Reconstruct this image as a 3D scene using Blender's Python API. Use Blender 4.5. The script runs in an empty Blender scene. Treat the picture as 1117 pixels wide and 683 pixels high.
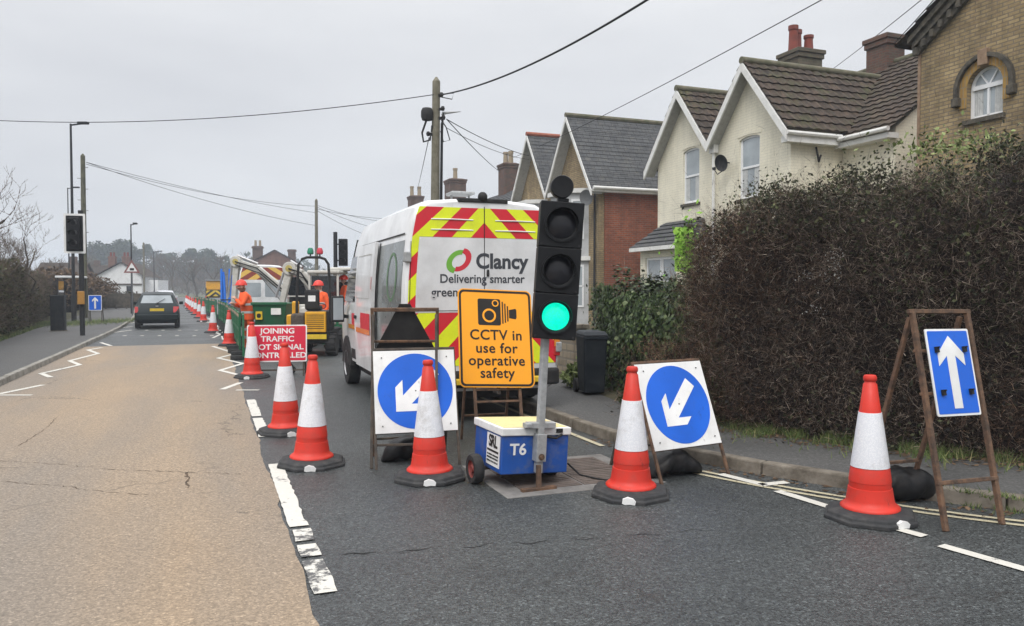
import bpy, bmesh, math, random
import numpy as np
from mathutils import Vector, Matrix

random.seed(7)
rng = np.random.default_rng(7)
SC = bpy.context.scene
COL = SC.collection
D2R = math.radians

# ------------------------------------------------------------------ camera, world, sun, exposure
IMG_W, IMG_H, FPX, CAM_H = 1117.0, 683.0, 850.0, 1.6
PITCH = math.atan(26.5 / FPX)
cam_data = bpy.data.cameras.new("camera")
cam_data.sensor_width = 36.0
cam_data.lens = 36.0 * FPX / IMG_W
cam_data.clip_start = 0.05
cam_data.clip_end = 3000.0
cam = bpy.data.objects.new("camera", cam_data)
COL.objects.link(cam)
cam.location = (0, 0, CAM_H)
cam.rotation_euler = (math.pi / 2 - PITCH, 0, 0)
SC.camera = cam

SUN_EL, SUN_AZ = D2R(52), D2R(200)          # azimuth measured from +Y, clockwise: the sun is behind the camera
world = bpy.data.worlds.new("World")
SC.world = world
world.use_nodes = True
wn, wl = world.node_tree.nodes, world.node_tree.links
wn.clear()
w_out = wn.new("ShaderNodeOutputWorld")
w_bg = wn.new("ShaderNodeBackground")
w_bg.inputs[1].default_value = 0.1
sky = wn.new("ShaderNodeTexSky")
sky.sky_type = 'NISHITA'
sky.sun_disc = False
sky.sun_elevation = SUN_EL
sky.sun_rotation = SUN_AZ
sky.dust_density = 4.0
wtc = wn.new("ShaderNodeTexCoord")
wsep = wn.new("ShaderNodeSeparateXYZ")
wl.new(wtc.outputs['Generated'], wsep.inputs[0])
wr = wn.new("ShaderNodeValToRGB")            # overcast sky: bright overhead, greyer towards the horizon
wr.color_ramp.elements[0].position = 0.0
wr.color_ramp.elements[0].color = (0.325, 0.335, 0.352, 1)
wr.color_ramp.elements[1].position = 1.0
wr.color_ramp.elements[1].color = (1.0, 1.0, 1.0, 1)
e = wr.color_ramp.elements.new(0.20); e.color = (0.345, 0.352, 0.366, 1)
e = wr.color_ramp.elements.new(0.38); e.color = (0.385, 0.39, 0.40, 1)
e = wr.color_ramp.elements.new(0.62); e.color = (0.80, 0.80, 0.82, 1)
wl.new(wsep.outputs['Z'], wr.inputs[0])
wmap = wn.new("ShaderNodeMapping")
wmap.inputs['Scale'].default_value = (1.6, 1.6, 6.0)
wl.new(wtc.outputs['Generated'], wmap.inputs[0])
wno = wn.new("ShaderNodeTexNoise")
wno.inputs['Scale'].default_value = 1.3
wno.inputs['Detail'].default_value = 5
wl.new(wmap.outputs[0], wno.inputs['Vector'])
wr2 = wn.new("ShaderNodeValToRGB")
wr2.color_ramp.elements[0].position = 0.3
wr2.color_ramp.elements[0].color = (0.88, 0.885, 0.90, 1)
wr2.color_ramp.elements[1].position = 0.7
wr2.color_ramp.elements[1].color = (1.08, 1.08, 1.075, 1)
wl.new(wno.outputs['Fac'], wr2.inputs[0])
wmul = wn.new("ShaderNodeMix"); wmul.data_type = 'RGBA'; wmul.blend_type = 'MULTIPLY'
wmul.inputs[0].default_value = 1.0
wl.new(wr.outputs[0], wmul.inputs[6]); wl.new(wr2.outputs[0], wmul.inputs[7])
wsc = wn.new("ShaderNodeVectorMath"); wsc.operation = 'SCALE'
wsc.inputs['Scale'].default_value = 19.8
wl.new(wmul.outputs[2], wsc.inputs[0])
wmix = wn.new("ShaderNodeMix"); wmix.data_type = 'RGBA'
wmix.inputs[0].default_value = 0.95           # cloud cover over the clear sky
wl.new(sky.outputs[0], wmix.inputs[6]); wl.new(wsc.outputs[0], wmix.inputs[7])
wl.new(wmix.outputs[2], w_bg.inputs[0])
wl.new(w_bg.outputs[0], w_out.inputs[0])

sun_data = bpy.data.lights.new("sun", 'SUN')
sun_data.energy = 1.5
sun_data.angle = D2R(24)
sun_data.color = (1.0, 0.97, 0.92)
sun = bpy.data.objects.new("sun", sun_data)
COL.objects.link(sun)
_sd = Vector((math.sin(SUN_AZ) * math.cos(SUN_EL), math.cos(SUN_AZ) * math.cos(SUN_EL), math.sin(SUN_EL)))
sun.rotation_euler = _sd.to_track_quat('Z', 'Y').to_euler()

SC.view_settings.view_transform = 'Standard'
SC.view_settings.look = 'None'
SC.view_settings.gamma = 1.0
SC.view_settings.use_curve_mapping = False
SC.view_settings.exposure = 0.17
SC.render.engine = 'CYCLES'
SC.cycles.use_denoising = True
SC.cycles.max_bounces = 6
SC.cycles.volume_bounces = 1
SC.cycles.transparent_max_bounces = 6
SC.cycles.caustics_reflective = False
SC.cycles.caustics_refractive = False

# ------------------------------------------------------------------ frames of reference
ROAD = D2R(21.25)                            # the road runs this far to the left of the view
CA, SA = math.cos(ROAD), math.sin(ROAD)
CP, SP = math.cos(PITCH), math.sin(PITCH)

def ray(px, py):
    dx, dy = (px - IMG_W / 2) / FPX, (IMG_H / 2 - py) / FPX
    return Vector((dx, CP + dy * SP, -SP + dy * CP))

def G(px, py, z=0.0):                        # ground point at height z
    d = ray(px, py); k = (z - CAM_H) / d.z
    return Vector((d.x * k, d.y * k, z))

def P(px, py, Y):                            # point at depth Y
    d = ray(px, py); k = Y / d.y
    return Vector((d.x * k, Y, CAM_H + d.z * k))

def Rw(t, s, z=0.0):                         # road frame: t across (right), s along
    return Vector((t * CA - s * SA, t * SA + s * CA, z))

def TS(v):
    return (v.x * CA + v.y * SA, -v.x * SA + v.y * CA)

def PT(px, py, t):                           # point on the upright plane t = const -> (s, z)
    d = ray(px, py)
    k = t / (d.x * CA + d.y * SA)
    w = Vector((d.x * k, d.y * k, CAM_H + d.z * k))
    return TS(w)[1], w.z

def bend(s):                                 # the road drifts left beyond 28 m
    if s < 28: return 0.0
    if s < 55: return -0.0016 * (s - 28) ** 2
    if s < 80:
        q = s - 55
        return -1.166 - 0.0864 * q + 0.00173 * q * q
    return -2.245

# ------------------------------------------------------------------ materials
def new_mat(name):
    m = bpy.data.materials.new(name)
    m.use_nodes = True
    return m, m.node_tree.nodes, m.node_tree.links, m.node_tree.nodes["Principled BSDF"]

def bump(N, L, b, src, strength, dist=0.01):
    bn = N.new("ShaderNodeBump")
    bn.inputs['Strength'].default_value = strength
    bn.inputs['Distance'].default_value = dist
    L.new(src, bn.inputs['Height'])
    L.new(bn.outputs[0], b.inputs['Normal'])
    return bn

def noise(N, L, scale, detail=4, coord='Object', rough=0.55, stretch=None, turn=0.0, each=False):
    tc = N.new("ShaderNodeTexCoord")
    n = N.new("ShaderNodeTexNoise")
    n.inputs['Scale'].default_value = scale
    n.inputs['Detail'].default_value = detail
    n.inputs['Roughness'].default_value = rough
    src = tc.outputs[coord]
    if stretch:
        mp = N.new("ShaderNodeMapping"); mp.vector_type = 'TEXTURE'; mp.inputs['Scale'].default_value = stretch; mp.inputs['Rotation'].default_value = (0, 0, turn)
        L.new(src, mp.inputs[0]); src = mp.outputs[0]
    if each:
        oi = N.new("ShaderNodeObjectInfo"); sc_ = N.new("ShaderNodeMath"); sc_.operation = 'MULTIPLY'; sc_.inputs[1].default_value = 37.0
        L.new(oi.outputs['Random'], sc_.inputs[0])
        ad = N.new("ShaderNodeVectorMath"); ad.operation = 'ADD'; L.new(src, ad.inputs[0]); L.new(sc_.outputs[0], ad.inputs[1]); src = ad.outputs[0]
    L.new(src, n.inputs['Vector'])
    return n.outputs['Fac']

def ramp(N, L, src, stops):
    r = N.new("ShaderNodeValToRGB")
    el = r.color_ramp.elements
    while len(el) < len(stops): el.new(0.5)
    for q, (p, c) in zip(el, stops):
        q.position = p
        q.color = (c, c, c, 1) if isinstance(c, (int, float)) else (*c, 1)
    L.new(src, r.inputs[0])
    return r.outputs[0]

def mixc(N, L, fac, a, b, mode='MIX'):
    m = N.new("ShaderNodeMix"); m.data_type = 'RGBA'; m.blend_type = mode
    if isinstance(fac, (int, float)): m.inputs[0].default_value = fac
    else: L.new(fac, m.inputs[0])
    for k, v in ((6, a), (7, b)):
        if isinstance(v, tuple): m.inputs[k].default_value = (*v, 1)
        else: L.new(v, m.inputs[k])
    return m.outputs[2]

def plain(name, c, rough=0.5, metal=0.0, dirt=0.25, scale=9.0, dirt_col=(0.10, 0.085, 0.07), bmp=0.0, bscale=60, coat=0.0, lo=0.45, hi=0.8, scuff=0.0):
    """a surface of one colour with patches of grime"""
    m, N, L, b = new_mat(name)
    f = noise(N, L, scale, 6, rough=0.65, each=True)
    k = ramp(N, L, f, [(lo, 0.0), (hi, dirt)])
    base = mixc(N, L, k, tuple(c), tuple(dirt_col))
    if scuff:                                     # short dark rubs, different on every object
        s_ = noise(N, L, 5.0, 8, rough=0.8, stretch=(0.35, 0.35, 1.6), each=True)
        base = mixc(N, L, ramp(N, L, s_, [(0.60, 0.0), (0.68, scuff)]), base, tuple(0.25 * q for q in dirt_col))
        s_ = noise(N, L, 2.0, 4, each=True)
        base = mixc(N, L, 1.0, base, ramp(N, L, s_, [(0.3, 0.80), (0.7, 1.08)]), 'MULTIPLY')
    L.new(base, b.inputs['Base Color'])
    r = ramp(N, L, f, [(0.3, rough), (0.8, min(1, rough + 0.2))])
    L.new(r, b.inputs['Roughness'])
    b.inputs['Metallic'].default_value = metal
    b.inputs['Coat Weight'].default_value = coat
    b.inputs['Specular IOR Level'].default_value = 0.22 if max(c) < 0.04 else 0.4
    if bmp: bump(N, L, b, noise(N, L, bscale, 3), bmp)
    return m

def two_tone(name, c1, c2, scale, rough=0.8, bmp=0.3, bscale=None, detail=6, lo=0.35, hi=0.65, dist=0.01):
    m, N, L, b = new_mat(name)
    f = noise(N, L, scale, detail, rough=0.65)
    L.new(ramp(N, L, f, [(lo, tuple(c1)), (hi, tuple(c2))]), b.inputs['Base Color'])
    b.inputs['Roughness'].default_value = rough
    if bmp: bump(N, L, b, noise(N, L, bscale or scale * 4, 4), bmp, dist)
    return m

def island(name, stops, rough=0.7, vary=0.0):
    """leaves and twigs: one colour per leaf"""
    m, N, L, b = new_mat(name)
    g = N.new("ShaderNodeNewGeometry")
    c = ramp(N, L, g.outputs['Random Per Island'], stops)
    if vary:
        k = ramp(N, L, noise(N, L, 0.9, 3), [(0.35, 1 - vary), (0.65, 1 + vary)])
        c = mixc(N, L, 1.0, c, k, 'MULTIPLY')
    L.new(c, b.inputs['Base Color'])
    b.inputs['Roughness'].default_value = rough
    b.inputs['Specular IOR Level'].default_value = 0.25
    return m

def asphalt(name, dark, light, fine=260, patch=0.5, rough=0.62, crack=0.0, tint=None, spk=0.35, bmp=0.6, crack_scale=0.22):
    m, N, L, b = new_mat(name)
    tc = N.new("ShaderNodeTexCoord")
    big = noise(N, L, patch, 5, rough=0.6)
    base = ramp(N, L, big, [(0.3, tuple(dark)), (0.7, tuple(light))])
    if tint is not None:
        st = noise(N, L, 0.75, 5, stretch=(1.0, 7.0, 1.0), turn=ROAD)
        base = mixc(N, L, ramp(N, L, st, [(0.38, 0.0), (0.64, 0.85)]), base, tuple(tint))
    vo = N.new("ShaderNodeTexVoronoi"); vo.inputs['Scale'].default_value = fine * 0.32
    L.new(tc.outputs['Object'], vo.inputs['Vector'])
    sepc = N.new("ShaderNodeSeparateColor"); L.new(vo.outputs['Color'], sepc.inputs[0])
    sp = ramp(N, L, sepc.outputs[0], [(0.0, 1 - spk), (0.6, 1.0), (0.93, 1 + spk * 0.6), (1.0, 1 + spk * 2.2)])
    base = mixc(N, L, 1.0, base, sp, 'MULTIPLY')
    fn = noise(N, L, fine * 0.12, 4)
    base = mixc(N, L, 1.0, base, ramp(N, L, fn, [(0.3, 0.78), (0.7, 1.2)]), 'MULTIPLY')
    h = vo.outputs['Distance']
    if crack:
        wn_ = noise(N, L, 2.2, 5)
        va = N.new("ShaderNodeVectorMath"); va.operation = 'ADD'
        sc_ = N.new("ShaderNodeVectorMath"); sc_.operation = 'SCALE'; sc_.inputs['Scale'].default_value = 0.9
        co = N.new("ShaderNodeCombineXYZ")
        L.new(wn_, co.inputs[0]); L.new(wn_, co.inputs[1])
        L.new(co.outputs[0], sc_.inputs[0])
        L.new(tc.outputs['Object'], va.inputs[0]); L.new(sc_.outputs[0], va.inputs[1])
        v2 = N.new("ShaderNodeTexVoronoi"); v2.feature = 'DISTANCE_TO_EDGE'
        v2.inputs['Scale'].default_value = crack_scale
        L.new(va.outputs[0], v2.inputs['Vector'])
        c = ramp(N, L, v2.outputs['Distance'], [(0.0, crack), (0.0035, 0.0)])
        c = mixc(N, L, 1.0, c, ramp(N, L, noise(N, L, 0.7, 3), [(0.45, 0.0), (0.6, 1.0)]), 'MULTIPLY')
        base = mixc(N, L, c, base, (0.02, 0.018, 0.016))
    L.new(base, b.inputs['Base Color'])
    L.new(ramp(N, L, big, [(0.3, rough - 0.06), (0.7, rough + 0.15)]), b.inputs['Roughness'])
    bump(N, L, b, h, bmp, 0.006)
    return m

def worn_paint(name, paint, under, keep=0.5, rough=0.6, scale=14):
    m, N, L, b = new_mat(name)
    f = noise(N, L, scale, 8, rough=0.75)
    f2 = noise(N, L, 3.0, 3)
    s = N.new("ShaderNodeMath"); s.operation = 'ADD'
    h = N.new("ShaderNodeMath"); h.operation = 'MULTIPLY'; h.inputs[1].default_value = 0.5
    L.new(f2, h.inputs[0]); L.new(f, s.inputs[0]); L.new(h.outputs[0], s.inputs[1])
    k = ramp(N, L, s.outputs[0], [(keep, 0.0), (keep + 0.07, 1.0)])
    g = mixc(N, L, noise(N, L, 40, 4), tuple(paint), tuple(0.72 * c for c in paint))
    L.new(mixc(N, L, k, g, tuple(under)), b.inputs['Base Color'])
    b.inputs['Roughness'].default_value = rough
    bump(N, L, b, noise(N, L, 90, 3), 0.3, 0.004)
    return m

def brick(name, cols, mortar, bw=0.225, bh=0.075, mort=0.010, rough=0.85, bmp=0.5, offset=0.5, grime=0.35):
    m, N, L, b = new_mat(name)
    tc = N.new("ShaderNodeTexCoord")
    t = N.new("ShaderNodeTexBrick")
    t.offset = offset
    t.inputs['Scale'].default_value = 1.0
    t.inputs['Brick Width'].default_value = bw
    t.inputs['Row Height'].default_value = bh
    t.inputs['Mortar Size'].default_value = mort
    t.inputs['Mortar Smooth'].default_value = 0.2
    t.inputs['Bias'].default_value = 0.0
    t.inputs['Color1'].default_value = (*cols[0], 1)
    t.inputs['Color2'].default_value = (*cols[1], 1)
    t.inputs['Mortar'].default_value = (*mortar, 1)
    L.new(tc.outputs['UV'], t.inputs['Vector'])
    k = ramp(N, L, noise(N, L, 1.1, 7, rough=0.7), [(0.3, 1.0 - grime), (0.7, 1.0 + grime * 0.5)])
    c = mixc(N, L, 1.0, t.outputs['Color'], k, 'MULTIPLY')
    st = noise(N, L, 1.0, 6, coord='UV', rough=0.7, stretch=(0.35, 3.0, 1.0))
    c = mixc(N, L, 1.0, c, ramp(N, L, st, [(0.35, 1.0 - 0.5 * grime - 0.05), (0.55, 1.0)]), 'MULTIPLY')
    if len(cols) > 2:
        q = ramp(N, L, noise(N, L, 3.5, 6, rough=0.8), [(0.52, 0.0), (0.66, 0.8)])
        c = mixc(N, L, q, c, tuple(cols[2]))
    L.new(c, b.inputs['Base Color'])
    b.inputs['Roughness'].default_value = rough
    inv = N.new("ShaderNodeMath"); inv.operation = 'SUBTRACT'; inv.inputs[0].default_value = 1.0
    L.new(t.outputs['Fac'], inv.inputs[1])
    bump(N, L, b, inv.outputs[0], bmp, 0.01)
    return m

def glassy(name, c, rough=0.06, spec=0.6):
    m, N, L, b = new_mat(name)
    L.new(ramp(N, L, noise(N, L, 1.3, 3), [(0.3, tuple(c)), (0.7, tuple(1.5 * q for q in c))]), b.inputs['Base Color'])
    b.inputs['Roughness'].default_value = rough
    b.inputs['Specular IOR Level'].default_value = spec
    return m

def glow(name, c, strength, rough=0.3):
    m, N, L, b = new_mat(name)
    b.inputs['Base Color'].default_value = (*[0.3 * q for q in c], 1)
    tc = N.new("ShaderNodeTexCoord")
    vo = N.new("ShaderNodeTexVoronoi"); vo.inputs['Scale'].default_value = 70
    L.new(tc.outputs['Object'], vo.inputs['Vector'])
    L.new(ramp(N, L, vo.outputs['Distance'], [(0.2, tuple(c)), (0.8, tuple(0.75 * q for q in c))]), b.inputs['Emission Color'])
    b.inputs['Emission Strength'].default_value = strength
    b.inputs['Roughness'].default_value = rough
    return m

M = {}
M['asphalt'] = asphalt('asphalt', (0.031, 0.0355, 0.0365), (0.060, 0.066, 0.066), fine=270, crack=0.8, rough=0.44, spk=0.75, crack_scale=0.16, bmp=1.0)
M['asphalt_far'] = M['asphalt']
M['buff'] = asphalt('buff_surfacing', (0.248, 0.182, 0.120), (0.318, 0.240, 0.162), fine=330, patch=0.35, rough=0.75, crack=0.7, tint=(0.195, 0.168, 0.140), spk=0.26, bmp=0.35)
M['pavement'] = asphalt('pavement_tarmac', (0.055, 0.055, 0.054), (0.092, 0.090, 0.087), fine=240, patch=0.8, rough=0.7, spk=0.3, crack=0.5)
M['kerb'] = two_tone('kerb_concrete', (0.085, 0.07, 0.052), (0.215, 0.19, 0.155), 5.0, 0.85, 0.5, 45)
M['kerb_pale'] = two_tone('pale_kerb_concrete', (0.16, 0.15, 0.13), (0.30, 0.285, 0.255), 4.0, 0.85, 0.4, 45)
M['earth'] = two_tone('earth', (0.035, 0.045, 0.018), (0.09, 0.075, 0.045), 1.2, 0.95, 0.6, 20, dist=0.05)
M['field'] = two_tone('field', (0.05, 0.07, 0.03), (0.11, 0.10, 0.06), 0.08, 0.95, 0.3, 2)
M['concrete'] = two_tone('chamber_concrete', (0.13, 0.125, 0.118), (0.21, 0.20, 0.19), 6.0, 0.85, 0.4, 60)
M['iron'] = two_tone('rusty_iron', (0.085, 0.068, 0.058), (0.14, 0.11, 0.095), 9.0, 0.8, 0.5, 80)
M['white_line'] = worn_paint('white_road_paint', (0.66, 0.64, 0.58), (0.07, 0.073, 0.077), keep=0.86)
M['white_line_worn'] = worn_paint('white_road_paint_worn', (0.66, 0.64, 0.58), (0.075, 0.075, 0.075), keep=0.74, scale=9)
M['cream_line'] = worn_paint('cream_road_paint', (0.50, 0.45, 0.31), (0.07, 0.073, 0.077), keep=0.84, scale=22)
M['red_plastic'] = plain('red_cone_plastic', (0.66, 0.036, 0.020), 0.42, dirt=0.35, scale=11, dirt_col=(0.16, 0.09, 0.07), scuff=0.6)
M['sleeve'] = None
M['rubber'] = plain('black_rubber', (0.036, 0.037, 0.039), 0.7, dirt=0.6, dirt_col=(0.11, 0.105, 0.10), scale=12, bmp=0.2)
M['tyre'] = plain('tyre_rubber', (0.028, 0.028, 0.029), 0.8, dirt=0.5, dirt_col=(0.10, 0.09, 0.08))
M['sign_white'] = plain('sign_white', (0.82, 0.82, 0.81), 0.35, scuff=0.35, dirt=0.30, scale=7, dirt_col=(0.45, 0.42, 0.37), lo=0.55)
M['sign_blue'] = plain('sign_blue', (0.008, 0.125, 0.66), 0.35, dirt=0.22, scale=8, lo=0.55, scuff=0.3)
M['sign_red'] = plain('sign_red', (0.62, 0.012, 0.045), 0.38, dirt=0.15, scale=6)
M['sign_orange'] = plain('sign_orange', (0.90, 0.36, 0.010), 0.35, dirt=0.10, scale=5, dirt_col=(0.4, 0.17, 0.02))
M['black'] = plain('matt_black', (0.018, 0.018, 0.019), 0.5, dirt=0.35, dirt_col=(0.06, 0.057, 0.05))
M['letter_black'] = plain('black_lettering', (0.022, 0.020, 0.018), 0.5, dirt=0.1)
M['grey_letter'] = plain('charcoal_lettering', (0.045, 0.05, 0.06), 0.4, dirt=0.05)
M['rust'] = two_tone('rusty_steel', (0.055, 0.036, 0.026), (0.17, 0.095, 0.055), 14.0, 0.85, 0.5, 90)
M['dark_steel'] = two_tone('dark_stained_steel', (0.030, 0.026, 0.023), (0.10, 0.075, 0.055), 9.0, 0.7, 0.3, 90)
M['galv'] = two_tone('galvanised_steel', (0.30, 0.31, 0.31), (0.43, 0.44, 0.44), 18.0, 0.5, 0.15, 60)
M['galv'].node_tree.nodes["Principled BSDF"].inputs['Metallic'].default_value = 0.4
M['bag'] = plain('black_sandbag_plastic', (0.009, 0.009, 0.010), 0.34, dirt=0.5, dirt_col=(0.06, 0.055, 0.048), bmp=1.0, bscale=9)
M['blue_box'] = plain('blue_trailer_paint', (0.010, 0.075, 0.33), 0.45, scuff=0.7, dirt=0.75, dirt_col=(0.13, 0.135, 0.15), scale=7, lo=0.5, hi=0.75)
M['lid_white'] = plain('lid_white', (0.74, 0.74, 0.72), 0.4, dirt=0.3)
M['lid_yellow'] = plain('lid_cream', (0.72, 0.62, 0.30), 0.5, dirt=0.3)
M['wheel_red'] = plain('dark_red_rim', (0.20, 0.035, 0.03), 0.6, dirt=0.5)
M['head_black'] = plain('signal_head_black', (0.007, 0.0075, 0.009), 0.42, dirt=0.25, dirt_col=(0.03, 0.03, 0.032), scale=6)
M['lens_off'] = glassy('unlit_lens', (0.010, 0.010, 0.013), 0.28, 0.35)
M['lens_green'] = glow('green_lens', (0.0, 0.95, 0.62), 1.0)
M['van_white'] = plain('van_white', (0.76, 0.77, 0.78), 0.28, scuff=0.12, dirt=0.35, scale=3.0, dirt_col=(0.42, 0.41, 0.39), coat=0.5)
M['van_shadow'] = plain('van_shaded_panel', (0.15, 0.17, 0.17), 0.22, dirt=0.4, scale=4, coat=0.4)  # grey stands for shade and reflections on the white flank
M['chev_red'] = plain('reflective_red', (0.62, 0.018, 0.035), 0.35, dirt=0.2, scale=5)
M['chev_yellow'] = plain('reflective_lime', (0.74, 0.83, 0.02), 0.35, dirt=0.2, scale=5)
M['glass_dark'] = glassy('dark_glass', (0.012, 0.014, 0.016), 0.05)
M['glass_window'] = glassy('window_glass', (0.26, 0.29, 0.31), 0.06)
M['net'] = two_tone('net_curtain', (0.40, 0.41, 0.41), (0.52, 0.53, 0.52), 10, 0.9, 0.0)
M['car_green'] = plain('dark_green_car_paint', (0.006, 0.014, 0.016), 0.35, dirt=0.3, scale=4, coat=0.12, dirt_col=(0.02, 0.022, 0.022))
M['car_silver'] = plain('pale_car_paint', (0.55, 0.57, 0.60), 0.25, dirt=0.2, coat=0.6)
M['trim_black'] = plain('black_trim', (0.022, 0.022, 0.023), 0.6, dirt=0.4, dirt_col=(0.08, 0.075, 0.07))
M['lamp_red'] = glassy('red_lamp', (0.38, 0.02, 0.02), 0.15)
M['lamp_amber'] = glassy('amber_lamp', (0.55, 0.20, 0.02), 0.15)
M['plate_yellow'] = plain('yellow_plate', (0.72, 0.50, 0.03), 0.4, dirt=0.3)
M['plant_yellow'] = plain('plant_yellow', (0.75, 0.37, 0.012), 0.4, dirt=0.4, scale=6)
M['plant_white'] = plain('plant_white', (0.55, 0.54, 0.50), 0.45, dirt=0.6, scale=5, dirt_col=(0.2, 0.18, 0.14))
M['skip_green'] = plain('skip_green', (0.010, 0.105, 0.045), 0.45, dirt=0.4, scale=5)
M['barrier_green'] = plain('barrier_green', (0.012, 0.13, 0.055), 0.45, dirt=0.45, scale=6)
M['pipe_blue'] = plain('pipe_blue', (0.02, 0.19, 0.72), 0.4, dirt=0.2)
M['steel'] = plain('bare_steel', (0.42, 0.42, 0.43), 0.35, metal=0.7, dirt=0.4)
M['hivis'] = plain('hivis_orange', (0.88, 0.115, 0.025), 0.7, dirt=0.35, scale=9, bmp=0.4, bscale=25)
M['silver_band'] = plain('silver_band', (0.62, 0.63, 0.63), 0.4, dirt=0.3)
M['helmet'] = plain('red_helmet', (0.70, 0.045, 0.03), 0.35, dirt=0.15)
M['skin'] = plain('skin', (0.55, 0.36, 0.28), 0.6, dirt=0.1)
M['boot'] = plain('dark_boot', (0.03, 0.025, 0.02), 0.7, dirt=0.3)
M['bin'] = plain('wheelie_bin_plastic', (0.014, 0.018, 0.023), 0.45, dirt=0.5, dirt_col=(0.05, 0.055, 0.06), scale=5)
M['brick_red'] = brick('red_brick', [(0.34, 0.085, 0.034), (0.21, 0.045, 0.020), (0.15, 0.05, 0.03)], (0.21, 0.16, 0.12), bmp=0.8)
M['brick_buff'] = brick('buff_brick', [(0.40, 0.30, 0.155), (0.29, 0.21, 0.105), (0.19, 0.135, 0.08)], (0.21, 0.17, 0.115), mort=0.013, bmp=0.9, grime=0.5)
M['brick_gold'] = brick('gold_brick_arch', [(0.44, 0.27, 0.07), (0.36, 0.21, 0.06)], (0.30, 0.24, 0.15), bw=0.075, bh=0.22)
M['brick_far'] = brick('brown_brick', [(0.21, 0.075, 0.045), (0.16, 0.06, 0.04)], (0.2, 0.16, 0.13))
M['brick_chimney'] = brick('weathered_chimney_brick', [(0.15, 0.065, 0.042), (0.085, 0.048, 0.036), (0.075, 0.070, 0.045)], (0.10, 0.085, 0.07))
M['render_cream'] = brick('cream_painted_brick', [(0.79, 0.745, 0.60), (0.77, 0.73, 0.59)], (0.67, 0.635, 0.52), mort=0.007, bmp=0.3, grime=0.12)
M['render_white'] = plain('white_render', (0.72, 0.73, 0.73), 0.8, dirt=0.25, scale=2)
M['stone_grey'] = plain('painted_bay', (0.46, 0.47, 0.48), 0.7, dirt=0.4, scale=3)
M['upvc'] = plain('white_upvc', (0.78, 0.79, 0.80), 0.4, dirt=0.2, dirt_col=(0.4, 0.4, 0.38))
M['barge'] = plain('white_bargeboard', (0.72, 0.72, 0.70), 0.6, dirt=0.45, scale=4, dirt_col=(0.33, 0.32, 0.28))
M['soffit'] = plain('grey_soffit', (0.40, 0.40, 0.38), 0.8, dirt=0.4)
M['tile_brown'] = None
M['tile_moss'] = None
M['slate'] = brick('grey_slate', [(0.085, 0.088, 0.092), (0.06, 0.063, 0.067), (0.11, 0.105, 0.095)], (0.028, 0.029, 0.031), bw=0.30, bh=0.22, mort=0.012, bmp=0.9, grime=0.25)
M['ridge_red'] = two_tone('red_ridge_tile', (0.25, 0.07, 0.04), (0.36, 0.12, 0.07), 4, 0.85, 0.3)
M['ridge_grey'] = two_tone('mossy_ridge_tile', (0.08, 0.085, 0.045), (0.16, 0.14, 0.10), 4, 0.9, 0.3)
M['terracotta'] = plain('terracotta', (0.20, 0.050, 0.036), 0.85, dirt=0.7, scale=5, dirt_col=(0.07, 0.045, 0.04))
M['pot_buff'] = plain('buff_pot', (0.30, 0.24, 0.16), 0.8, dirt=0.5)
M['stone_dark'] = two_tone('weathered_dark_stone', (0.035, 0.032, 0.027), (0.12, 0.105, 0.08), 7, 0.9, 0.5)
M['stone_brown'] = two_tone('brown_stone', (0.20, 0.13, 0.085), (0.30, 0.21, 0.14), 6, 0.9, 0.4)
M['wood_pole'] = two_tone('weathered_pole_wood', (0.115, 0.105, 0.07), (0.20, 0.185, 0.14), 4, 0.9, 0.4, 30)
M['wood_pole_dark'] = two_tone('green_stained_pole_wood', (0.06, 0.062, 0.04), (0.12, 0.115, 0.075), 4, 0.9, 0.4, 30)
M['lamp_grey'] = plain('dark_painted_steel', (0.022, 0.024, 0.027), 0.5, dirt=0.3)
M['lamp_pale'] = plain('grey_painted_steel', (0.12, 0.125, 0.13), 0.5, dirt=0.3)
M['cable'] = plain('black_cable', (0.018, 0.018, 0.019), 0.6, dirt=0.0)
M['cabinet'] = plain('dark_cabinet', (0.014, 0.018, 0.022), 0.45, dirt=0.3)
M['fence_wood'] = two_tone('old_fence_wood', (0.05, 0.042, 0.032), (0.11, 0.095, 0.07), 4, 0.9, 0.4, 30)
M['hedge_green'] = island('green_hedge_leaves', [(0.0, (0.014, 0.018, 0.008)), (0.7, (0.036, 0.043, 0.017)), (1.0, (0.08, 0.085, 0.04))], 0.6, 0.2)
M['hedge_russet'] = island('russet_hedge_twigs', [(0.0, (0.02, 0.010, 0.007)), (0.55, (0.075, 0.040, 0.027)), (0.85, (0.20, 0.115, 0.075)), (1.0, (0.40, 0.27, 0.18))], 0.85, 0.2)
M['twig'] = island('brown_twigs', [(0.0, (0.010, 0.007, 0.006)), (0.5, (0.040, 0.026, 0.021)), (0.72, (0.13, 0.090, 0.068)), (0.90, (0.26, 0.20, 0.155)), (1.0, (0.45, 0.38, 0.31))], 0.85, 0.25)
M['hedge_leaf'] = island('hedge_leaves', [(0.0, (0.009, 0.008, 0.006)), (0.6, (0.020, 0.016, 0.011)), (0.9, (0.034, 0.034, 0.019)), (1.0, (0.085, 0.085, 0.055))], 0.65, 0.3)
M['top_leaf'] = island('top_hedge_leaves', [(0.0, (0.014, 0.018, 0.008)), (0.6, (0.036, 0.044, 0.018)), (0.9, (0.075, 0.088, 0.036)), (1.0, (0.19, 0.20, 0.09))], 0.6, 0.3)
M['ivy'] = island('ivy_leaves', [(0.0, (0.016, 0.030, 0.010)), (0.55, (0.040, 0.066, 0.020)), (0.9, (0.080, 0.115, 0.040)), (1.0, (0.16, 0.19, 0.10))], 0.42, 0.3)
M['lime_leaf'] = island('lime_leaves', [(0.0, (0.13, 0.30, 0.03)), (1.0, (0.30, 0.52, 0.07))], 0.6, 0.1)
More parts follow.
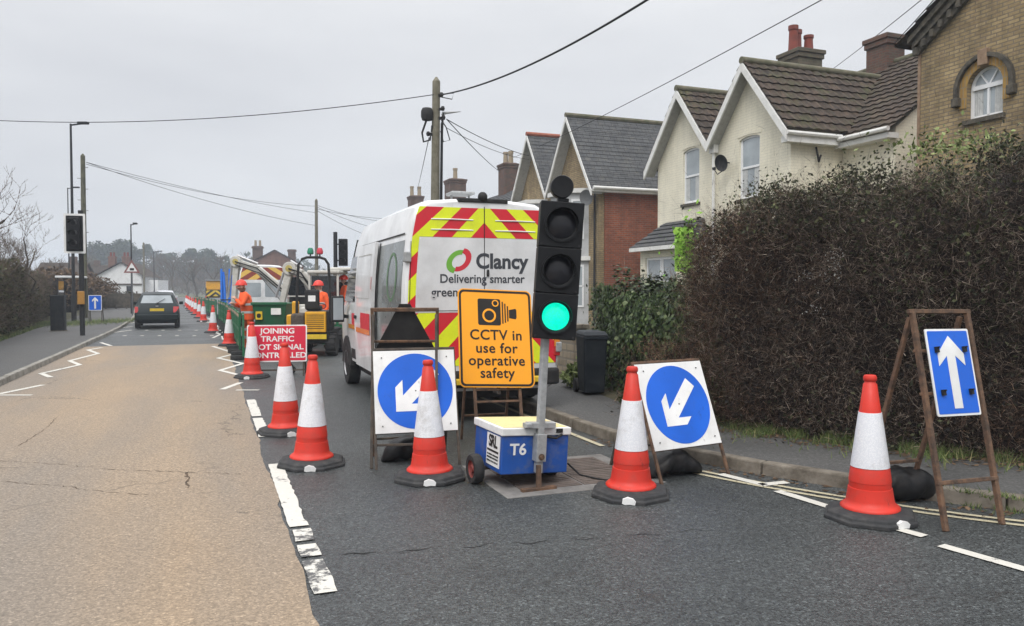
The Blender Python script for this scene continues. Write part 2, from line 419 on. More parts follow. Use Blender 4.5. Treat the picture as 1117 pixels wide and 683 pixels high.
M['pale_leaf'] = island('pale_leaves', [(0.0, (0.10, 0.14, 0.04)), (1.0, (0.26, 0.31, 0.12))], 0.6, 0.2)
M['white_leaf'] = island('pale_blossom', [(0.0, (0.35, 0.36, 0.34)), (1.0, (0.62, 0.63, 0.6))], 0.6)
M['core'] = two_tone('hedge_shade', (0.006, 0.0045, 0.004), (0.014, 0.010, 0.008), 6, 1.0, 0.8, 30, dist=0.05)  # near-black colour stands for the shaded depth inside the foliage
M['grass'] = island('grass_blades', [(0.0, (0.035, 0.052, 0.016)), (0.6, (0.075, 0.11, 0.03)), (0.9, (0.13, 0.16, 0.05)), (1.0, (0.26, 0.23, 0.11))], 0.6, 0.35)
M['dead_leaf'] = island('fallen_leaves', [(0.0, (0.05, 0.03, 0.018)), (1.0, (0.17, 0.11, 0.065))], 0.8)
M['far_leaf'] = island('woodland_leaves', [(0.0, (0.020, 0.032, 0.018)), (0.7, (0.042, 0.060, 0.030)), (1.0, (0.075, 0.09, 0.045))], 0.8, 0.3)
M['bare_twig'] = island('bare_twigs', [(0.0, (0.055, 0.040, 0.030)), (1.0, (0.13, 0.10, 0.075))], 0.9, 0.2)
M['rust_leaf'] = island('russet_leaves', [(0.0, (0.075, 0.050, 0.032)), (1.0, (0.16, 0.11, 0.07))], 0.85, 0.3)
M['left_leaf'] = island('olive_leaves', [(0.0, (0.028, 0.034, 0.015)), (0.6, (0.060, 0.066, 0.030)), (1.0, (0.12, 0.115, 0.055))], 0.7, 0.35)
M['bark'] = two_tone('bark', (0.05, 0.042, 0.032), (0.11, 0.095, 0.075), 5, 0.95, 0.6)

def _sleeve():
    m, N, L, b = new_mat('reflective_sleeve')
    tc = N.new("ShaderNodeTexCoord")
    v = N.new("ShaderNodeTexVoronoi"); v.inputs['Scale'].default_value = 95
    L.new(tc.outputs['Object'], v.inputs['Vector'])
    c = ramp(N, L, v.outputs['Distance'], [(0.15, (0.85, 0.85, 0.87)), (0.6, (0.74, 0.75, 0.79))])
    d = ramp(N, L, noise(N, L, 6, 7, rough=0.75, each=True), [(0.5, 0.0), (0.72, 0.7)])
    L.new(mixc(N, L, d, c, (0.42, 0.40, 0.38)), b.inputs['Base Color'])
    b.inputs['Roughness'].default_value = 0.4
    bump(N, L, b, v.outputs['Distance'], 0.25, 0.003)
    return m
M['sleeve'] = _sleeve()

def _moss(moss=0.85):
    m, N, L, b = new_mat('mossy_brown_tile' if moss > .5 else 'brown_roof_tile')
    base = ramp(N, L, noise(N, L, 5, 6, rough=0.7), [(0.35, (0.028, 0.019, 0.014)), (0.65, (0.078, 0.055, 0.039))])
    k = ramp(N, L, noise(N, L, 1.6, 8, rough=0.75), [(0.50, 0.0), (0.63, moss)])
    c = mixc(N, L, k, base, (0.055, 0.058, 0.021))
    tc = N.new("ShaderNodeTexCoord"); bt = N.new("ShaderNodeTexBrick"); bt.offset = 0.5
    for k_, v_ in (('Scale', 1.0), ('Brick Width', 0.30), ('Row Height', 0.30), ('Mortar Size', 0.006)): bt.inputs[k_].default_value = v_
    bt.inputs['Color1'].default_value = (0.62, 0.62, 0.62, 1); bt.inputs['Color2'].default_value = (1.35, 1.3, 1.25, 1); bt.inputs['Mortar'].default_value = (0.4, 0.4, 0.4, 1)
    L.new(tc.outputs['UV'], bt.inputs['Vector'])
    c = mixc(N, L, 1.0, c, bt.outputs['Color'], 'MULTIPLY')
    g = ramp(N, L, noise(N, L, 9, 5, rough=0.8), [(0.66, 0.0), (0.72, 0.7)])
    L.new(mixc(N, L, g, c, (0.17, 0.16, 0.13)), b.inputs['Base Color'])
    b.inputs['Roughness'].default_value = 0.9
    bump(N, L, b, noise(N, L, 40, 4), 0.5)
    return m
M['tile_moss'] = _moss(); M['tile_brown'] = _moss(0.30)

# ------------------------------------------------------------------ mesh builder
def make_uv(bm):
    uv = bm.loops.layers.uv.verify()
    Z = Vector((0, 0, 1))
    for f in bm.faces:
        n = f.normal
        if abs(n.z) > 0.99 or n.length < 0.5:
            h, w = Vector((1, 0, 0)), Vector((0, 1, 0))
        else:
            h = Z.cross(n).normalized(); w = n.cross(h)
        for l in f.loops:
            l[uv].uv = (l.vert.co.dot(h), l.vert.co.dot(w))

class MB:
    """collects shapes and links them as ONE mesh object"""
    def __init__(s, mx=None):
        s.bm = bmesh.new(); s.mx = mx or Matrix(); s.mi = 0
    def v(s, p): return s.bm.verts.new(s.mx @ Vector(p))
    def f(s, vs):
        try:
            q = s.bm.faces.new(vs); q.material_index = s.mi; return q
        except ValueError: return None
    def quad(s, *pts): return s.f([s.v(p) for p in pts])
    def hexa(s, lo, hi):
        """two rings of four points"""
        a = [s.v(p) for p in lo]; b = [s.v(p) for p in hi]
        s.f(a[::-1]); s.f(b)
        for i in range(4): s.f([a[i], a[(i + 1) % 4], b[(i + 1) % 4], b[i]])
        return s
    def box(s, x0, x1, y0, y1, z0, z1):
        return s.hexa([(x0, y0, z0), (x1, y0, z0), (x1, y1, z0), (x0, y1, z0)], [(x0, y0, z1), (x1, y0, z1), (x1, y1, z1), (x0, y1, z1)])
    def rings(s, rs, closed=True, cap=True):
        vs = [[s.v(p) for p in r] for r in rs]
        n = len(vs[0])
        for a, b in zip(vs, vs[1:]):
            for i in range(n if closed else n - 1):
                s.f([a[i], a[(i + 1) % n], b[(i + 1) % n], b[i]])
        if cap and closed:
            s.f(vs[0][::-1]); s.f(vs[-1])
        return s
    def tube(s, pts, r, n=8, r1=None):
        pts = [Vector(p) for p in pts]
        rs = []
        for i, p in enumerate(pts):
            d = (pts[min(i + 1, len(pts) - 1)] - pts[max(i - 1, 0)]).normalized()
            up = Vector((0, 0, 1)) if abs(d.z) < 0.9 else Vector((1, 0, 0))
            a = d.cross(up).normalized(); b = a.cross(d)
            q = r if r1 is None else r + (r1 - r) * i / (len(pts) - 1)
            rs.append([p + a * math.cos(2 * math.pi * k / n) * q + b * math.sin(2 * math.pi * k / n) * q for k in range(n)])
        return s.rings(rs)
    def bar(s, p0, p1, w, h=None):
        """square bar"""
        h = h or w
        p0, p1 = Vector(p0), Vector(p1)
        d = (p1 - p0).normalized()
        up = Vector((0, 1, 0)) if abs(d.y) < 0.7 else Vector((1, 0, 0))
        a = d.cross(up).normalized(); b = a.cross(d)
        c = [(-.5, -.5), (.5, -.5), (.5, .5), (-.5, .5)]
        return s.hexa([p0 + a * w * i + b * h * j for i, j in c], [p1 + a * w * i + b * h * j for i, j in c])
    def lathe(s, prof, n=24, c=(0, 0, 0), axis='z', cap=True):
        rs = []
        for r, z in prof:
            ring = []
            for k in range(n):
                a = 2 * math.pi * k / n
                x, y = r * math.cos(a), r * math.sin(a)
                p = {'z': (x, y, z), 'y': (x, z, y), 'x': (z, x, y)}[axis]
                ring.append((p[0] + c[0], p[1] + c[1], p[2] + c[2]))
            rs.append(ring)
        return s.rings(rs, cap=cap)
    def poly(s, pts, y0, y1=None):
        """outline in x-z at depth y0, thickened to y1"""
        a = [s.v((x, y0, z)) for x, z in pts]
        s.f(a)
        if y1 is not None:
            b = [s.v((x, y1, z)) for x, z in pts]
            s.f(b[::-1])
            n = len(pts)
            for i in range(n): s.f([a[i], b[i], b[(i + 1) % n], a[(i + 1) % n]])
        return s
    def prism(s, pts, x0, x1):
        """outline in y-z pulled along x"""
        a = [s.v((x0, y, z)) for y, z in pts]; b = [s.v((x1, y, z)) for y, z in pts]
        s.f(a); s.f(b[::-1])
        n = len(pts)
        for i in range(n): s.f([a[i], b[i], b[(i + 1) % n], a[(i + 1) % n]])
        return s
    def ball(s, c, r, n=12, sz=1.0):
        m = max(4, n // 2)
        return s.lathe([(max(1e-4, r * math.sin(math.pi * i / m)), -r * sz * math.cos(math.pi * i / m)) for i in range(m + 1)], n, c)
    def build(s, name, mats, parent=None, smooth=False, bevel=0.0, seg=2, normals=True, angle=40):
        bm = s.bm
        if normals: bmesh.ops.recalc_face_normals(bm, faces=bm.faces)
        bm.normal_update()
        make_uv(bm)
        if smooth:
            lim = D2R(angle)
            for fc in bm.faces: fc.smooth = True
            for ed in bm.edges:
                if len(ed.link_faces) == 2 and ed.calc_face_angle(0) > lim: ed.smooth = False
        me = bpy.data.meshes.new(name)
        bm.to_mesh(me); bm.free()
        for m in (mats if isinstance(mats, (list, tuple)) else [mats]):
            me.materials.append(M[m] if isinstance(m, str) else m)
        o = bpy.data.objects.new(name, me)
        COL.objects.link(o)
        if parent: o.parent = parent
        if bevel:
            b = o.modifiers.new('bevel', 'BEVEL')
            b.width = bevel; b.segments = seg; b.limit_method = 'ANGLE'; b.angle_limit = D2R(35)
            b.harden_normals = False
        return o

def pydata(name, verts, faces, mat, parent=None):
    me = bpy.data.meshes.new(name)
    verts = np.asarray(verts, dtype=np.float32); faces = np.asarray(faces, dtype=np.int32)
    me.vertices.add(len(verts)); me.vertices.foreach_set('co', verts.ravel())
    k = faces.shape[1]
    me.loops.add(faces.size); me.loops.foreach_set('vertex_index', faces.ravel())
    me.polygons.add(len(faces)); me.polygons.foreach_set('loop_start', np.arange(0, faces.size, k, dtype=np.int32))
    me.update(calc_edges=True)
    me.materials.append(M[mat])
    o = bpy.data.objects.new(name, me); COL.objects.link(o)
    if parent: o.parent = parent
    return o

def tag(o, label, cat, group=None):
    o['label'] = label; o['category'] = cat
    if group: o['group'] = group
    return o

def thing(name, label, cat, loc=(0, 0, 0), rz=0.0, group=None):
    o = bpy.data.objects.new(name, None)
    o.empty_display_size = 0.2
    COL.objects.link(o)
    o.location = loc; o.rotation_euler = (0, 0, rz)
    return tag(o, label, cat, group)

def dup(root, loc, rz, label, group=None):
    r = root.copy(); COL.objects.link(r)
    r.location = loc; r.rotation_euler = (0, 0, rz)
    r['label'] = label
    if group: r['group'] = group
    for ch in list(root.children):
        c = ch.copy(); COL.objects.link(c); c.parent = r
        for g in list(ch.children):
            d = g.copy(); COL.objects.link(d); d.parent = c
    return r

def struct(o, kind='structure'):
    o['kind'] = kind
    return o

def text(name, s, size, mat, parent, mx, align='CENTER', bold=0.0, depth=0.0015, sx=1.0, spacing=1.0, font_res=4):
    """lettering standing in the x-z plane of mx, facing -y"""
    cu = bpy.data.curves.new(name, 'FONT')
    cu.body = s; cu.size = size; cu.align_x = align; cu.align_y = 'CENTER'
    cu.extrude = depth; cu.offset = bold; cu.resolution_u = font_res; cu.space_character = spacing
    tmp = bpy.data.objects.new(name + '_curve', cu)
    COL.objects.link(tmp)
    bpy.context.view_layer.update()
    me = bpy.data.meshes.new_from_object(tmp.evaluated_get(bpy.context.evaluated_depsgraph_get()))
    bpy.data.objects.remove(tmp); bpy.data.curves.remove(cu)
    me.name = name
    me.transform(mx @ Matrix.Rotation(math.pi / 2, 4, 'X') @ Matrix.Diagonal((sx, 1, 1, 1)))
    me.materials.clear(); me.materials.append(M[mat])
    o = bpy.data.objects.new(name, me); COL.objects.link(o); o.parent = parent
    return o

def T(x, y, z): return Matrix.Translation((x, y, z))
def RX(a): return Matrix.Rotation(a, 4, 'X')
def RY(a): return Matrix.Rotation(a, 4, 'Y')
def RZ(a): return Matrix.Rotation(a, 4, 'Z')

def circle(cx, cz, r, n=48, a0=0.0, a1=2 * math.pi):
    full = abs(a1 - a0 - 2 * math.pi) < 1e-6
    return [(cx + r * math.cos(a0 + (a1 - a0) * i / (n if full else n - 1)), cz + r * math.sin(a0 + (a1 - a0) * i / (n if full else n - 1))) for i in range(n)]

def rrect(x0, x1, z0, z1, r, n=6):
    out = []
    for cx, cz, a in ((x1 - r, z0 + r, -90), (x1 - r, z1 - r, 0), (x0 + r, z1 - r, 90), (x0 + r, z0 + r, 180)):
        for i in range(n + 1):
            q = D2R(a + 90 * i / n); out.append((cx + r * math.cos(q), cz + r * math.sin(q)))
    return out

def rot2(pts, ang, sc=1.0, c=(0, 0)):
    ca, sa = math.cos(ang) * sc, math.sin(ang) * sc
    return [(x * ca - z * sa + c[0], x * sa + z * ca + c[1]) for x, z in pts]

ARROW2 = [(0, .5), (.30, .20), (.30, .02), (.105, .215), (.105, -.5), (-.105, -.5), (-.105, .215), (-.30, .02), (-.30, .20)]
ARROW = [(0, .5), (.235, .25), (.235, .085), (.075, .225), (.075, -.5), (-.075, -.5), (-.075, .225), (-.235, .085), (-.235, .25)]

def clip_poly(poly, inside, cross):
    out = []
    for i, p in enumerate(poly):
        q = poly[(i + 1) % len(poly)]
        if inside(p):
            out.append(p)
            if not inside(q): out.append(cross(p, q))
        elif inside(q): out.append(cross(p, q))
    return out

def clip_rect(poly, x0, x1, z0, z1):
    for ax, lim, sg in ((0, x0, 1), (0, x1, -1), (1, z0, 1), (1, z1, -1)):
        ins = lambda p: (p[ax] - lim) * sg >= -1e-9
        def cr(p, q):
            k = (lim - p[ax]) / (q[ax] - p[ax])
            return (p[0] + (q[0] - p[0]) * k, p[1] + (q[1] - p[1]) * k)
        poly = clip_poly(poly, ins, cr)
        if len(poly) < 3: return []
    return poly

# ------------------------------------------------------------------ foliage
def leaf_mesh(pts, size, nrm=None, flat=0.0, asp=1.7):
    """one small folded quad per point"""
    n = len(pts)
    a = rng.normal(size=(n, 3)); a /= np.linalg.norm(a, axis=1)[:, None]
    b = rng.normal(size=(n, 3))
    if nrm is not None:
        a = a - flat * nrm * np.sum(a * nrm, axis=1)[:, None]
        a /= np.linalg.norm(a, axis=1)[:, None] + 1e-9
        b = np.cross(nrm, a) + 0.5 * b * (1 - flat)
    b -= a * np.sum(a * b, axis=1)[:, None]
    b /= np.linalg.norm(b, axis=1)[:, None] + 1e-9
    sz = size * rng.uniform(0.6, 1.3, size=(n, 1))
    a *= sz * asp * 0.5; b *= sz * 0.5
    V = np.stack([pts - a, pts - b * 0.9 + a * 0.1, pts + a, pts + b * 0.9 + a * 0.1], axis=1).reshape(-1, 3)
    F = np.arange(n * 4).reshape(n, 4)
    return V, F

def curvy_twigs(p, d, L, w, segs=3, bend_=.45):
    """crooked stems: short pieces that change direction"""
    Vs, Fs, k = [], [], 0
    d = d / (np.linalg.norm(d, axis=1)[:, None] + 1e-9)
    for i in range(segs):
        q = p + d * L / segs
        V, F = twig_mesh(p, p + d * L / segs * 1.25, w * (1 - .22 * i)); Vs.append(V); Fs.append(F + k); k += len(V)
        p = q; d = d + rng.normal(size=d.shape) * bend_; d /= np.linalg.norm(d, axis=1)[:, None]
    return np.concatenate(Vs), np.concatenate(Fs)

def join_vf(*vf):
    Vs, Fs, k = [], [], 0
    for V, F in vf: Vs.append(V); Fs.append(F + k); k += len(V)
    return np.concatenate(Vs), np.concatenate(Fs)

def twig_mesh(p0, p1, w):
    """thin crossed ribbons"""
    n = len(p0)
    d = p1 - p0
    r = rng.normal(size=(n, 3))
    a = np.cross(d, r); a /= np.linalg.norm(a, axis=1)[:, None] + 1e-9
    c = np.cross(d, a); c /= np.linalg.norm(c, axis=1)[:, None] + 1e-9
    w = (w * rng.uniform(0.6, 1.4, size=(n, 1))) * 0.5
    V = np.stack([p0 + a * w, p0 - a * w * 0.5 + c * w * 0.87, p0 - a * w * 0.5 - c * w * 0.87, p1], axis=1).reshape(-1, 3)
    k = np.arange(n)[:, None] * 4
    F = np.concatenate([k + np.array([[0, 1, 3]]), k + np.array([[1, 2, 3]]), k + np.array([[2, 0, 3]])], axis=0)
    return V, F
# ================================================================== THE SETTING
def resample(poly, step):
    poly = [Vector((p[0], p[1], 0)) for p in poly]
    out, carry = [poly[0]], 0.0
    for a, b in zip(poly, poly[1:]):
        L = (b - a).length; d = step - carry
        while d <= L:
            out.append(a + (b - a) * (d / L)); d += step
        carry = L - (d - step)
    out.append(poly[-1])
    return out

def smooth_line(poly, n=3):
    p = [Vector((q[0], q[1], 0)) for q in poly]
    for _ in range(n):
        o = [p[0]]
        for a, b in zip(p, p[1:]): o += [a * .75 + b * .25, a * .25 + b * .75]
        p = o + [p[-1]]
    return p

def strip(name, L, R, z, mat, kind='structure'):
    mb = MB(); pl = pr = None
    for a, b in zip(L, R):
        va, vb = mb.v((a[0], a[1], z)), mb.v((b[0], b[1], z))
        if pl: mb.f([pl, pr, vb, va])
        pl, pr = va, vb
    return struct(mb.build(name, mat, normals=False), kind)

# one sheet of ground out to the horizon
g = MB(); g.quad((-420, -36, -0.06), (420, -36, -0.06), (420, 560, -0.06), (-420, 560, -0.06))
struct(g.build('ground', 'field'))

S_ALL = [-9 + 1.0 * i for i in range(0, 170)]
def along(t): return [Rw(t + bend(s), s) for s in S_ALL]
strip('road', along(-3.35), along(6.5), 0.0, 'asphalt')
SB = [-9 + 0.13 * i for i in range(0, 270)]
SB = [s for s in SB if s < 24.2] + [24.2]
strip('road_surfacing', [Rw(-3.2, s) for s in SB], [Rw(0.47 + 0.012 * math.sin(s * 3.1) + random.uniform(-.012, .012), s) for s in SB], 0.004, 'buff')

# kerbs and pavements
KT = -3.2
left_k = [Rw(KT + bend(s), s) for s in [-6 + 0.5 * i for i in range(0, 300)]]
ctrl = [(8.3, 1.9), (6.6, 2.75), (5.75, 3.45), (5.1, 4.15), (4.6, 4.98), (4.28, 5.7), (4.05, 6.4), (3.86, 7.3), (3.84, 8.6), (3.84, 12), (3.84, 20), (3.84, 28)]
right_ts = smooth_line(ctrl, 2)
right_k = [Rw(p.x, p.y) for p in right_ts] + [Rw(3.84 + bend(s), s) for s in range(29, 120)]

def offset_line(pl, d):
    out = []
    for i, p in enumerate(pl):
        q = (Vector(pl[min(i + 1, len(pl) - 1)]) - Vector(pl[max(i - 1, 0)])); q.z = 0; q.normalize()
        out.append(Vector((p[0] + q.y * d, p[1] - q.x * d, 0)))
    return out

def kerb_line(name, pl, side, h=0.105, wid=0.125, step=0.9, until=400, mat='kerb'):
    mb = MB()
    pts = resample(pl, step)
    for i, (a, b) in enumerate(zip(pts, pts[1:])):
        if i > until: break
        d = (b - a)
        if d.length < 0.2: continue
        L = d.length; d.normalize(); n = Vector((d.y, -d.x, 0)) * side
        a2, b2 = a + d * 0.008, b - d * 0.008
        dz = random.uniform(-0.006, 0.006); j = random.uniform(-0.006, 0.006)
        lo = [a2 + n * j, b2 + n * j, b2 + n * (wid + j), a2 + n * (wid + j)]
        mb.hexa([(*p.xy, -0.05) for p in lo], [(*(p + (n * 0.015 if k < 2 else n * 0)).xy, h + dz) for k, p in enumerate(lo)])
    return struct(mb.build(name, mat, bevel=0.014))
kerb_line('kerb', left_k, -1, mat='kerb_pale')
kerb_line('kerb', right_k, 1, h=0.11)
pav_l = offset_line(left_k, -0.12)
def left_outer(s):
    return -4.75 if s < 12 else (-4.75 - 0.06 * (s - 12) if s < 34 else -6.07)
lo = [Rw(left_outer(s) + bend(s), s) for s in [-6 + 0.5 * i for i in range(0, 300)]]
strip('pavement', lo, pav_l, 0.100, 'pavement')
strip('verge', [Rw(-60 + bend(s), s) for s in [-6 + 0.5 * i for i in range(0, 300)]], lo, 0.085, 'earth')
pav_r = offset_line(right_k, 0.12)
outer_ts = smooth_line([(9.5, 2.6), (7.6, 3.6), (6.25, 4.75), (5.6, 5.7), (5.05, 7.3), (4.95, 8.6), (5.35, 11), (5.6, 14), (5.75, 20), (5.75, 28)], 2)
outer_r = [Rw(p.x, p.y) for p in outer_ts] + [Rw(5.75 + bend(s), s) for s in range(29, 120)]
strip('pavement', pav_r, outer_r[:len(pav_r)], 0.105, 'pavement')
strip('garden_ground', outer_r, [Rw(70, TS(p)[1]) for p in outer_r], 0.095, 'earth')

# painted markings
def stroke(mb, pts, w, z=0.008):
    pts = [Vector((p[0], p[1], 0)) for p in pts]
    for a, b in zip(pts, pts[1:]):
        d = (b - a)
        if d.length < 1e-4: continue
        d.normalize(); n = Vector((-d.y, d.x, 0)) * (w / 2)
        e = d * (w * 0.25)
        mb.quad(*[(*(q).xy, z) for q in (a - e - n, b + e - n, b + e + n, a - e + n)])
        z += 0.0006

def ragged(mb, s0, s1, t0, t1, z=0.008):
    """a road-paint bar with chipped edges"""
    n = max(2, int((s1 - s0) / 0.08)); pl = pr = None
    for i in range(n + 1):
        s = s0 + (s1 - s0) * i / n
        e0, e1 = random.uniform(0, 0.009), random.uniform(0, 0.018)
        va, vb = mb.v(Rw(t0 + e0, s, z)), mb.v(Rw(t1 - e1, s, z))
        if pl: mb.f([pl, pr, vb, va])
        pl, pr = va, vb
cm = MB()
for s0, s1 in ((5.35, 7.35), (8.75, 10.05), (10.2, 11.75)): ragged(cm, s0, s1, 0.478, 0.612)
struct(cm.build('centre_line', 'white_line', normals=False))
cm = MB()
for s0, s1 in ((4.12, 4.65), (4.72, 4.95), (5.03, 5.28)): ragged(cm, s0, s1, 0.488, 0.622)
struct(cm.build('centre_line', 'white_line_worn', normals=False))
zz = MB()
stroke(zz, [G(*p) for p in ((232, 378), (257, 386), (238, 391), (265, 397), (240, 404.5), (266, 411))], 0.10)
stroke(zz, [G(*p) for p in ((243, 425), (262, 418))], 0.10)
stroke(zz, [G(*p) for p in ((259, 426), (281, 426))], 0.09)
stroke(zz, [G(*p) for p in ((110, 374), (121, 377.5))], 0.10)
stroke(zz, [G(*p) for p in ((111, 379.5), (96, 382), (107, 386), (76, 394), (87, 398.5), (45, 408), (55, 412))], 0.10)
stroke(zz, [G(*p) for p in ((46, 420.5), (0, 430))], 0.10)
stroke(zz, [G(*p) for p in ((-30, 431.5), (33, 431.5))], 0.09)
for q in range(5):
    y0 = 363 - 4.6 * q
    stroke(zz, [G(*p) for p in ((124 + 5.6 * q, y0), (140 + 4.6 * q, y0 - 2.2))], 0.10)
for q in range(6):                                            # studs before the stop line
    p = G(136 + 19 * q, 366.5); d = Vector((SA * -0.11, CA * 0.11, 0)); stroke(zz, [p - d, p + d], 0.11)
    p = G(142 + 18 * q, 360.5); stroke(zz, [p - d, p + d], 0.11)
for i in range(14):                                           # zigzag and centre dashes past the works
    s = 26 + i * 4.2; stroke(zz, [Rw(0.42 + bend(s), s), Rw(0.42 + bend(s + 2), s + 2)], 0.11)
    s = 27 + i * 2.1; stroke(zz, [Rw(0.1 + bend(s) + 0.25 * (i % 2), s), Rw(0.35 + bend(s) - 0.25 * (i % 2), s + 2.0)], 0.09)
struct(zz.build('zigzag_marking', 'white_line', normals=False))
dl = MB()
for a, b in (((850, 537), (908, 555)), ((952, 570.5), (1005, 585)), ((1030, 597), (1135, 627)), ((788, 518.5), (832, 529.5)), ((832, 529.5), (856, 527))):
    stroke(dl, [G(*a), G(*b)], 0.085)
struct(dl.build('edge_line', 'white_line', normals=False))
yl = MB()
kts = [p for p in right_ts if p.y < 7.5]
mid = [Rw(p.x, p.y) for p in kts]
for d in (-0.26, -0.37):
    o_ = offset_line(mid, d)[:-4]
    pl = pr = None
    for a, b in zip(offset_line(o_, -0.024), offset_line(o_, 0.024)):
        va, vb = yl.v((a.x, a.y, 0.006)), yl.v((b.x, b.y, 0.006))
        if pl: yl.f([pl, pr, vb, va])
        pl, pr = va, vb
struct(yl.build('double_yellow_line', 'cream_line', normals=False))
el = MB(); stroke(el, [Rw(3.70, 7.0), Rw(3.70, 13.5)], 0.06)
struct(el.build('yellow_line', 'cream_line', normals=False))
# shallow scar across the near lane
sc_ = MB()
prev = None
a, b = G(372, 606), G(790, 577)
for i in range(60):
    k = i / 59; p = a.lerp(b, k) + Vector((0, 0.02 * math.sin(k * 37) + 0.015 * math.sin(k * 91), 0)); w = 0.0055 * max(0.05, math.sin(k * 43) + .45 + .4 * math.sin(k * 17)) * (1 - 0.6 * k)
    v1, v2 = sc_.v((p.x, p.y - w, 0.0025)), sc_.v((p.x, p.y + w, 0.0025))
    if prev: sc_.f([prev[0], v1, v2, prev[1]])
    prev = (v1, v2)
M['scar'] = plain('open_road_joint', (0.022, 0.022, 0.023), 0.9, dirt=0.2)
struct(sc_.build('road_joint', 'scar', normals=False))
cr = MB()
for poly_ in ([(0, 503), (60, 507), (130, 513), (190, 515), (262, 518)], [(0, 526), (70, 531), (118, 538), (170, 541)], [(203, 516), (206, 522), (203, 527), (206, 533)], [(165, 553), (190, 551), (200, 547), (228, 543)], [(20, 487), (38, 476), (52, 466), (62, 456)]):
    pts = [G(*p) for p in poly_]; prev = None
    fine = resample([(p.x, p.y) for p in pts], 0.05)
    for i, p in enumerate(fine):
        w = (0.009 if len(poly_) == 4 and poly_[0][0] == 203 else 0.003) * random.uniform(0.0, 1.5)
        j = Vector((random.uniform(-.012, .012), random.uniform(-.02, .02), 0))
        v1, v2 = cr.v((p.x + j.x - w, p.y + j.y - w, 0.0065)), cr.v((p.x + j.x + w, p.y + j.y + w, 0.0065))
        if prev: cr.f([prev[0], v1, v2, prev[1]])
        prev = (v1, v2)
M['crack'] = plain('crack_dirt', (0.13, 0.09, 0.06), 0.95, dirt=0.6, dirt_col=(0.03, 0.025, 0.02), scale=15, lo=0.35, hi=0.6)
struct(cr.build('road_crack', 'crack', normals=False))

# chamber cover in the road under the signal trailer
cc = thing('chamber_cover', 'grey concrete surround with rusty iron covers set in the road under the signal trailer', 'utility cover', G(640, 527) , D2R(21))
cb = MB(); cb.box(-0.78, 0.62, -0.22, 0.95, -0.03, 0.006); cb.build('surround', 'concrete', cc, bevel=0.004)
for i in range(2):
    for j in range(2):
        x, y = -0.60 + i * 0.55, -0.06 + j * 0.46
        c_ = MB(); c_.box(x, x + 0.53, y, y + 0.44, -0.02, 0.011)
        for q in range(7): c_.box(x + 0.03, x + 0.50, y + 0.03 + q * 0.058, y + 0.05 + q * 0.058, 0.011, 0.014)
        c_.build('cover_plate', 'iron', cc)

# ================================================================== TRAFFIC CONES
def make_cone(label, group):
    t = thing('traffic_cone', label, 'traffic cone', (0, 0, 0), 0, group)
    b = MB()
    R8 = lambda r, z: [(r * math.cos(D2R(22.5 + 45 * k)) * 1.0, r * math.sin(D2R(22.5 + 45 * k)), z) for k in range(8)]
    b.rings([R8(0.318, 0.0), R8(0.318, 0.028), R8(0.300, 0.034), R8(0.292, 0.056), R8(0.262, 0.068), R8(0.19, 0.080)])
    b.build('base', 'rubber', t, bevel=0.006)
    w = MB(); w.poly([(-.05, .012), (-.03, .004), (.01, .008), (.045, .004), (.052, .03), (.03, .05), (-.01, .058), (-.045, .045)], -0.2945, -0.25)
    w.build('base_reflector', 'sign_white', t)
    c = MB()
    c.lathe([(0.1947, 0.078), (0.1947, 0.088), (0.1824, 0.100), (0.1619, 0.112), (0.1546, 0.14), (0.1426, 0.22), (0.1371, 0.222), (0.1362, 0.262), (0.1389, 0.264),
             (0.1279, 0.352), (0.1233, 0.362), (0.0731, 0.742), (0.0699, 0.752), (0.0446, 0.94), (0.0380, 0.945), (0.0361, 0.958), (0.0437, 0.964), (0.0446, 0.985), (0.0380, 1.0), (0.0209, 1.003), (0.0190, 0.99)], 40)
    c.build('body', 'red_plastic', t, smooth=True, angle=50)
    c = MB()
    c.lathe([(0.1274, 0.366), (0.1274, 0.3665), (0.0753, 0.744), (0.0727, 0.744)], 40)
    c.build('sleeve', 'sleeve', t, smooth=True, angle=50)
    return t
CONE_G = 'red and white road cones'
cone0 = make_cone('x', CONE_G)
near_cones = [
    (340, 507, 'front cone of the close pair on the centre line beside the buff surfacing'),
    (312, 472, 'rear cone of the close pair on the centre line, overlapped by the one before it'),
    (275, 412, 'cone standing in front of the left side of the red joining traffic board'),
    (469, 522, 'cone before the upright keep left sign, hiding the tail of its arrow'),
    (688, 540, 'cone at the left edge of the tilted keep left sign'),
    (949, 565, 'rightmost cone, beside the tall rusty frame with the blue ahead arrow'),
]
for i, (x, y, lb) in enumerate(near_cones):
    loc = G(x, y); rz = [0.2, 0.5, 0.0, 0.1, -0.2, 0.35][i]
    if i == 0:
        o = cone0; o.location = loc; o.rotation_euler = (0, 0, rz); o['label'] = lb
    else: o = dup(cone0, loc, rz, lb, CONE_G)
    o.rotation_euler = (random.uniform(-.012, .012), random.uniform(-.015, .02), rz)
dup(cone0, G(250, 377.5), 0.3, 'cone at the near corner of the green barriers, left of the orange worker', CONE_G)
dup(cone0, G(232.5, 363.0), 0.9, 'cone beside the green barriers, next one beyond the cone at their near corner', CONE_G)
for i, (x, y) in enumerate(((222, 351), (217.5, 347), (213.5, 343.5), (210.5, 341), (208, 338.8), (206, 337), (204.5, 335.4), (203.3, 334))):
    dup(cone0, G(x, y), i, 'small distant cone in the line running past the works behind the dark car', 'distant cones past the works')

# ================================================================== SIGN FRAMES
def sign_thing(name, label, cat, foot, yaw):
    return thing(name, label, cat, foot, yaw)

def bar_part(name, mat, parent, mx, *segs, w=0.028):
    b = MB(mx)
    for p0, p1 in segs: b.bar(p0, p1, w)
    return b.build(name, mat, parent, bevel=0.003)

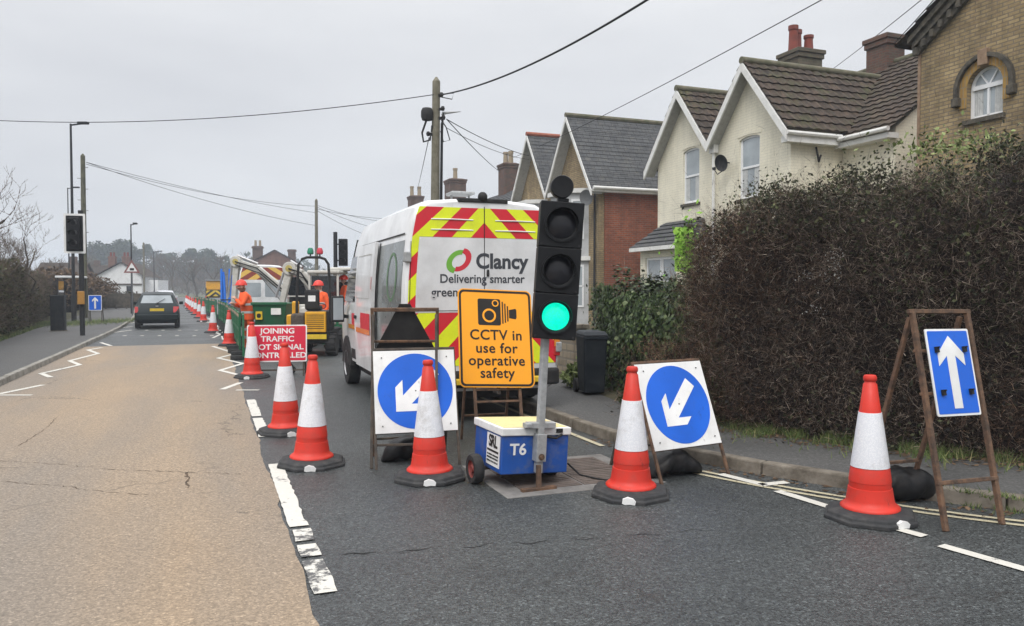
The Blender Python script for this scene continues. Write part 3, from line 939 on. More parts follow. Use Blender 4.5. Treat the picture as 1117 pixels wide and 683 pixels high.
def keep_left(label, foot, yaw, lean, z0, front_mat, roll=0.0, bag_off=(0, 0.3)):
    t = sign_thing('keep_left_sign', label, 'road sign', foot, yaw)
    LM = RY(roll) @ RX(-lean)
    h = 0.375
    p = MB(LM); p.box(-h, h, -0.004, 0.004, z0, z0 + 0.75)
    plate = p.build('plate', 'sign_white', t, bevel=0.002)
    d = MB(LM); d.poly(circle(0, z0 + h, 0.345, 72), -0.0065, -0.004); d.build('blue_disc', 'sign_blue', plate)
    a = MB(LM); a.poly(rot2(ARROW2, D2R(135), 0.52, (0.0, z0 + h)), -0.009, -0.0065); a.build('arrow', 'sign_white', plate)
    bo = MB(LM)
    for x, z in ((0.0, h), (-0.3, h + 0.31), (0.3, h + 0.31), (-0.31, h - 0.31), (0.31, h - 0.31)): bo.lathe([(0.006, -0.013), (0.006, -0.009)], 10, (x, 0, z0 + z), axis='y')
    bo.build('bolt', 'black', plate)
    fr = MB(LM)
    for x in (-h, h): fr.bar((x, 0.018, 0), (x, 0.018, z0 + 0.76), 0.024)
    fr.bar((-h - .012, 0.018, z0 + 0.768), (h + .012, 0.018, z0 + 0.768), 0.022)
    fr.bar((-h, 0.02, z0 + 0.005), (h, 0.02, z0 + 0.005), 0.018)
    fr.build('front_frame', front_mat, t, bevel=0.003)
    top = LM @ Vector((0, 0.03, z0 + 0.74))
    rf = MB()
    for x in (-h + .03, h - .03):
        rf.bar((x + top.x, top.y, top.z), (x + 0.02, top.y + 0.36, 0.0), 0.024)
    k0 = 0.16
    rf.bar((-h + .05, top.y + 0.36 - 0.36 * k0 / top.z, k0), (h - .05, top.y + 0.36 - 0.36 * k0 / top.z, k0), 0.02)
    rf.build('rear_frame', 'dark_steel', t, bevel=0.003)
    return t

def sandbag(label, loc, rz, L=0.42, Wd=0.27, H=0.17, lie=None):
    b = MB()
    rs = []
    n, m = 18, 20
    ph = random.uniform(0, 6)
    for i in range(n + 1):
        u = -1 + 2 * i / n
        e = (1 - abs(u) ** 3.0) ** 0.5 if abs(u) < 1 else 0
        hw, hh = Wd / 2 * (0.55 + 0.45 * e), max(0.012, H / 2 * e)
        ring = []
        for k in range(m):
            a = 2 * math.pi * k / m
            c, s_ = math.cos(a), math.sin(a)
            rr = 1 + 0.07 * math.sin(5 * u + 3 * a + ph) + 0.05 * math.sin(11 * u + 2 * a)
            x = u * L / 2
            y = hw * math.copysign(abs(c) ** 0.7, c) * rr
            z = hh * math.copysign(abs(s_) ** 0.8, s_) * rr
            sag = 0.02 * math.sin(3 * u + ph)
            ring.append((x, y, max(0.0, z * (1.0 if z > 0 else 0.8) + H * 0.42 * max(e, 0.25) + sag)))
        rs.append(ring)
    b.rings(rs)
    o = b.build('sandbag', 'bag', None, smooth=True, angle=70)
    o.location = loc; o.rotation_euler = (0, 0, rz)
    return tag(o, label, 'sandbag', 'black sandbags weighting the sign frames')

f1 = G(457, 510)
keep_left('upright square keep left sign with white arrow on blue, left of the orange camera board', f1, D2R(16), D2R(15), 0.315, 'dark_steel')
sandbag('black sandbag under the upright keep left sign', f1 + Vector((-0.14, 0.34, 0)), D2R(8), 0.50, 0.28, 0.23)
f2 = G(761, 523)
keep_left('tilted keep left sign with white arrow on blue, in front of the brown hedge', f2, D2R(30), D2R(22), 0.275, 'rust')
sandbag('black sandbag under the tilted keep left sign', f2 + Vector((-0.20, 0.20, 0)), D2R(22), 0.56, 0.32, 0.22)

# frame with the back of a triangular sign, behind the upright keep left sign
bs = sign_thing('sign_frame', 'dark metal frame with the black back of a triangular sign, behind the upright arrow sign', 'road sign', G(443, 497), D2R(6))
LB = RX(D2R(8))
bf = MB(LB)
for x in (-0.30, 0.30): bf.bar((x, 0, 0), (x, 0, 1.42), 0.03)
bf.bar((-0.315, -0.002, 1.42), (0.315, -0.002, 1.42), 0.034)
bf.bar((-0.30, -0.002, 1.12), (0.30, -0.002, 1.12), 0.022)
bf.bar((-0.30, -0.002, 0.78), (0.30, -0.002, 0.78), 0.022)
bf.build('frame', 'rust', bs, bevel=0.004)
tr = MB(LB); tr.poly([(-0.30, 0.74), (0.30, 0.74), (0.30, 1.0), (0.05, 1.47), (-0.05, 1.47), (-0.30, 1.0)], 0.022, 0.032)
trp = tr.build('triangle_plate', 'black', bs, bevel=0.003)
st = MB(LB); st.poly([(-0.09, 0.92), (0.11, 0.92), (0.11, 1.0), (-0.09, 1.0)], 0.016, 0.0215); stk = st.build('sticker', 'sign_white', trp)
sq = MB(LB)
for x, z, w in ((-0.07, 0.965, 0.05), (-0.01, 0.965, 0.03), (0.03, 0.955, 0.06), (-0.07, 0.938, 0.14)): sq.box(x, x + w, 0.0135, 0.016, z, z + 0.012)
sq.build('sticker_print', 'letter_black', trp)
bl = MB()
for x in (-0.29, 0.29): bl.bar((x, -0.20, 1.36), (x, -0.52, 0.0), 0.026)
bl.bar((-0.29, -0.475, 0.20), (0.29, -0.475, 0.20), 0.02)
bl.build('rear_legs', 'dark_steel', bs, bevel=0.003)

# orange camera board
cs = sign_thing('camera_sign', 'tall orange board with a black camera picture and lettering, propped on a rusty frame', 'road sign', G(551, 493), D2R(18))
LC = RY(D2R(1.0)) @ RX(D2R(-15))
cw, ch, cz = 0.392, 1.01, 0.635
LCP = LC @ T(-0.035, 0, cz) @ RY(D2R(1.5))
p = MB(LCP); p.poly(rrect(-cw, cw, 0, ch, 0.06), -0.006, 0.0)
plate = p.build('plate', 'sign_orange', cs)
bd = MB(LCP)
o_, i_ = rrect(-cw + .012, cw - .012, 0.012, ch - 0.012, 0.052), rrect(-cw + .034, cw - .034, 0.034, ch - 0.034, 0.035)
a_ = [bd.v((x, -0.0085, z)) for x, z in o_]; b_ = [bd.v((x, -0.0085, z)) for x, z in i_]
for k in range(len(a_)): bd.f([a_[k], a_[(k + 1) % len(a_)], b_[(k + 1) % len(a_)], b_[k]])
bd.build('border', 'letter_black', plate)
cmx = LCP
pic = MB(cmx)
pic.poly(rrect(-0.185, 0.055, 0.635, 0.91, 0.02), -0.0085, -0.006)
pic.poly([(0.070, 0.655), (0.083, 0.655), (0.083, 0.885), (0.070, 0.885)], -0.0085, -0.006)
pic.poly([(0.097, 0.665), (0.110, 0.665), (0.110, 0.865), (0.097, 0.865)], -0.0085, -0.006)
pic.poly([(0.124, 0.680), (0.137, 0.680), (0.137, 0.840), (0.124, 0.840)], -0.0085, -0.006)
pic.poly([(0.145, 0.715), (0.215, 0.705), (0.225, 0.725), (0.225, 0.80), (0.215, 0.815), (0.145, 0.80)], -0.0085, -0.006)
pic.build('camera_picture', 'letter_black', plate)
rg = MB(cmx)
for x, z, r, w in ((-0.068, 0.735, 0.072, 0.020), (0.0, 0.865, 0.036, 0.012)):
    oo, ii = circle(x, z, r, 40), circle(x, z, r - w, 40)
    a_ = [rg.v((u, -0.0105, q)) for u, q in oo]; b_ = [rg.v((u, -0.0105, q)) for u, q in ii]
    for k in range(40): rg.f([a_[k], a_[(k + 1) % 40], b_[(k + 1) % 40], b_[k]])
rg.build('lens_ring', 'sign_orange', plate)
for s_, z in (('CCTV in', 0.53), ('use for', 0.395), ('operative', 0.268), ('safety', 0.142)):
    text('lettering', s_, 0.146, 'letter_black', plate, LCP @ T(0, -0.007, z), bold=0.0022, spacing=1.06)
fr = MB(LC)
for x in (-0.27, 0.20): fr.bar((x, 0.02, 0), (x, 0.02, 1.5), 0.03)
for z in (0.5, 0.62, 1.45): fr.bar((-0.28, 0.025, z), (0.21, 0.025, z), 0.022)
fr.build('front_frame', 'rust', cs, bevel=0.004)
tp = LC @ Vector((0, 0.04, 1.45))
fr = MB()
for x in (-0.25, 0.23): fr.bar((x, tp.y, tp.z), (x, tp.y + 0.34, 0.0), 0.026)
fr.bar((-0.25, tp.y + 0.28, 0.26), (0.23, tp.y + 0.28, 0.26), 0.02)
fr.build('rear_frame', 'rust', cs, bevel=0.004)

# tall rusty frame with the ahead arrow
ah = sign_thing('ahead_only_sign', 'tall rusty frame carrying a blue rectangular sign with a white ahead arrow', 'road sign', G(1063, 576), D2R(19))
LA = RY(D2R(0.6)) @ RX(D2R(-12.5))
fr = MB(LA)
for x in (-0.25, 0.25): fr.bar((x, 0, 0), (x * 1.0, 0, 1.47), 0.034)
fr.build('front_legs', 'rust', ah, bevel=0.005)
fr = MB(LA)
fr.bar((-0.285, 0.0, 1.475), (0.275, 0.0, 1.475), 0.03)
for z in (1.20, 0.905): fr.bar((-0.27, 0.0165, z), (0.27, 0.0165, z), 0.022)
fr.bar((-0.27, -0.005, 0.31), (0.27, -0.005, 0.31), 0.028)
fr.build('crossbars', 'rust', ah, bevel=0.004)
p = MB(LA @ T(-0.005, -0.03, 0)); p.poly(rrect(-0.195, 0.195, 0.745, 1.345, 0.012), -0.004, 0.004)
plate = p.build('plate', 'sign_white', ah)
p = MB(LA @ T(-0.005, -0.03, 0)); p.poly(rrect(-0.180, 0.180, 0.760, 1.330, 0.010), -0.0065, -0.004); p.build('blue_field', 'sign_blue', plate)
p = MB(LA @ T(-0.005, -0.03, 0)); p.poly(rot2(ARROW, 0, 0.50, (0, 1.045)), -0.009, -0.0065); p.build('arrow', 'sign_white', plate)
p = MB(LA @ T(-0.005, -0.03, 0))
for x, z in ((-0.125, 1.20), (0.125, 1.20), (-0.125, 0.905), (0.125, 0.905)):
    p.box(x - 0.013, x + 0.013, -0.026, -0.0065, z - 0.02, z + 0.02); p.lathe([(0.006, -0.04), (0.006, -0.025)], 8, (x, 0, z + 0.014), axis='y')
p.build('clip', 'black', plate)
tp = LA @ Vector((0, 0.03, 1.44))
fr = MB()
for x in (-0.23, 0.23): fr.bar((x, tp.y, tp.z), (x, tp.y + 0.42, 0.02), 0.03)
fr.bar((-0.23, tp.y + 0.335, 0.30), (0.23, tp.y + 0.335, 0.30), 0.024)
fr.build('rear_frame', 'rust', ah, bevel=0.004)
sandbag('black sandbag between the rightmost cone and the tall rusty frame', G(985, 545) + Vector((0.03, 0.05, 0)), D2R(10), 0.44, 0.30, 0.27)

# red board
rs_ = sign_thing('joining_traffic_sign', 'red board with white lettering standing behind the centre line cones', 'road sign', G(302, 411), D2R(10))
LR = RX(D2R(-7))
p = MB(LR); p.poly(rrect(-0.53, 0.53, 0.27, 0.945, 0.03), -0.006, 0); plate = p.build('plate', 'sign_white', rs_)
p = MB(LR); p.poly(rrect(-0.508, 0.508, 0.292, 0.923, 0.02), -0.0085, -0.006); p.build('red_field', 'sign_red', plate)
for s_, z in (('JOINING', 0.83), ('TRAFFIC', 0.685), ('NOT SIGNAL', 0.535), ('CONTROLLED', 0.385)):
    text('lettering', s_, 0.137, 'sign_white', plate, LR @ T(0.01, -0.009, z), bold=0.0032, sx=1.14, depth=0.001)
fr = MB(LR)
for x in (-0.47, 0.47): fr.bar((x, 0.02, 0), (x, 0.02, 0.93), 0.03)
fr.bar((-0.5, 0.02, 0.12), (0.5, 0.02, 0.12), 0.03)
fr.build('frame', 'dark_steel', rs_)
fr = MB()
for x in (-0.47, 0.47): fr.bar((x, 0.12, 0.92), (x, 0.5, 0), 0.028)
fr.build('rear_legs', 'dark_steel', rs_)
sandbag('small black sandbag under the red joining traffic board', G(310, 409) + Vector((0.0, 0.12, 0)), D2R(80), 0.4, 0.26, 0.24)

# ================================================================== PORTABLE TRAFFIC LIGHT
tl = thing('portable_traffic_light', 'portable traffic light showing green, on a blue box trailer with a white lid', 'traffic light', G(588, 535.5), D2R(24))
RR = RY(D2R(3.3))
def tb(): return MB(RR)
b = tb(); b.box(-0.295, 0.295, 0.10, 0.68, 0.115, 0.42); box_ = b.build('trailer_box', 'blue_box', tl, bevel=0.008)
b = tb(); b.box(-0.31, 0.31, 0.085, 0.695, 0.423, 0.485); lid = b.build('lid', 'lid_white', tl, bevel=0.008)
b = tb(); b.box(-0.28, 0.28, 0.115, 0.665, 0.4855, 0.489); b.build('lid_top', 'lid_yellow', lid)
text('lettering', 'T6', 0.125, 'sign_white', box_, RR @ T(-0.155, 0.0975, 0.31), bold=0.003, sx=1.05)
st = tb(); st.box(-0.301, -0.296, 0.135, 0.40, 0.155, 0.41); stk = st.build('sticker', 'sign_white', box_)
SM = RR @ T(-0.3025, 0.268, 0) @ RZ(D2R(-90))
text('lettering', 'SRL', 0.13, 'letter_black', box_, SM @ T(0, 0, 0.348), bold=0.004, sx=0.9, spacing=0.95)
st = MB(SM)
st.box(-0.115, 0.115, -0.002, 0.0, 0.268, 0.284)
for z in (0.235, 0.210, 0.182): 
    for q in range(8): st.box(-0.112 + q * 0.029, -0.112 + q * 0.029 + random.uniform(0.014, 0.024), -0.002, 0.0, z, z + 0.013)
st.build('sticker_print', 'letter_black', box_)
h_ = tb(); h_.box(0.17, 0.225, 0.074, 0.09, 0.445, 0.478); h_.tube([(0.09, 0.085, 0.415), (0.16, 0.06, 0.405), (0.22, 0.075, 0.43)], 0.011, 8); h_.build('latch', 'trim_black', lid)
for x, dz in ((-0.375, -0.022), (0.31, 0.0)):
    w = MB(T(x, 0.43, 0.122) ); w.lathe([(0.075, -0.04), (0.113, -0.04), (0.122, -0.025), (0.122, 0.025), (0.113, 0.04), (0.075, 0.04), (0.075, -0.04)], 28, axis='x', cap=False)
    wh = w.build('wheel', 'tyre', tl, smooth=True, angle=50)
    w = MB(T(x, 0.43, 0.122)); w.lathe([(0.0, -0.034), (0.03, -0.038), (0.035, -0.020), (0.062, -0.018), (0.076, -0.034), (0.076, 0.034), (0.0, 0.034)], 24, axis='x', cap=False); w.build('rim', 'wheel_red', wh, smooth=True)
ax = MB(); ax.bar((-0.37, 0.43, 0.122), (0.31, 0.43, 0.122), 0.03); ax.build('axle', 'dark_steel', tl)
b = MB(); b.box(-0.15, 0.15, -0.02, 0.03, 0.0, 0.028); b.bar((0, 0.005, 0.02), (0.01, 0.03, 0.2), 0.034); b.build('stabiliser_foot', 'rust', tl, bevel=0.003)
b = tb(); b.bar((0.012, 0.06, 0.13), (0.012, 0.06, 1.35), 0.056); b.build('pole', 'galv', tl, bevel=0.006)
b = tb(); b.box(-0.030, 0.054, 0.012, 0.10, 0.225, 0.445); b.build('socket', 'galv', tl, bevel=0.005)
b = tb(); b.lathe([(0.018, -0.012), (0.018, 0.012)], 6, (0.012, 0, 0.265), axis='y'); b.lathe([(0.027, 0.008), (0.027, 0.013)], 14, (0.012, 0, 0.265), axis='y'); b.build('bolt', 'rust', tl)
b = tb(); b.box(-0.10, 0.14, 0.035, 0.115, 0.487, 0.535); b.box(-0.13, -0.08, 0.02, 0.10, 0.495, 0.53); b.build('clamp', 'galv', tl, bevel=0.006)
b = tb(); b.tube([(0.055, 0.09, 0.5), (0.062, 0.10, 0.9), (0.055, 0.09, 1.25)], 0.008, 6); b.build('cable', 'cable', tl)
HY = RR @ T(0.034, 0.0, 0) @ RZ(D2R(-20)) @ RY(D2R(0.8))
hz0, hh, hw = 1.205, 0.362, 0.172
for k in range(3):
    z0 = hz0 + k * hh
    b = MB(HY); b.box(-hw, hw, -0.06, 0.10, z0 + 0.0012, z0 + hh - 0.0012)
    hd = b.build('signal_section', 'head_black', tl, bevel=0.007)
    cz_ = z0 + hh / 2
    b = MB(HY)
    prof = [(0.140, -0.061), (0.140, -0.080), (0.126, -0.080), (0.112, -0.066)]
    b.lathe(prof, 48, (0, 0, cz_), axis='y', cap=False); b.build('lens_ring', 'head_black', hd, smooth=True)
    vis = MB(HY); n = 40; prevs = None
    for i in range(n + 1):
        a = D2R(-15 + 210 * i / n)
        d_ = 0.12 + 0.04 * max(0, math.sin(a)) 
        r = 0.124
        ins = (r * math.cos(a), cz_ + r * math.sin(a)); ou = ((r + .005) * math.cos(a), cz_ + (r + .005) * math.sin(a))
        cur = [vis.v((ins[0], -0.07, ins[1])), vis.v((ins[0], -d_, ins[1])), vis.v((ou[0], -d_, ou[1])), vis.v((ou[0], -0.07, ou[1]))]
        if prevs:
            for q in range(4): vis.f([prevs[q], prevs[(q + 1) % 4], cur[(q + 1) % 4], cur[q]])
        prevs = cur
    vis.build('visor', 'head_black', hd, smooth=True)
    b = MB(HY)
    b.lathe([(0.0, -0.092), (0.04, -0.089), (0.08, -0.080), (0.108, -0.066)], 40, (0, 0, cz_), axis='y', cap=False)
    b.build('lens', 'lens_green' if k == 0 else 'lens_off', hd, smooth=True)
    b = MB(HY)
    for x in (-hw + 0.015, hw - 0.03): b.box(x, x + 0.015, -0.07, -0.058, z0 + 0.012, z0 + 0.03)
    b.build('catch', 'trim_black', hd)
b = MB(HY); zt = hz0 + 3 * hh
b.bar((-0.01, 0.02, zt - 0.01), (-0.01, 0.02, zt + 0.06), 0.05); b.box(-0.04, 0.05, -0.03, 0.06, zt + 0.002, zt + 0.03)
b.build('sensor_bracket', 'head_black', tl, bevel=0.005)
b = MB(HY); b.lathe([(0.0, -0.05), (0.085, -0.055), (0.090, -0.045), (0.090, 0.04), (0.06, 0.07), (0.0, 0.072)], 32, (-0.012, 0.0, zt + 0.118), axis='y', cap=False); b.build('sensor', 'head_black', tl, smooth=True, angle=50)
cb_ = MB(); a0 = G(620, 521); a1 = G(700, 536)
cb_.tube([tuple(a0 + Vector((0, 0.1, 0.1))), tuple(a0 + Vector((0.1, 0.03, 0.016))), tuple(a0.lerp(a1, .4) + Vector((0, .07, 0.020))), tuple(a1 + Vector((0, 0.15, 0.012)))], 0.008, 6)
tag(cb_.build('power_cable', 'cable'), 'thin black cable lying on the chamber cover beside the blue signal trailer', 'cable')

# ================================================================== WHEELED BIN
wb = thing('wheelie_bin', 'dark grey wheelie bin on the pavement before the ivy hedge', 'bin', G(645, 429.5, 0.105), D2R(8))
b = MB(); b.hexa([(-0.145, -0.20, 0.03), (0.145, -0.20, 0.03), (0.145, 0.22, 0.03), (-0.145, 0.22, 0.03)], [(-0.172, -0.26, 0.82), (0.172, -0.26, 0.82), (0.172, 0.26, 0.82), (-0.172, 0.26, 0.82)])
b.build('body', 'bin', wb, bevel=0.03, seg=3)
b = MB(); b.box(-0.18, 0.18, -0.275, 0.275, 0.79, 0.835); b.build('rim', 'bin', wb, bevel=0.012)
b = MB(); b.hexa([(-0.185, -0.29, 0.84), (0.185, -0.29, 0.84), (0.185, 0.30, 0.84), (-0.185, 0.30, 0.84)], [(-0.145, -0.22, 0.90), (0.145, -0.22, 0.90), (0.145, 0.26, 0.90), (-0.145, 0.26, 0.90)])
b.build('lid', 'bin', wb, bevel=0.02, seg=3)
b = MB(); b.tube([(-0.17, 0.33, 0.86), (0.17, 0.33, 0.86)], 0.016, 8); b.build('handle', 'bin', wb)
for x in (-0.17, 0.17):
    b = MB(); b.lathe([(0.0, -0.025), (0.1, -0.025), (0.1, 0.025), (0.0, 0.025)], 20, (x, 0.24, 0.10), axis='x'); b.build('wheel', 'tyre', wb, smooth=True)
# ================================================================== VANS
VPROF = [(0.86, 0.36), (0.975, 0.42), (0.99, 0.75), (1.0, 1.15), (0.98, 1.65), (0.945, 2.05), (0.905, 2.33), (0.84, 2.50), (0.68, 2.585), (0.35, 2.615), (0.0, 2.62)]
def van_hw(z):
    for (w0, z0), (w1, z1) in zip(VPROF, VPROF[1:]):
        if z0 <= z <= z1: return w0 + (w1 - w0) * (z - z0) / (z1 - z0)
    return VPROF[0][0]

def van_body(parent, mat='van_white'):
    b = MB(); rs = []
    for y, sc, zt in ((0.0, .955, 2.57), (0.02, .985, 2.59), (0.07, 1, 2.61), (0.4, 1, 2.625), (1.8, 1, 2.64), (3.5, 1, 2.63), (3.95, 1, 2.57), (4.3, .99, 2.42), (4.95, .975, 1.55), (5.15, .96, 1.36), (5.48, .89, 1.15), (5.58, .82, 0.95)):
        half = []
        for w, z in VPROF:
            if zt > 1.2: zz = z if z <= 1.15 else 1.15 + (z - 1.15) * (zt - 1.15) / 1.47
            else: zz = 0.36 + (z - 0.36) * (zt - 0.36) / 2.26
            tb = 0.10 * max(0.0, min(1.0, (y - 3.4) / 1.4)) * max(0.0, (zz - 1.15) / 1.2)
            half.append((w * sc * (1 - tb), zz))
        ring = [(-w, y, z) for w, z in half] + [(w, y, z) for w, z in half[::-1][1:]]
        rs.append(ring)
    b.rings(rs)
    return b.build('body', mat, parent, smooth=True, angle=38)

def van_side(mb, side, y0, y1, z0, z1, off, n=8, y0t=None, y1t=None):
    """a panel hugging the side of the van; y0t, y1t at the top edge for raked ends"""
    y0t = y0 if y0t is None else y0t; y1t = y1 if y1t is None else y1t
    prev = None
    for i in range(n + 1):
        k = i / n; z = z0 + (z1 - z0) * k; x = side * (van_hw(z) + off)
        cur = (mb.v((x, y0 + (y0t - y0) * k, z)), mb.v((x, y1 + (y1t - y1) * k, z)))
        if prev: mb.f([prev[0], prev[1], cur[1], cur[0]])
        prev = cur

def van_wheels(parent, ys=(0.98, 4.35), lift=(0, 0), r=0.345):
    for y in ys:
        for sd, dz in ((-1, lift[0]), (1, lift[1])):
            w = MB(T(sd * 0.905, y, r + dz))
            w.lathe([(0.20, sd * 0.09), (0.30, sd * 0.105), (r - 0.012, sd * 0.10), (r, sd * 0.07), (r, -sd * 0.09), (0.2, -sd * 0.10)], 36, axis='x')
            o = w.build('wheel', 'tyre', parent, smooth=True, angle=45)
            w = MB(T(sd * 0.905, y, r + dz)); w.lathe([(0.0, sd * 0.075), (0.05, sd * 0.08), (0.07, sd * 0.06), (0.16, sd * 0.05), (0.2, sd * 0.095), (0.205, sd * 0.106)], 28, axis='x', cap=False)
            w.build('rim', 'steel', o, smooth=True)

def van_arches(parent):
    b = MB()
    for y in (0.98, 4.35):
        for sd in (-1, 1):
            pts = circle(y, 0.345, 0.445, 24, 0, math.pi) + [(y - 0.445, 0.33), (y + 0.445, 0.33)][:2]
            b.prism(pts, sd * 0.94, sd * 1.006)
    b.build('wheel_arch', 'trim_black', parent)

def chevrons(parent, rects, period, slope, c0, y=-0.004, mats=('chev_red', 'chev_yellow'), warp=True):
    """stripes rising to the middle, clipped to rectangles on the rear face"""
    for name, mi in (('red_chevrons', 0), ('yellow_chevrons', 1)):
        mb = MB()
        for x0, x1, z0, z1 in rects:
            for half in (-1, 1):
                a, b_ = (max(x0, 0), x1) if half > 0 else (x0, min(x1, 0))
                if b_ - a < 1e-3: continue
                for k in range(-14, 22):
                    if k % 2 != mi: continue
                    lo_, hi_ = c0 + k * period, c0 + (k + 1) * period
                    band = [(0, lo_), (half * 2, lo_ - 2 * slope), (half * 2, hi_ - 2 * slope), (0, hi_)]
                    q = clip_rect(band, a, b_, z0, z1)
                    if len(q) < 3: continue
                    if warp: q = [(x * van_hw(z) * 0.965, z) for x, z in q]
                    mb.poly(q, y)
        mb.build(name, mats[mi], parent)

def cab_pane(mb, sd):
    prev = None
    for i in range(9):
        k = i / 8; z = 1.36 + .70 * k; cur = []
        for y in (3.22, 4.62 - .40 * k):
            tb = 0.10 * max(0.0, min(1.0, (y - 3.4) / 1.4)) * max(0.0, (z - 1.15) / 1.2)
            cur.append(mb.v((sd * (van_hw(z) * (1 - tb) + .012), y, z)))
        if prev: mb.f([prev[0], prev[1], cur[1], cur[0]])
        prev = cur
van_loc = Vector((-0.335, 9.42, 0))
van = thing('works_van', 'white high roof works van with red and lime chevron rear doors at the kerb', 'van', van_loc, D2R(20.5))
van.scale = (1, 1, 1.026)
body = van_body(van)
van_wheels(van, lift=(0.0, 0.10)); van_arches(van)
cl = MB()
for sd in (-1, 1): van_side(cl, sd, 1.43, 3.9, 0.40, 0.62, 0.006, 3); van_side(cl, sd, 0.05, 0.53, 0.40, 0.62, 0.006, 3); van_side(cl, sd, 4.8, 5.0, 0.40, 0.70, 0.006, 3)
cl.build('side_cladding', 'trim_black', van)
chevrons(van, [(-.985, .985, 2.155, 2.50), (-.985, -.89, 1.28, 2.155), (.89, .985, 1.28, 2.155), (-.985, .985, 0.66, 1.28)], 0.25, 0.95, 0.085)
pn = MB(); pn.poly([(x * van_hw(z) * 0.965, z) for x, z in rrect(-.885, .885, 1.285, 2.15, 0.06)], -0.0065); pn.build('white_panel', 'van_white', van)
gp = MB()
gp.poly([(-0.005, 0.62), (0.005, 0.62), (0.005, 2.52), (-0.005, 2.52)], -0.0085)
for sd in (-1, 1):
    gp.poly([(sd * van_hw(z) * 0.965 * .995 + d, z) for z, d in ((0.62, -.004), (0.62, .004))] + [(sd * van_hw(z) * 0.965 * .995 + d, z) for z, d in ((2.1, .004), (2.1, -.004))], -0.0085)
gp.poly(rrect(-0.87, -0.06, 1.30, 1.308, 0.003), -0.0085)
gp.build('door_gap', 'trim_black', van)
rb = MB()                                                     # pressed ribs of the upper doors
for sd in (-1, 1):
    for z in (2.24, 2.36): rb.tube([(sd * 0.14, -0.004, z), (sd * 0.40, -0.012, z + 0.003), (sd * 0.66, -0.004, z)], 0.008, 6)
rb.build('door_rib', 'van_white', van)
text('lettering', 'Clancy', 0.245, 'grey_letter', van, T(0.225, -0.008, 1.875), bold=0.0075, spacing=1.0)
for nm, a0, a1, mt, cx, cz_ in (('green_emblem', 75, 265, 'emblem_green', -0.335, 1.875), ('red_emblem', -105, 85, 'emblem_red', -0.305, 1.895)):
    if mt not in M: M[mt] = plain(mt, (0.16, 0.42, 0.05) if 'green' in mt else (0.60, 0.03, 0.05), 0.4, dirt=0.05)
    e_ = MB(); oo, ii = circle(cx, cz_, 0.135, 28, D2R(a0), D2R(a1)), circle(cx + (0.012 if 'green' in mt else -0.012), cz_, 0.080, 28, D2R(a0 + 4), D2R(a1 - 4))
    sh = lambda p: (p[0] + 0.30 * (p[1] - cz_), p[1])
    a_ = [e_.v((sh(p)[0], -0.0085, p[1])) for p in oo]; b_ = [e_.v((sh(p)[0], -0.0085, p[1])) for p in ii]
    for k in range(27): e_.f([a_[k], a_[k + 1], b_[k + 1], b_[k]])
    e_.build(nm, mt, van)
text('lettering', 'Delivering smarter', 0.142, 'grey_letter', van, T(-0.02, -0.008, 1.672), bold=0.0022)
text('lettering', 'greener', 0.145, 'grey_letter', van, T(-0.66, -0.008, 1.515), align='LEFT', bold=0.0022)
text('lettering', 'e', 0.138, 'grey_letter', van, T(0.675, -0.008, 1.515), bold=0.0015)
hd = MB()
hd.poly(rrect(0.028, 0.058, 1.70, 1.785, 0.014), -0.022, -0.006); hd.build('door_lock', 'trim_black', van, bevel=0.003)
hg = MB()
for sd in (-1, 1):
    for z in (0.85, 1.92): x = sd * van_hw(z) * 0.985; hg.box(x - 0.04, x + 0.04, -0.03, 0.06, z - 0.06, z + 0.06)
hg.build('hinge', 'galv', van, bevel=0.012)
bl = MB(); bl.box(-0.33, 0.30, -0.015, 0.08, 2.565, 2.615); bl.ball((-0.02, 0.0, 2.635), 0.06, 14); bl.build('high_brake_lamp', 'trim_black', van, bevel=0.01)
bc = MB(); bc.box(-0.16, 0.16, 0.85, 1.15, 2.76, 2.80); bc.bar((-0.12, 1.0, 2.6), (-0.12, 1.0, 2.77), 0.03); bc.bar((0.12, 1.0, 2.6), (0.12, 1.0, 2.77), 0.03); bc.build('roof_vent', 'galv', van, bevel=0.015)
for sd in (-1, 1):
    rl = MB(); rl.box(sd * 0.955 - 0.045, sd * 0.955 + 0.045, -0.012, 0.08, 0.74, 1.20); o = rl.build('rear_lamp', 'lamp_red', van, bevel=0.012)
    rl = MB(); rl.box(sd * 0.955 - 0.035, sd * 0.955 + 0.035, -0.016, -0.011, 0.86, 0.96); rl.build('indicator', 'lamp_amber', o)
bp = MB(); bp.box(-0.97, 0.97, -0.07, 0.10, 0.40, 0.60); bp.build('bumper', 'trim_black', van, bevel=0.03)
bp = MB(); bp.box(-0.62, 0.72, -0.19, -0.05, 0.455, 0.515); bp.build('step', 'plate_grubby', van, bevel=0.006) if 'plate_grubby' in M else bp.build('step', 'plate_yellow', van, bevel=0.006)
bp = MB(); bp.box(-0.26, 0.26, -0.012, -0.006, 0.69, 0.80); bp.build('number_plate', 'plate_yellow', van)
bp = MB(); bp.box(-0.85, 0.85, 0.1, 4.9, 0.26, 0.40); bp.build('chassis', 'trim_black', van)
bp = MB(); bp.tube([(0.1, -0.10, 0.36), (0.1, -0.24, 0.36), (0.1, -0.24, 0.46)], 0.028, 8); bp.build('tow_hook', 'dark_steel', van)
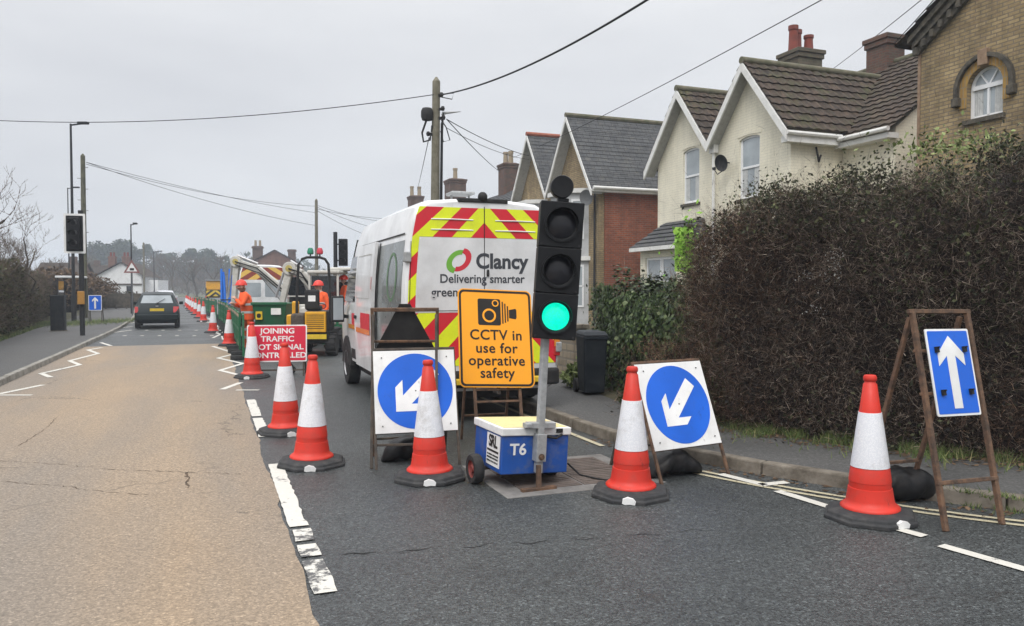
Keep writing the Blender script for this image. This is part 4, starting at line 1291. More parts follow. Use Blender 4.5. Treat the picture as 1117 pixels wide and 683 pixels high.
# left flank: rear quarter with its shade painted grey, open sliding door, cab window
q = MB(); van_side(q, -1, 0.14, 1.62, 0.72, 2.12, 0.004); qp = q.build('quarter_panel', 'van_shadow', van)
em = MB()
def oval(mb, side, yc, zc, ry, rz, off, w=0.022, n=40):
    pr = None
    for i in range(n + 1):
        a = 2 * math.pi * i / n
        cur = []
        for q_ in (1, 0):
            z = zc + (rz - w * (1 - q_)) * math.sin(a); cur.append(mb.v((side * (van_hw(z) + off), yc + (ry - w * 2 * (1 - q_)) * math.cos(a), z)))
        if pr: mb.f([pr[0], pr[1], cur[1], cur[0]])
        pr = cur
oval(em, -1, 0.72, 1.70, 0.30, 0.30, 0.008, 0.035); M['emblem_dull'] = plain('dull_green_emblem', (0.10, 0.20, 0.10), .4, dirt=.4); em.build('oval_emblem', 'emblem_dull', van)
sl = MB(); van_side(sl, -1, 1.66, 3.05, 0.44, 2.18, 0.075); van_side(sl, -1, 1.66, 3.05, 0.44, 2.18, 0.03)
prev = None
for i in range(9):
    z = 0.44 + 1.74 * i / 8; cur = (sl.v((-van_hw(z) - 0.03, 1.66, z)), sl.v((-van_hw(z) - 0.075, 1.66, z)))
    if prev: sl.f([prev[0], prev[1], cur[1], cur[0]])
    prev = cur
sd_ = sl.build('sliding_door', 'van_white', van)
wn_ = MB(); van_side(wn_, -1, 1.85, 2.9, 1.42, 1.43, 0.079, 1); van_side(wn_, -1, 1.85, 2.9, 2.02, 2.03, 0.079, 1); van_side(wn_, -1, 1.85, 1.865, 1.43, 2.02, .079); van_side(wn_, -1, 2.885, 2.9, 1.43, 2.02, .079); wn_.build('panel_seam', 'soffit', sd_)
wn_ = MB(); wn_.box(-1.10, -1.075, 2.84, 2.98, 1.12, 1.17); wn_.build('handle', 'trim_black', sd_, bevel=.008)
wn_ = MB(); van_side(wn_, -1, 1.70, 1.735, 1.55, 1.72, 0.081, 2); wn_.build('marker_lamp', 'lamp_red', sd_)
dg_ = MB(); van_side(dg_, -1, 1.60, 1.665, 0.46, 2.16, 0.007); van_side(dg_, -1, 3.05, 3.14, 0.46, 2.2, 0.007); van_side(dg_, -1, 4.2, 4.215, 0.6, 1.3, 0.007); van_side(dg_, -1, 0.15, 3.1, 2.185, 2.205, 0.012, 2); dg_.build('door_gap', 'trim_black', van)
for sd in (-1, 1):
    cw_ = MB(); van_side(cw_, sd, 3.22, 4.62, 1.36, 2.06, 0.006, 8, 3.22, 4.22) if False else cab_pane(cw_, sd); cw_.build('cab_window', 'glass_dark', van)
rd = MB(); van_side(rd, -1, 1.75, 2.5, 0.98, 1.22, 0.081, 3); rd.build('red_marking', 'chev_red', sd_)
rd = MB(); van_side(rd, -1, 1.75, 2.9, 0.93, 1.0, 0.083, 2); rd.build('orange_marking', 'lamp_amber', sd_)
rd = MB(); van_side(rd, -1, 3.2, 3.75, 0.98, 1.18, 0.009, 3); rd.build('red_marking', 'chev_red', van)
rd = MB(); van_side(rd, -1, 3.2, 4.1, 0.93, 1.0, 0.011, 2); rd.build('orange_marking', 'lamp_amber', van)
for sd in (-1, 1):
    mr = MB(); mr.box(sd * 1.17 - 0.10, sd * 1.17 + 0.10, 4.1, 4.24, 1.02, 1.44); mr.bar((sd * 0.96, 4.2, 1.10), (sd * 1.10, 4.2, 1.12), 0.06); mo = mr.build('mirror', 'trim_black', van, bevel=0.02)
    mr = MB(); mr.box(sd * 1.17 - 0.08, sd * 1.17 + 0.08, 4.094, 4.099, 1.06, 1.41); mr.build('mirror_glass', 'glass_window', mo)
ws = MB(); ws.quad((-0.82, 4.32, 2.36), (0.82, 4.32, 2.36), (0.9, 4.94, 1.6), (-0.9, 4.94, 1.6)); ws.build('windscreen', 'glass_dark', van)

v2 = thing('small_works_van', 'white van with amber and dark red chevron doors, behind the orange worker and digger arms', 'van', P(287, 330, 33) * 1.0, D2R(19))
v2.location.z = 0
van_body(v2); van_wheels(v2); van_arches(v2)
chevrons(v2, [(-.985, .985, 1.95, 2.50)], 0.24, 0.62, 0.0, mats=('chev_dark', 'chev_amber')) if False else None
M['chev_dark'] = plain('reflective_dark_red', (0.28, 0.06, 0.045), 0.4, dirt=0.2)
M['chev_amber'] = plain('reflective_amber', (0.80, 0.52, 0.12), 0.4, dirt=0.2)
chevrons(v2, [(-.985, .985, 1.98, 2.50)], 0.24, 0.62, 0.0, mats=('chev_dark', 'chev_amber'))
w_ = MB(); w_.poly(rrect(-.8, -.08, 1.25, 1.85, .05), -0.006); w_.poly(rrect(.08, .8, 1.25, 1.85, .05), -0.006); w_.build('rear_window', 'glass_window', v2)
w_ = MB(); w_.box(-.97, .97, -.06, .05, .4, .6); w_.build('bumper', 'trim_black', v2, bevel=0.02)

# ================================================================== CARS
def car(label, loc, rz, paint, plate=True):
    t = thing('parked_car' if paint != 'car_green' else 'hatchback_car', label, 'car', loc, rz)
    b = MB(); rs = []
    # y, bottom, waist, belt, top ; half widths bottom, waist, belt, top
    ST = [(0.00, .34, .45, .56, .60, .66, .76, .74, .68), (0.05, .27, .50, .66, .70, .72, .81, .80, .72), (0.12, .22, .56, .88, .93, .74, .825, .80, .70), (0.20, .20, .58, .93, 1.00, .75, .83, .80, .68),
          (0.42, .19, .58, .94, 1.36, .76, .835, .80, .58), (0.62, .19, .58, .94, 1.425, .76, .835, .80, .575), (1.3, .19, .58, .94, 1.465, .76, .84, .80, .585), (2.1, .19, .58, .94, 1.44, .76, .84, .80, .575),
          (2.45, .19, .58, .93, 1.36, .76, .84, .80, .57), (3.0, .19, .58, .92, 1.0, .76, .835, .79, .66), (3.2, .19, .58, .89, .93, .76, .83, .77, .68), (3.75, .20, .52, .75, .82, .74, .81, .72, .60), (3.95, .26, .45, .60, .66, .66, .72, .64, .5)]
    for y, zb, zw, zl, zt, wb, ww, wl_, wt in ST:
        half = [(wb * .8, zb), (wb, zb + .03), (ww, zw), (wl_, zl), (wt, zt - .03 * (zt > 1)), (wt * .8, zt), (0.0, zt + .015)]
        rs.append([(-x, y, z) for x, z in half] + [(x, y, z) for x, z in half[::-1][1:]])
    b.rings(rs); b.build('body', paint, t, smooth=True, angle=32)
    def on_rear(z):                                           # depth of the sloping tailgate
        pts = [(.60, 0.0), (.70, .05), (.93, .12), (1.0, .20), (1.36, .42), (1.425, .62)]
        for (z0, y0), (z1, y1) in zip(pts, pts[1:]):
            if z0 <= z <= z1: return y0 + (y1 - y0) * (z - z0) / (z1 - z0)
        return 0.0
    g_ = MB()
    q = [(-.60, 1.02), (.60, 1.02), (.50, 1.33), (-.50, 1.33)]
    g_.quad(*[(x, on_rear(z) - 0.012, z) for x, z in q]); g_.build('rear_window', 'glass_window' if paint == 'car_green' else 'glass_dark', t)
    for sd in (-1, 1):
        l_ = MB(); x0, x1 = sorted((sd * .60, sd * .81))
        l_.hexa([(x0, -0.012 + .02, .64), (x1, 0.05, .64), (x1, 0.2, .64), (x0, 0.2, .64)], [(x0, .085, .88), (x1, .12, .88), (x1, .25, .88), (x0, .25, .88)])
        o = l_.build('tail_lamp', 'lamp_red', t, bevel=0.01)
        sg = MB()
        for (ya, yb, yat, ybt) in ((0.75, 1.45, 0.95, 1.42), (1.52, 2.80, 1.50, 2.36)):
            sg.quad((sd * .803, ya, .98), (sd * .803, yb, .98), (sd * .612, ybt, 1.36), (sd * .612, yat, 1.36))
        sg.build('side_window', 'glass_dark', t)
        m_ = MB(); m_.box(sd * .90 - .08, sd * .90 + .08, 2.55, 2.65, .92, 1.05); m_.build('mirror', paint, t, bevel=0.02)
        for y in (0.72, 3.15):
            w = MB(T(sd * .74, y, .30)); w.lathe([(0.0, sd * .06), (.19, sd * .07), (.21, sd * .1), (.29, sd * .09), (.30, sd * .06), (.30, -sd * .1), (.0, -sd * .1)], 24, axis='x'); w.build('wheel', 'tyre', t, smooth=True)
    b = MB(); b.box(-.80, .80, -.045, .2, .34, .57); b.build('bumper', 'trim_black' if paint != 'car_green' else paint, t, bevel=0.035, seg=3)
    if plate:
        b = MB(); b.poly(rrect(-.26, .26, .70, .81, .01), on_rear(.75) - .022, on_rear(.75)); b.build('number_plate', 'plate_yellow', t)
        b = MB(); b.box(-.05, .05, on_rear(.9) - .02, on_rear(.9), .88, .92); b.build('badge', 'steel', t)
    wp = MB(); wp.bar((0.02, .17, 1.03), (0.30, .26, 1.20), .018); wp.box(-.02, .06, .12, .2, .98, 1.04); wp.build('rear_wiper', 'trim_black', t)
    return t
car('dark green hatchback driving away on the near lane past the works', G(171.5, 358.5), D2R(23), 'car_green')
car('pale silver car further down the road in front of the dark green hatchback', Rw(-1.25 + bend(66), 66), D2R(25), 'car_silver', False)

# ================================================================== WORKERS
def person(label, loc, rz, pose, helmet='helmet'):
    t = thing('person', label, 'person', loc, rz)
    J = pose
    names = list(J); idx = {n: i for i, n in enumerate(names)}
    E = [('pelvis', 'waist'), ('waist', 'chest'), ('chest', 'neck'), ('neck', 'head'), ('head', 'crown')]
    for s in 'LR': E += [('chest', 'sh' + s), ('sh' + s, 'el' + s), ('el' + s, 'wr' + s), ('pelvis', 'hip' + s), ('hip' + s, 'kn' + s), ('kn' + s, 'an' + s), ('an' + s, 'toe' + s)]
    R = dict(pelvis=(.165, .13), waist=(.165, .125), chest=(.19, .135), neck=(.06, .06), head=(.085, .10), crown=(.06, .07), sh=(.085, .085), el=(.062, .062), wr=(.045, .045), hip=(.11, .11), kn=(.078, .078), an=(.06, .06), toe=(.05, .04))
    me = bpy.data.meshes.new('body_cage')
    me.from_pydata([J[n] for n in names], [(idx[a], idx[b]) for a, b in E], [])
    o = bpy.data.objects.new('body_cage', me); COL.objects.link(o)
    sk = o.modifiers.new('skin', 'SKIN'); o.modifiers.new('sub', 'SUBSURF').levels = 2
    for n in names:
        k = n if n in R else n[:-1]
        me.skin_vertices[0].data[idx[n]].radius = R[k]
    me.skin_vertices[0].data[idx['pelvis']].use_root = True
    bpy.context.view_layer.update()
    m2 = bpy.data.meshes.new_from_object(o.evaluated_get(bpy.context.evaluated_depsgraph_get()))
    bpy.data.objects.remove(o); bpy.data.meshes.remove(me)
    bm = bmesh.new(); bm.from_mesh(m2)
    head = Vector(J['head']); fwd = J.get('face', (0, 1, 0)) if False else (Vector(J['nose']) - head).normalized() if 'nose' in J else Vector((0, 1, 0))
    # hands: a palm and five separate bent fingers
    mb = MB(); mb.bm.free(); mb.bm = bm
    for s in 'LR':
        w = Vector(J['wr' + s]); d = (w - Vector(J['el' + s])).normalized(); side = d.cross(Vector((0, 0, 1)))
        side = side.normalized() if side.length > .1 else Vector((1, 0, 0)); cl_ = side.cross(d)
        mb.tube([w, w + d * .09], .036, 8, .040)
        for k in range(4):
            b0 = w + d * .09 + side * (-.028 + .019 * k)
            L_ = (.075, .085, .08, .062)[k]
            mb.tube([b0, b0 + d * L_ * .5 - cl_ * .008, b0 + d * L_ * .8 - cl_ * .035], .0095, 6)
        mb.tube([w + d * .03 - side * .03, w + d * .06 - side * .058, w + d * .09 - side * .055 - cl_ * .015], .011, 6)
    # face: nose, eyes, ears, mouth
    up = Vector((0, 0, 1)); sd = fwd.cross(up).normalized()
    mb.ball(head + fwd * .115 + up * -.01, .018, 8, 1.4)
    for k in (-1, 1):
        mb.ball(head + fwd * .098 + sd * .032 * k + up * .022, .011, 8); mb.ball(head + sd * .095 * k, .026, 8, 1.4)
    mb.bm = None
    zs_head = J['neck'][2]
    for f in bm.faces:
        c = f.calc_center_median(); f.smooth = True
        if (c - head).length < .16 and c.z > zs_head - .01: f.material_index = 1
        elif min((c - Vector(J['wr' + s])).length for s in 'LR') < .045 or any(((c - Vector(J['wr' + s])).dot((Vector(J['wr' + s]) - Vector(J['el' + s])).normalized()) > .0 and (c - Vector(J['wr' + s])).length < .22) for s in 'LR'): f.material_index = 1
        elif c.z < .12 and J['anL'][2] < .2: f.material_index = 3
        else:
            q = (c.z - J['pelvis'][2])
            legs = any(abs(c.z - (J['kn' + s][2] + d_)) < .03 for s in 'LR' for d_ in (-.12, .08)) and c.z < J['pelvis'][2] - .1
            f.material_index = 2 if legs else 0
    bmesh.ops.recalc_face_normals(bm, faces=bm.faces)
    m2.name = 'body'; m2.materials.clear()
    for k in ('hivis', 'skin', 'silver_band', 'boot'): m2.materials.append(M[k])
    bm.to_mesh(m2); bm.free()
    bo = bpy.data.objects.new('body', m2); COL.objects.link(bo); bo.parent = t
    # jacket with silver bands
    jk = MB()
    pv, wa, ch, nk = (Vector(J[k]) for k in ('pelvis', 'waist', 'chest', 'neck'))
    def ell(c, a, b_): return [(c.x + a * math.cos(2 * math.pi * k / 24), c.y + b_ * math.sin(2 * math.pi * k / 24), c.z) for k in range(24)]
    jk.rings([ell(pv + Vector((0, 0, -.12)), .215, .165), ell(pv, .21, .165), ell(wa, .205, .16), ell(ch + Vector((0, 0, -.05)), .225, .165), ell(ch + Vector((0, 0, .06)), .19, .14), ell(nk + Vector((0, 0, -.01)), .085, .085)], cap=False)
    jo = jk.build('jacket', 'hivis', t, smooth=True)
    bd = MB()
    for c_, a, b_ in ((pv.lerp(wa, .35), .214, .169), (wa.lerp(ch, .35), .220, .168)):
        bd.rings([ell(c_ + Vector((0, 0, -.028)), a, b_), ell(c_ + Vector((0, 0, .028)), a, b_)], cap=False)
    bd.build('reflective_band', 'silver_band', jo, smooth=True)
    if helmet:
        h = MB(T(*(head + Vector((0, 0, .055)))))
        h.lathe([(.145, -.01), (.142, .0), (.13, .05), (.10, .10), (.05, .13), (.0, .138)], 20)
        h.hexa([tuple(fwd * .10 + sd * .10 * k + Vector((0, 0, -.012)) + fwd * (.0 if j else .0)) for k, j in ((-1, 0), (1, 0))] + [tuple(fwd * .20 + sd * .06 * k + Vector((0, 0, -.012))) for k in (1, -1)],
               [tuple(fwd * .10 + sd * .10 * k + Vector((0, 0, .004))) for k in (-1, 1)] + [tuple(fwd * .20 + sd * .06 * k + Vector((0, 0, .0))) for k in (1, -1)])
        h.build('hard_hat', helmet, t, smooth=True, angle=50)
    return t

def std_pose(lean=0.0, armL=None, armR=None, z=0.0, sit=False, nose=(0, 1, 0)):
    P_ = dict(pelvis=(0, 0, .95 + z), waist=(0, .02 + lean * .3, 1.13 + z), chest=(0, .02 + lean * .7, 1.36 + z), neck=(0, .03 + lean, 1.52 + z), head=(0, .05 + lean * 1.25, 1.64 + z), crown=(0, .05 + lean * 1.3, 1.73 + z))
    for s, k in (('L', -1), ('R', 1)):
        P_['sh' + s] = (k * .20, .02 + lean * .8, 1.43 + z)
        a = armL if s == 'L' else armR
        P_['el' + s], P_['wr' + s] = a if a else ((k * .27, .0 + lean * .6, 1.15 + z), (k * .25, .10 + lean * .6, .92 + z))
        P_['hip' + s] = (k * .10, 0, .88 + z)
        if sit:
            P_['kn' + s] = (k * .14, .42, .92 + z); P_['an' + s] = (k * .14, .46, .50 + z); P_['toe' + s] = (k * .15, .60, .46 + z)
        else:
            P_['kn' + s] = (k * .12, .05 * k, .49 + z); P_['an' + s] = (k * .13, -.03 + .08 * k, .09 + z); P_['toe' + s] = (k * .15, .13 + .08 * k, .05 + z)
    P_['nose'] = tuple(Vector(P_['head']) + Vector(nose) * .1)
    return P_
_p = std_pose(0.10, ((-.30, .18, 1.18), (-.10, .32, 1.34)), ((.31, .16, 1.14), (.08, .36, 1.22)))
_p.pop('nose'); 
def mk_person(label, loc, rz, pose):
    nose = pose.pop('nose', None)
    return person(label, loc, rz, pose)
mk_person('worker in orange clothing and red hard hat with bent arms beside the green skip', P(268, 384, 19.6) * Vector((1, 1, 0)).to_4d().to_3d() if False else Vector((P(272, 384, 19.6).x, 19.6, 0)), D2R(115), _p)
mk_person('worker in orange jacket standing between the yellow dumper and the white cab', Vector((P(350.5, 384, 21).x, 21, 0)), D2R(150), std_pose(0.03))
mk_person('worker in orange jacket and red hard hat sitting inside the white digger cab', Vector((P(378, 384, 22.9).x, 22.9, 0)), D2R(120), std_pose(0.02, z=0.18, sit=True, armL=((-.28, .15, 1.32), (-.2, .4, 1.25)), armR=((.28, .15, 1.32), (.2, .4, 1.25))))

# ================================================================== SITE PLANT
dm = thing('site_dumper', 'small yellow and black site dumper with roll bar and green and red beacons', 'dumper', Vector((P(339, 388, 18.3).x, 18.3, 0)), D2R(3))
b = MB(); b.box(-.42, .40, .02, 1.9, .30, .62); b.build('chassis', 'trim_black', dm, bevel=0.03)
b = MB(); b.box(-.12, .36, -.06, .05, .58, 1.06); gr = b.build('engine_cover', 'plant_yellow', dm, bevel=0.015)
b = MB()
for q_ in range(8): b.box(-.08, .32, -.064, -.055, .66 + q_ * .045, .675 + q_ * .045)
b.build('grille_slot', 'trim_black', gr)
b = MB(); b.box(-.12, .42, .05, .8, .60, 1.08); b.build('bonnet', 'trim_black', dm, bevel=0.03)
b = MB(); b.box(-.46, -.13, -.04, .7, .45, 1.02); b.build('fuel_tank', 'dark_steel', dm, bevel=0.06, seg=3)
b = MB(); b.box(-.16, .18, .10, .24, 1.10, 1.58); b.box(-.16, .18, .2, .6, 1.08, 1.2); so = b.build('seat', 'trim_black', dm, bevel=0.05, seg=3)
b = MB(); b.poly(rrect(-.07, .10, 1.30, 1.44, .01), .092, .10); b.build('seat_label', 'sign_white', so)
b = MB(); b.box(-.13, .38, -.075, -.06, .42, .53); b.build('number_plate', 'plate_yellow', dm)
b = MB(); b.tube([(-.36, .15, .6), (-.34, .15, 1.6), (-.30, .15, 2.18), (-.22, .15, 2.30), (-.1, .15, 2.34), (.2, .15, 2.34), (.32, .15, 2.30), (.40, .15, 2.18), (.43, .15, 1.6), (.44, .15, .6)], .032, 10); b.build('roll_bar', 'trim_black', dm, smooth=True)
for x, mt in ((-.02, 'beacon_green'), (.20, 'beacon_red')):
    if mt not in M: M[mt] = glassy(mt, (0.01, .16, .09) if 'green' in mt else (.42, .03, .05), .2)
    b = MB(); b.tube([(x, .15, 2.34), (x, .15, 2.42)], .018, 8); b.build('beacon_stem', 'trim_black', dm)
    b = MB(); b.lathe([(.05, 2.41), (.075, 2.43), (.075, 2.49), (.05, 2.56), (0, 2.575)], 16, (x, .15, 0)); b.build('beacon', mt, dm, smooth=True)
b = MB(); b.box(-.62, -.30, .25, .9, .70, .98); b.box(-.50, -.36, .3, .5, .98, 1.3); b.build('side_guard', 'plant_yellow', dm, bevel=0.03)
for x in (-.42, .44):
    for y in (.30, 1.55):
        w = MB(T(x, y, .27)); w.lathe([(0, -.10), (.15, -.11), (.24, -.12), (.27, -.08), (.27, .08), (.24, .12), (.15, .11), (0, .10)], 22, axis='x')
        for q_ in range(14): 
            a = 2 * math.pi * q_ / 14; w.mx = T(x, y, .27) @ RX(a); w.box(-.12, .12, -.025, .025, .255, .285)
        w.build('wheel', 'tyre', dm)
b = MB(); b.tube([(.05, .95, .8), (.05, .85, 1.15)], .02, 6); b.mx = T(.05, .84, 1.16) @ RX(D2R(30)); b.lathe([(.15, -.012), (.17, 0), (.15, .012), (.15, -.012)], 18, cap=False); b.build('steering_wheel', 'trim_black', dm)

sk = thing('site_skip', 'dark green tipping skip with white and yellow stickers, behind the red joining traffic board', 'skip', Vector((P(296, 388, 19.4).x, 19.4, 0)), D2R(2))
b = MB(); b.hexa([(-.31, -.10, .46), (.33, -.10, .46), (.33, .7, .46), (-.31, .7, .46)], [(-.41, -.22, 1.24), (.43, -.22, 1.24), (.43, .95, 1.24), (-.41, .95, 1.24)])
tub = b.build('tub', 'skip_green', sk, bevel=0.02)
b = MB(); b.box(-.43, .45, -.25, -.20, 1.20, 1.27); b.build('rim', 'skip_green', sk, bevel=0.01)
b = MB(); b.mx = T(0, -.205, 0) ; b.poly(rrect(.06, .30, .96, 1.12, .01), -.012, 0.05); b.build('sticker', 'sign_white', tub)
b = MB(); b.mx = T(0, -.19, 0); b.poly(rrect(-.32, -.16, .84, 1.04, .01), -.012, .05); b.build('warning_sticker', 'plate_yellow', tub)
b = MB(); b.mx = T(0, -.19, 0); b.poly(rrect(-.29, -.19, .88, .99, .04), -.016, -.011); b.build('sticker_symbol', 'letter_black', tub)
b = MB(); b.box(-.3, .32, 0, .75, .2, .46); b.build('frame', 'trim_black', sk)
for x in (-.38, .40):
    w = MB(T(x, .35, .24)); w.lathe([(0, -.09), (.2, -.1), (.24, -.06), (.24, .06), (.2, .1), (0, .09)], 20, axis='x'); w.build('wheel', 'tyre', sk, smooth=True)

M['dull_yellow'] = plain('dull_yellow', (0.52, 0.42, 0.12), .5, dirt=.6)
def excavator(label, loc, rz, knee, pivot, end, cab=(-.38, .42), arms=True, cabz=2.3):
    t = thing('mini_excavator', label, 'digger', loc, rz)
    for x in (-.55, .55):
        b = MB(); pts = circle(-.1, .28, .26, 12, D2R(90), D2R(270)) + circle(1.5, .28, .26, 12, D2R(-90), D2R(90)); b.prism(pts, x - .16, x + .16); b.build('track', 'tyre', t)
    b = MB(); b.box(-.65, .65, .0, 1.5, .58, 1.08); b.build('house', 'plant_white', t, bevel=0.06, seg=3)
    b = MB(); b.box(-.4, .4, .2, 1.2, .35, .58); b.build('undercarriage', 'dark_steel', t)
    x0, x1 = cab
    b = MB()
    for x in (x0, x1):
        b.bar((x, .1, 1.08), (x, .1, cabz - .08), .055); b.bar((x, 1.1, 1.08), (x * .97, 1.0, cabz - .08), .055)
    for y in (.1, 1.1): b.bar((x0, y, 1.35), (x1, y, 1.35), .04)
    cb2 = b.build('cab_frame', 'plant_white', t)
    b = MB(); b.box(x0 - .06, x1 + .06, .02, 1.2, cabz - .09, cabz); b.build('cab_roof', 'plant_white', cb2, bevel=0.03)
    b = MB(); b.box(x0 + .1, x1 - .1, .3, .6, 1.08, 1.35); b.box(x0 + .12, x1 - .12, .22, .32, 1.3, 1.8); b.build('seat', 'trim_black', t, bevel=0.04)
    if not arms: return t
    b = MB(); b.box(x0 + .05, x1 - .05, .12, .13, 1.40, cabz - .16); b.build('cab_glass', 'glass_dark', t)
    def arm(name, p0, p1, w0, w1, y0, y1, mat='plant_white'):
        p0, p1 = Vector((p0[0], 0, p0[1])), Vector((p1[0], 0, p1[1])); d = (p1 - p0).normalized(); n = Vector((-d.z, 0, d.x)); w0 *= .85; w1 *= .85
        b = MB(); q = [p0 + n * w0, p0 - n * w0] ; q2 = [p1 - n * w1, p1 + n * w1]
        b.poly([(v.x, v.z) for v in (q + q2)], y0, y1); return b.build(name, mat, t, bevel=0.02)
    yb = .55
    mid = ((knee[0] * .55 + pivot[0] * .45) , knee[1] * .62 + pivot[1] * .38 + .10)
    o = arm('boom', pivot, mid, .10, .15, yb - .1, yb + .1); o2 = arm('boom_top', mid, knee, .15, .12, yb - .10, yb + .10)
    b = MB(); b.lathe([(0, yb - .13), (.19, yb - .13), (.19, yb + .13), (0, yb + .13)], 22, (knee[0], 0, knee[1]), axis='y'); kp = b.build('knee_plate', 'plant_white', t, bevel=0.02)
    b = MB(); b.lathe([(0, yb - .136), (.10, yb - .136), (.10, yb - .13)], 16, (knee[0], 0, knee[1]), axis='y'); b.build('knee_decal', 'dull_yellow', kp)
    arm('dipper', (knee[0] + .02, knee[1] + .12), end, .13, .08, yb - .08, yb + .08)
    b = MB()
    b.tube([(pivot[0] - .1, yb, pivot[1] - .35), (mid[0] + .05, yb, mid[1] - .16)], .045, 8)
    b.tube([(mid[0], yb, mid[1] + .2), (knee[0] + .02, yb, knee[1] + .22)], .04, 8)
    b.tube([(knee[0] - .16, yb, knee[1] - .05), (end[0] - .16, yb, end[1] + .3)], .035, 8)
    b.build('ram', 'steel', t, smooth=True)
    b = MB(); b.tube([(pivot[0], yb - .14, pivot[1]), (mid[0], yb - .15, mid[1] + .05), (knee[0], yb - .16, knee[1])], .022, 6); b.tube([(pivot[0], yb - .14, pivot[1] - .1), (mid[0] + .1, yb - .15, mid[1] - .12), (knee[0], yb - .16, knee[1] - .1)], .018, 6); b.build('hose', 'trim_black', t)
    b = MB(); ex, ez = end
    b.prism([(yb - .22, ez), (yb - .22, ez)], 0, 0) if False else None
    b.poly([(ex - .05, ez + .05), (ex + .15, ez), (ex + .30, ez - .25), (ex + .18, ez - .48), (ex - .12, ez - .45), (ex - .05, ez - .2)], yb - .22, yb + .22); b.build('bucket', 'dark_steel', t, bevel=0.02)
    return t
excavator('white mini digger whose long arm bends high behind the orange worker', Vector((P(322, 388, 26).x, 26, 0)), 0, (-2.12, 2.52), (-.50, 1.55), (-2.25, 1.0), cabz=2.15)
excavator('white mini digger with shorter bent arm rising just left of the roll bar', Vector((P(352, 388, 22).x, 22, 0)), 0, (-1.06, 2.18), (-.30, 1.50), (-1.32, 1.05), cabz=2.12)
excavator('white digger cab seen between the yellow dumper and the mirror of the works van', Vector((P(383, 388, 22.6).x, 22.6, 0)), D2R(4), None, None, None, cab=(-.62, .55), arms=False, cabz=2.22)

# yellow lorry far along the works
yt = thing('yellow_lorry', 'yellow lorry with striped tail panel far along the works', 'lorry', Rw(2.9 + bend(88), 88), D2R(22))
b = MB(); b.box(-.95, .95, 0, 4.2, .75, 1.7); b.build('lorry_bed', 'trim_black', yt)
b = MB(); b.box(-.9, .9, -.05, 4.2, 1.45, 2.42); b.build('body', 'plant_yellow', yt, bevel=0.1)
b = MB(); b.box(-.98, .98, -.2, 3.0, 2.45, 2.55); b.build('roof_rack', 'galv', yt)
chevrons(yt, [(-.92, .92, .80, 1.42)], .26, .8, 0.0, y=-.06, mats=('trim_black', 'plate_yellow'), warp=False)
for x in (-.95, .95):
    b = MB(); b.box(x - .06, x + .06, -.06, 0, .6, .85); b.build('tail_lamp', 'lamp_red', yt)
    for y in (.6, 3.6):
        w = MB(T(x * .9, y, .38)); w.lathe([(0, -.12), (.38, -.12), (.38, .12), (0, .12)], 16, axis='x'); w.build('wheel', 'tyre', yt)
b = MB(); b.box(-.9, .9, 4.3, 5.6, .6, 2.2); b.build('cab', 'plant_yellow', yt, bevel=0.1)

pb = thing('pipe_bundle', 'bundle of bright blue pipes stood on end among the works', 'pipes', Vector((P(248, 384, 40).x, 40, 0)), 0)
for i in range(6):
    x = -.2 + .085 * i
    b = MB(); b.tube([(x * 1.3, .1 * (i % 2), 0.0), (x * .7 + (-.12 if i < 3 else .10), .1 * (i % 2), 2.62 - .16 * (i % 3))], .06, 12); b.build('pipe', 'pipe_blue', pb, smooth=True)
b = MB(); b.lathe([(.30, 1.0), (.31, 1.03), (.30, 1.06)], 20, (-0.02, .05, 0), cap=False); b.build('strap', 'trim_black', pb)

# ================================================================== GREEN BARRIERS
M['barrier_strip'] = plain('dirty_reflective_strip', (0.45, 0.30, 0.22), .5, dirt=.6, scale=12)
def make_barrier():
    t = thing('plastic_barrier', 'x', 'barrier', (0, 0, 0), 0, 'green plastic barriers round the works')
    b = MB()
    b.box(0.02, 1.98, -.02, .02, .86, 1.0); b.box(0.02, 1.98, -.02, .02, .16, .28); b.box(0.02, 1.98, -.02, .02, .54, .62)
    for i in range(12): x = .02 + i * .17; b.box(x, x + .07, -.018, .018, .28, .86)
    for x in (0.0, 1.94): b.box(x, x + .06, -.025, .025, .1, 1.02)
    b.build('panel', 'barrier_green', t)
    b = MB(); b.box(.06, 1.94, -.0235, .0235, .90, .965); b.build('pale_strip', 'barrier_strip', t)
    for x in (.3, 1.65): b = MB(); b.box(x - .05, x + .05, -.28, .28, 0.0, .1); b.build('foot', 'rubber', t, bevel=0.015)
    return t
bar0 = make_barrier()
BG = 'green plastic barriers round the works'
places = [(Rw(.70 + bend(18.2 + 2.05 * i), 18.2 + 2.05 * i), ROAD + D2R(90) + (random.uniform(-.05, .05)), 'green barrier lengthways along the works edge beside the cones') for i in range(13)]
places += [(Vector((P(352, 388, 21).x, 21, 0)), D2R(8), 'green barrier between the yellow dumper and the works van')]
for i in range(8):
    s = 47 + 2.6 * i; places.append((Rw(.9 + bend(s), s), ROAD + D2R(94), 'small distant green barrier along the works edge'))
for i, (loc, rz, lb) in enumerate(places):
    if i == 0: bar0.location = loc; bar0.rotation_euler = (0, 0, rz); bar0['label'] = lb
    else: dup(bar0, loc, rz, lb, BG)
# ================================================================== HOUSES  (x = t across the road, y = s along it)
class HB(MB):
    def __init__(s, t0, s0): super().__init__(T(-t0, -s0, 0))

def house(name, label, cat, t0, s0):
    h = thing(name, label, cat, Rw(t0, s0, 0.08), ROAD)
    h['t0'] = t0; h['s0'] = s0
    return h
def hb(h): return HB(h['t0'], h['s0'])

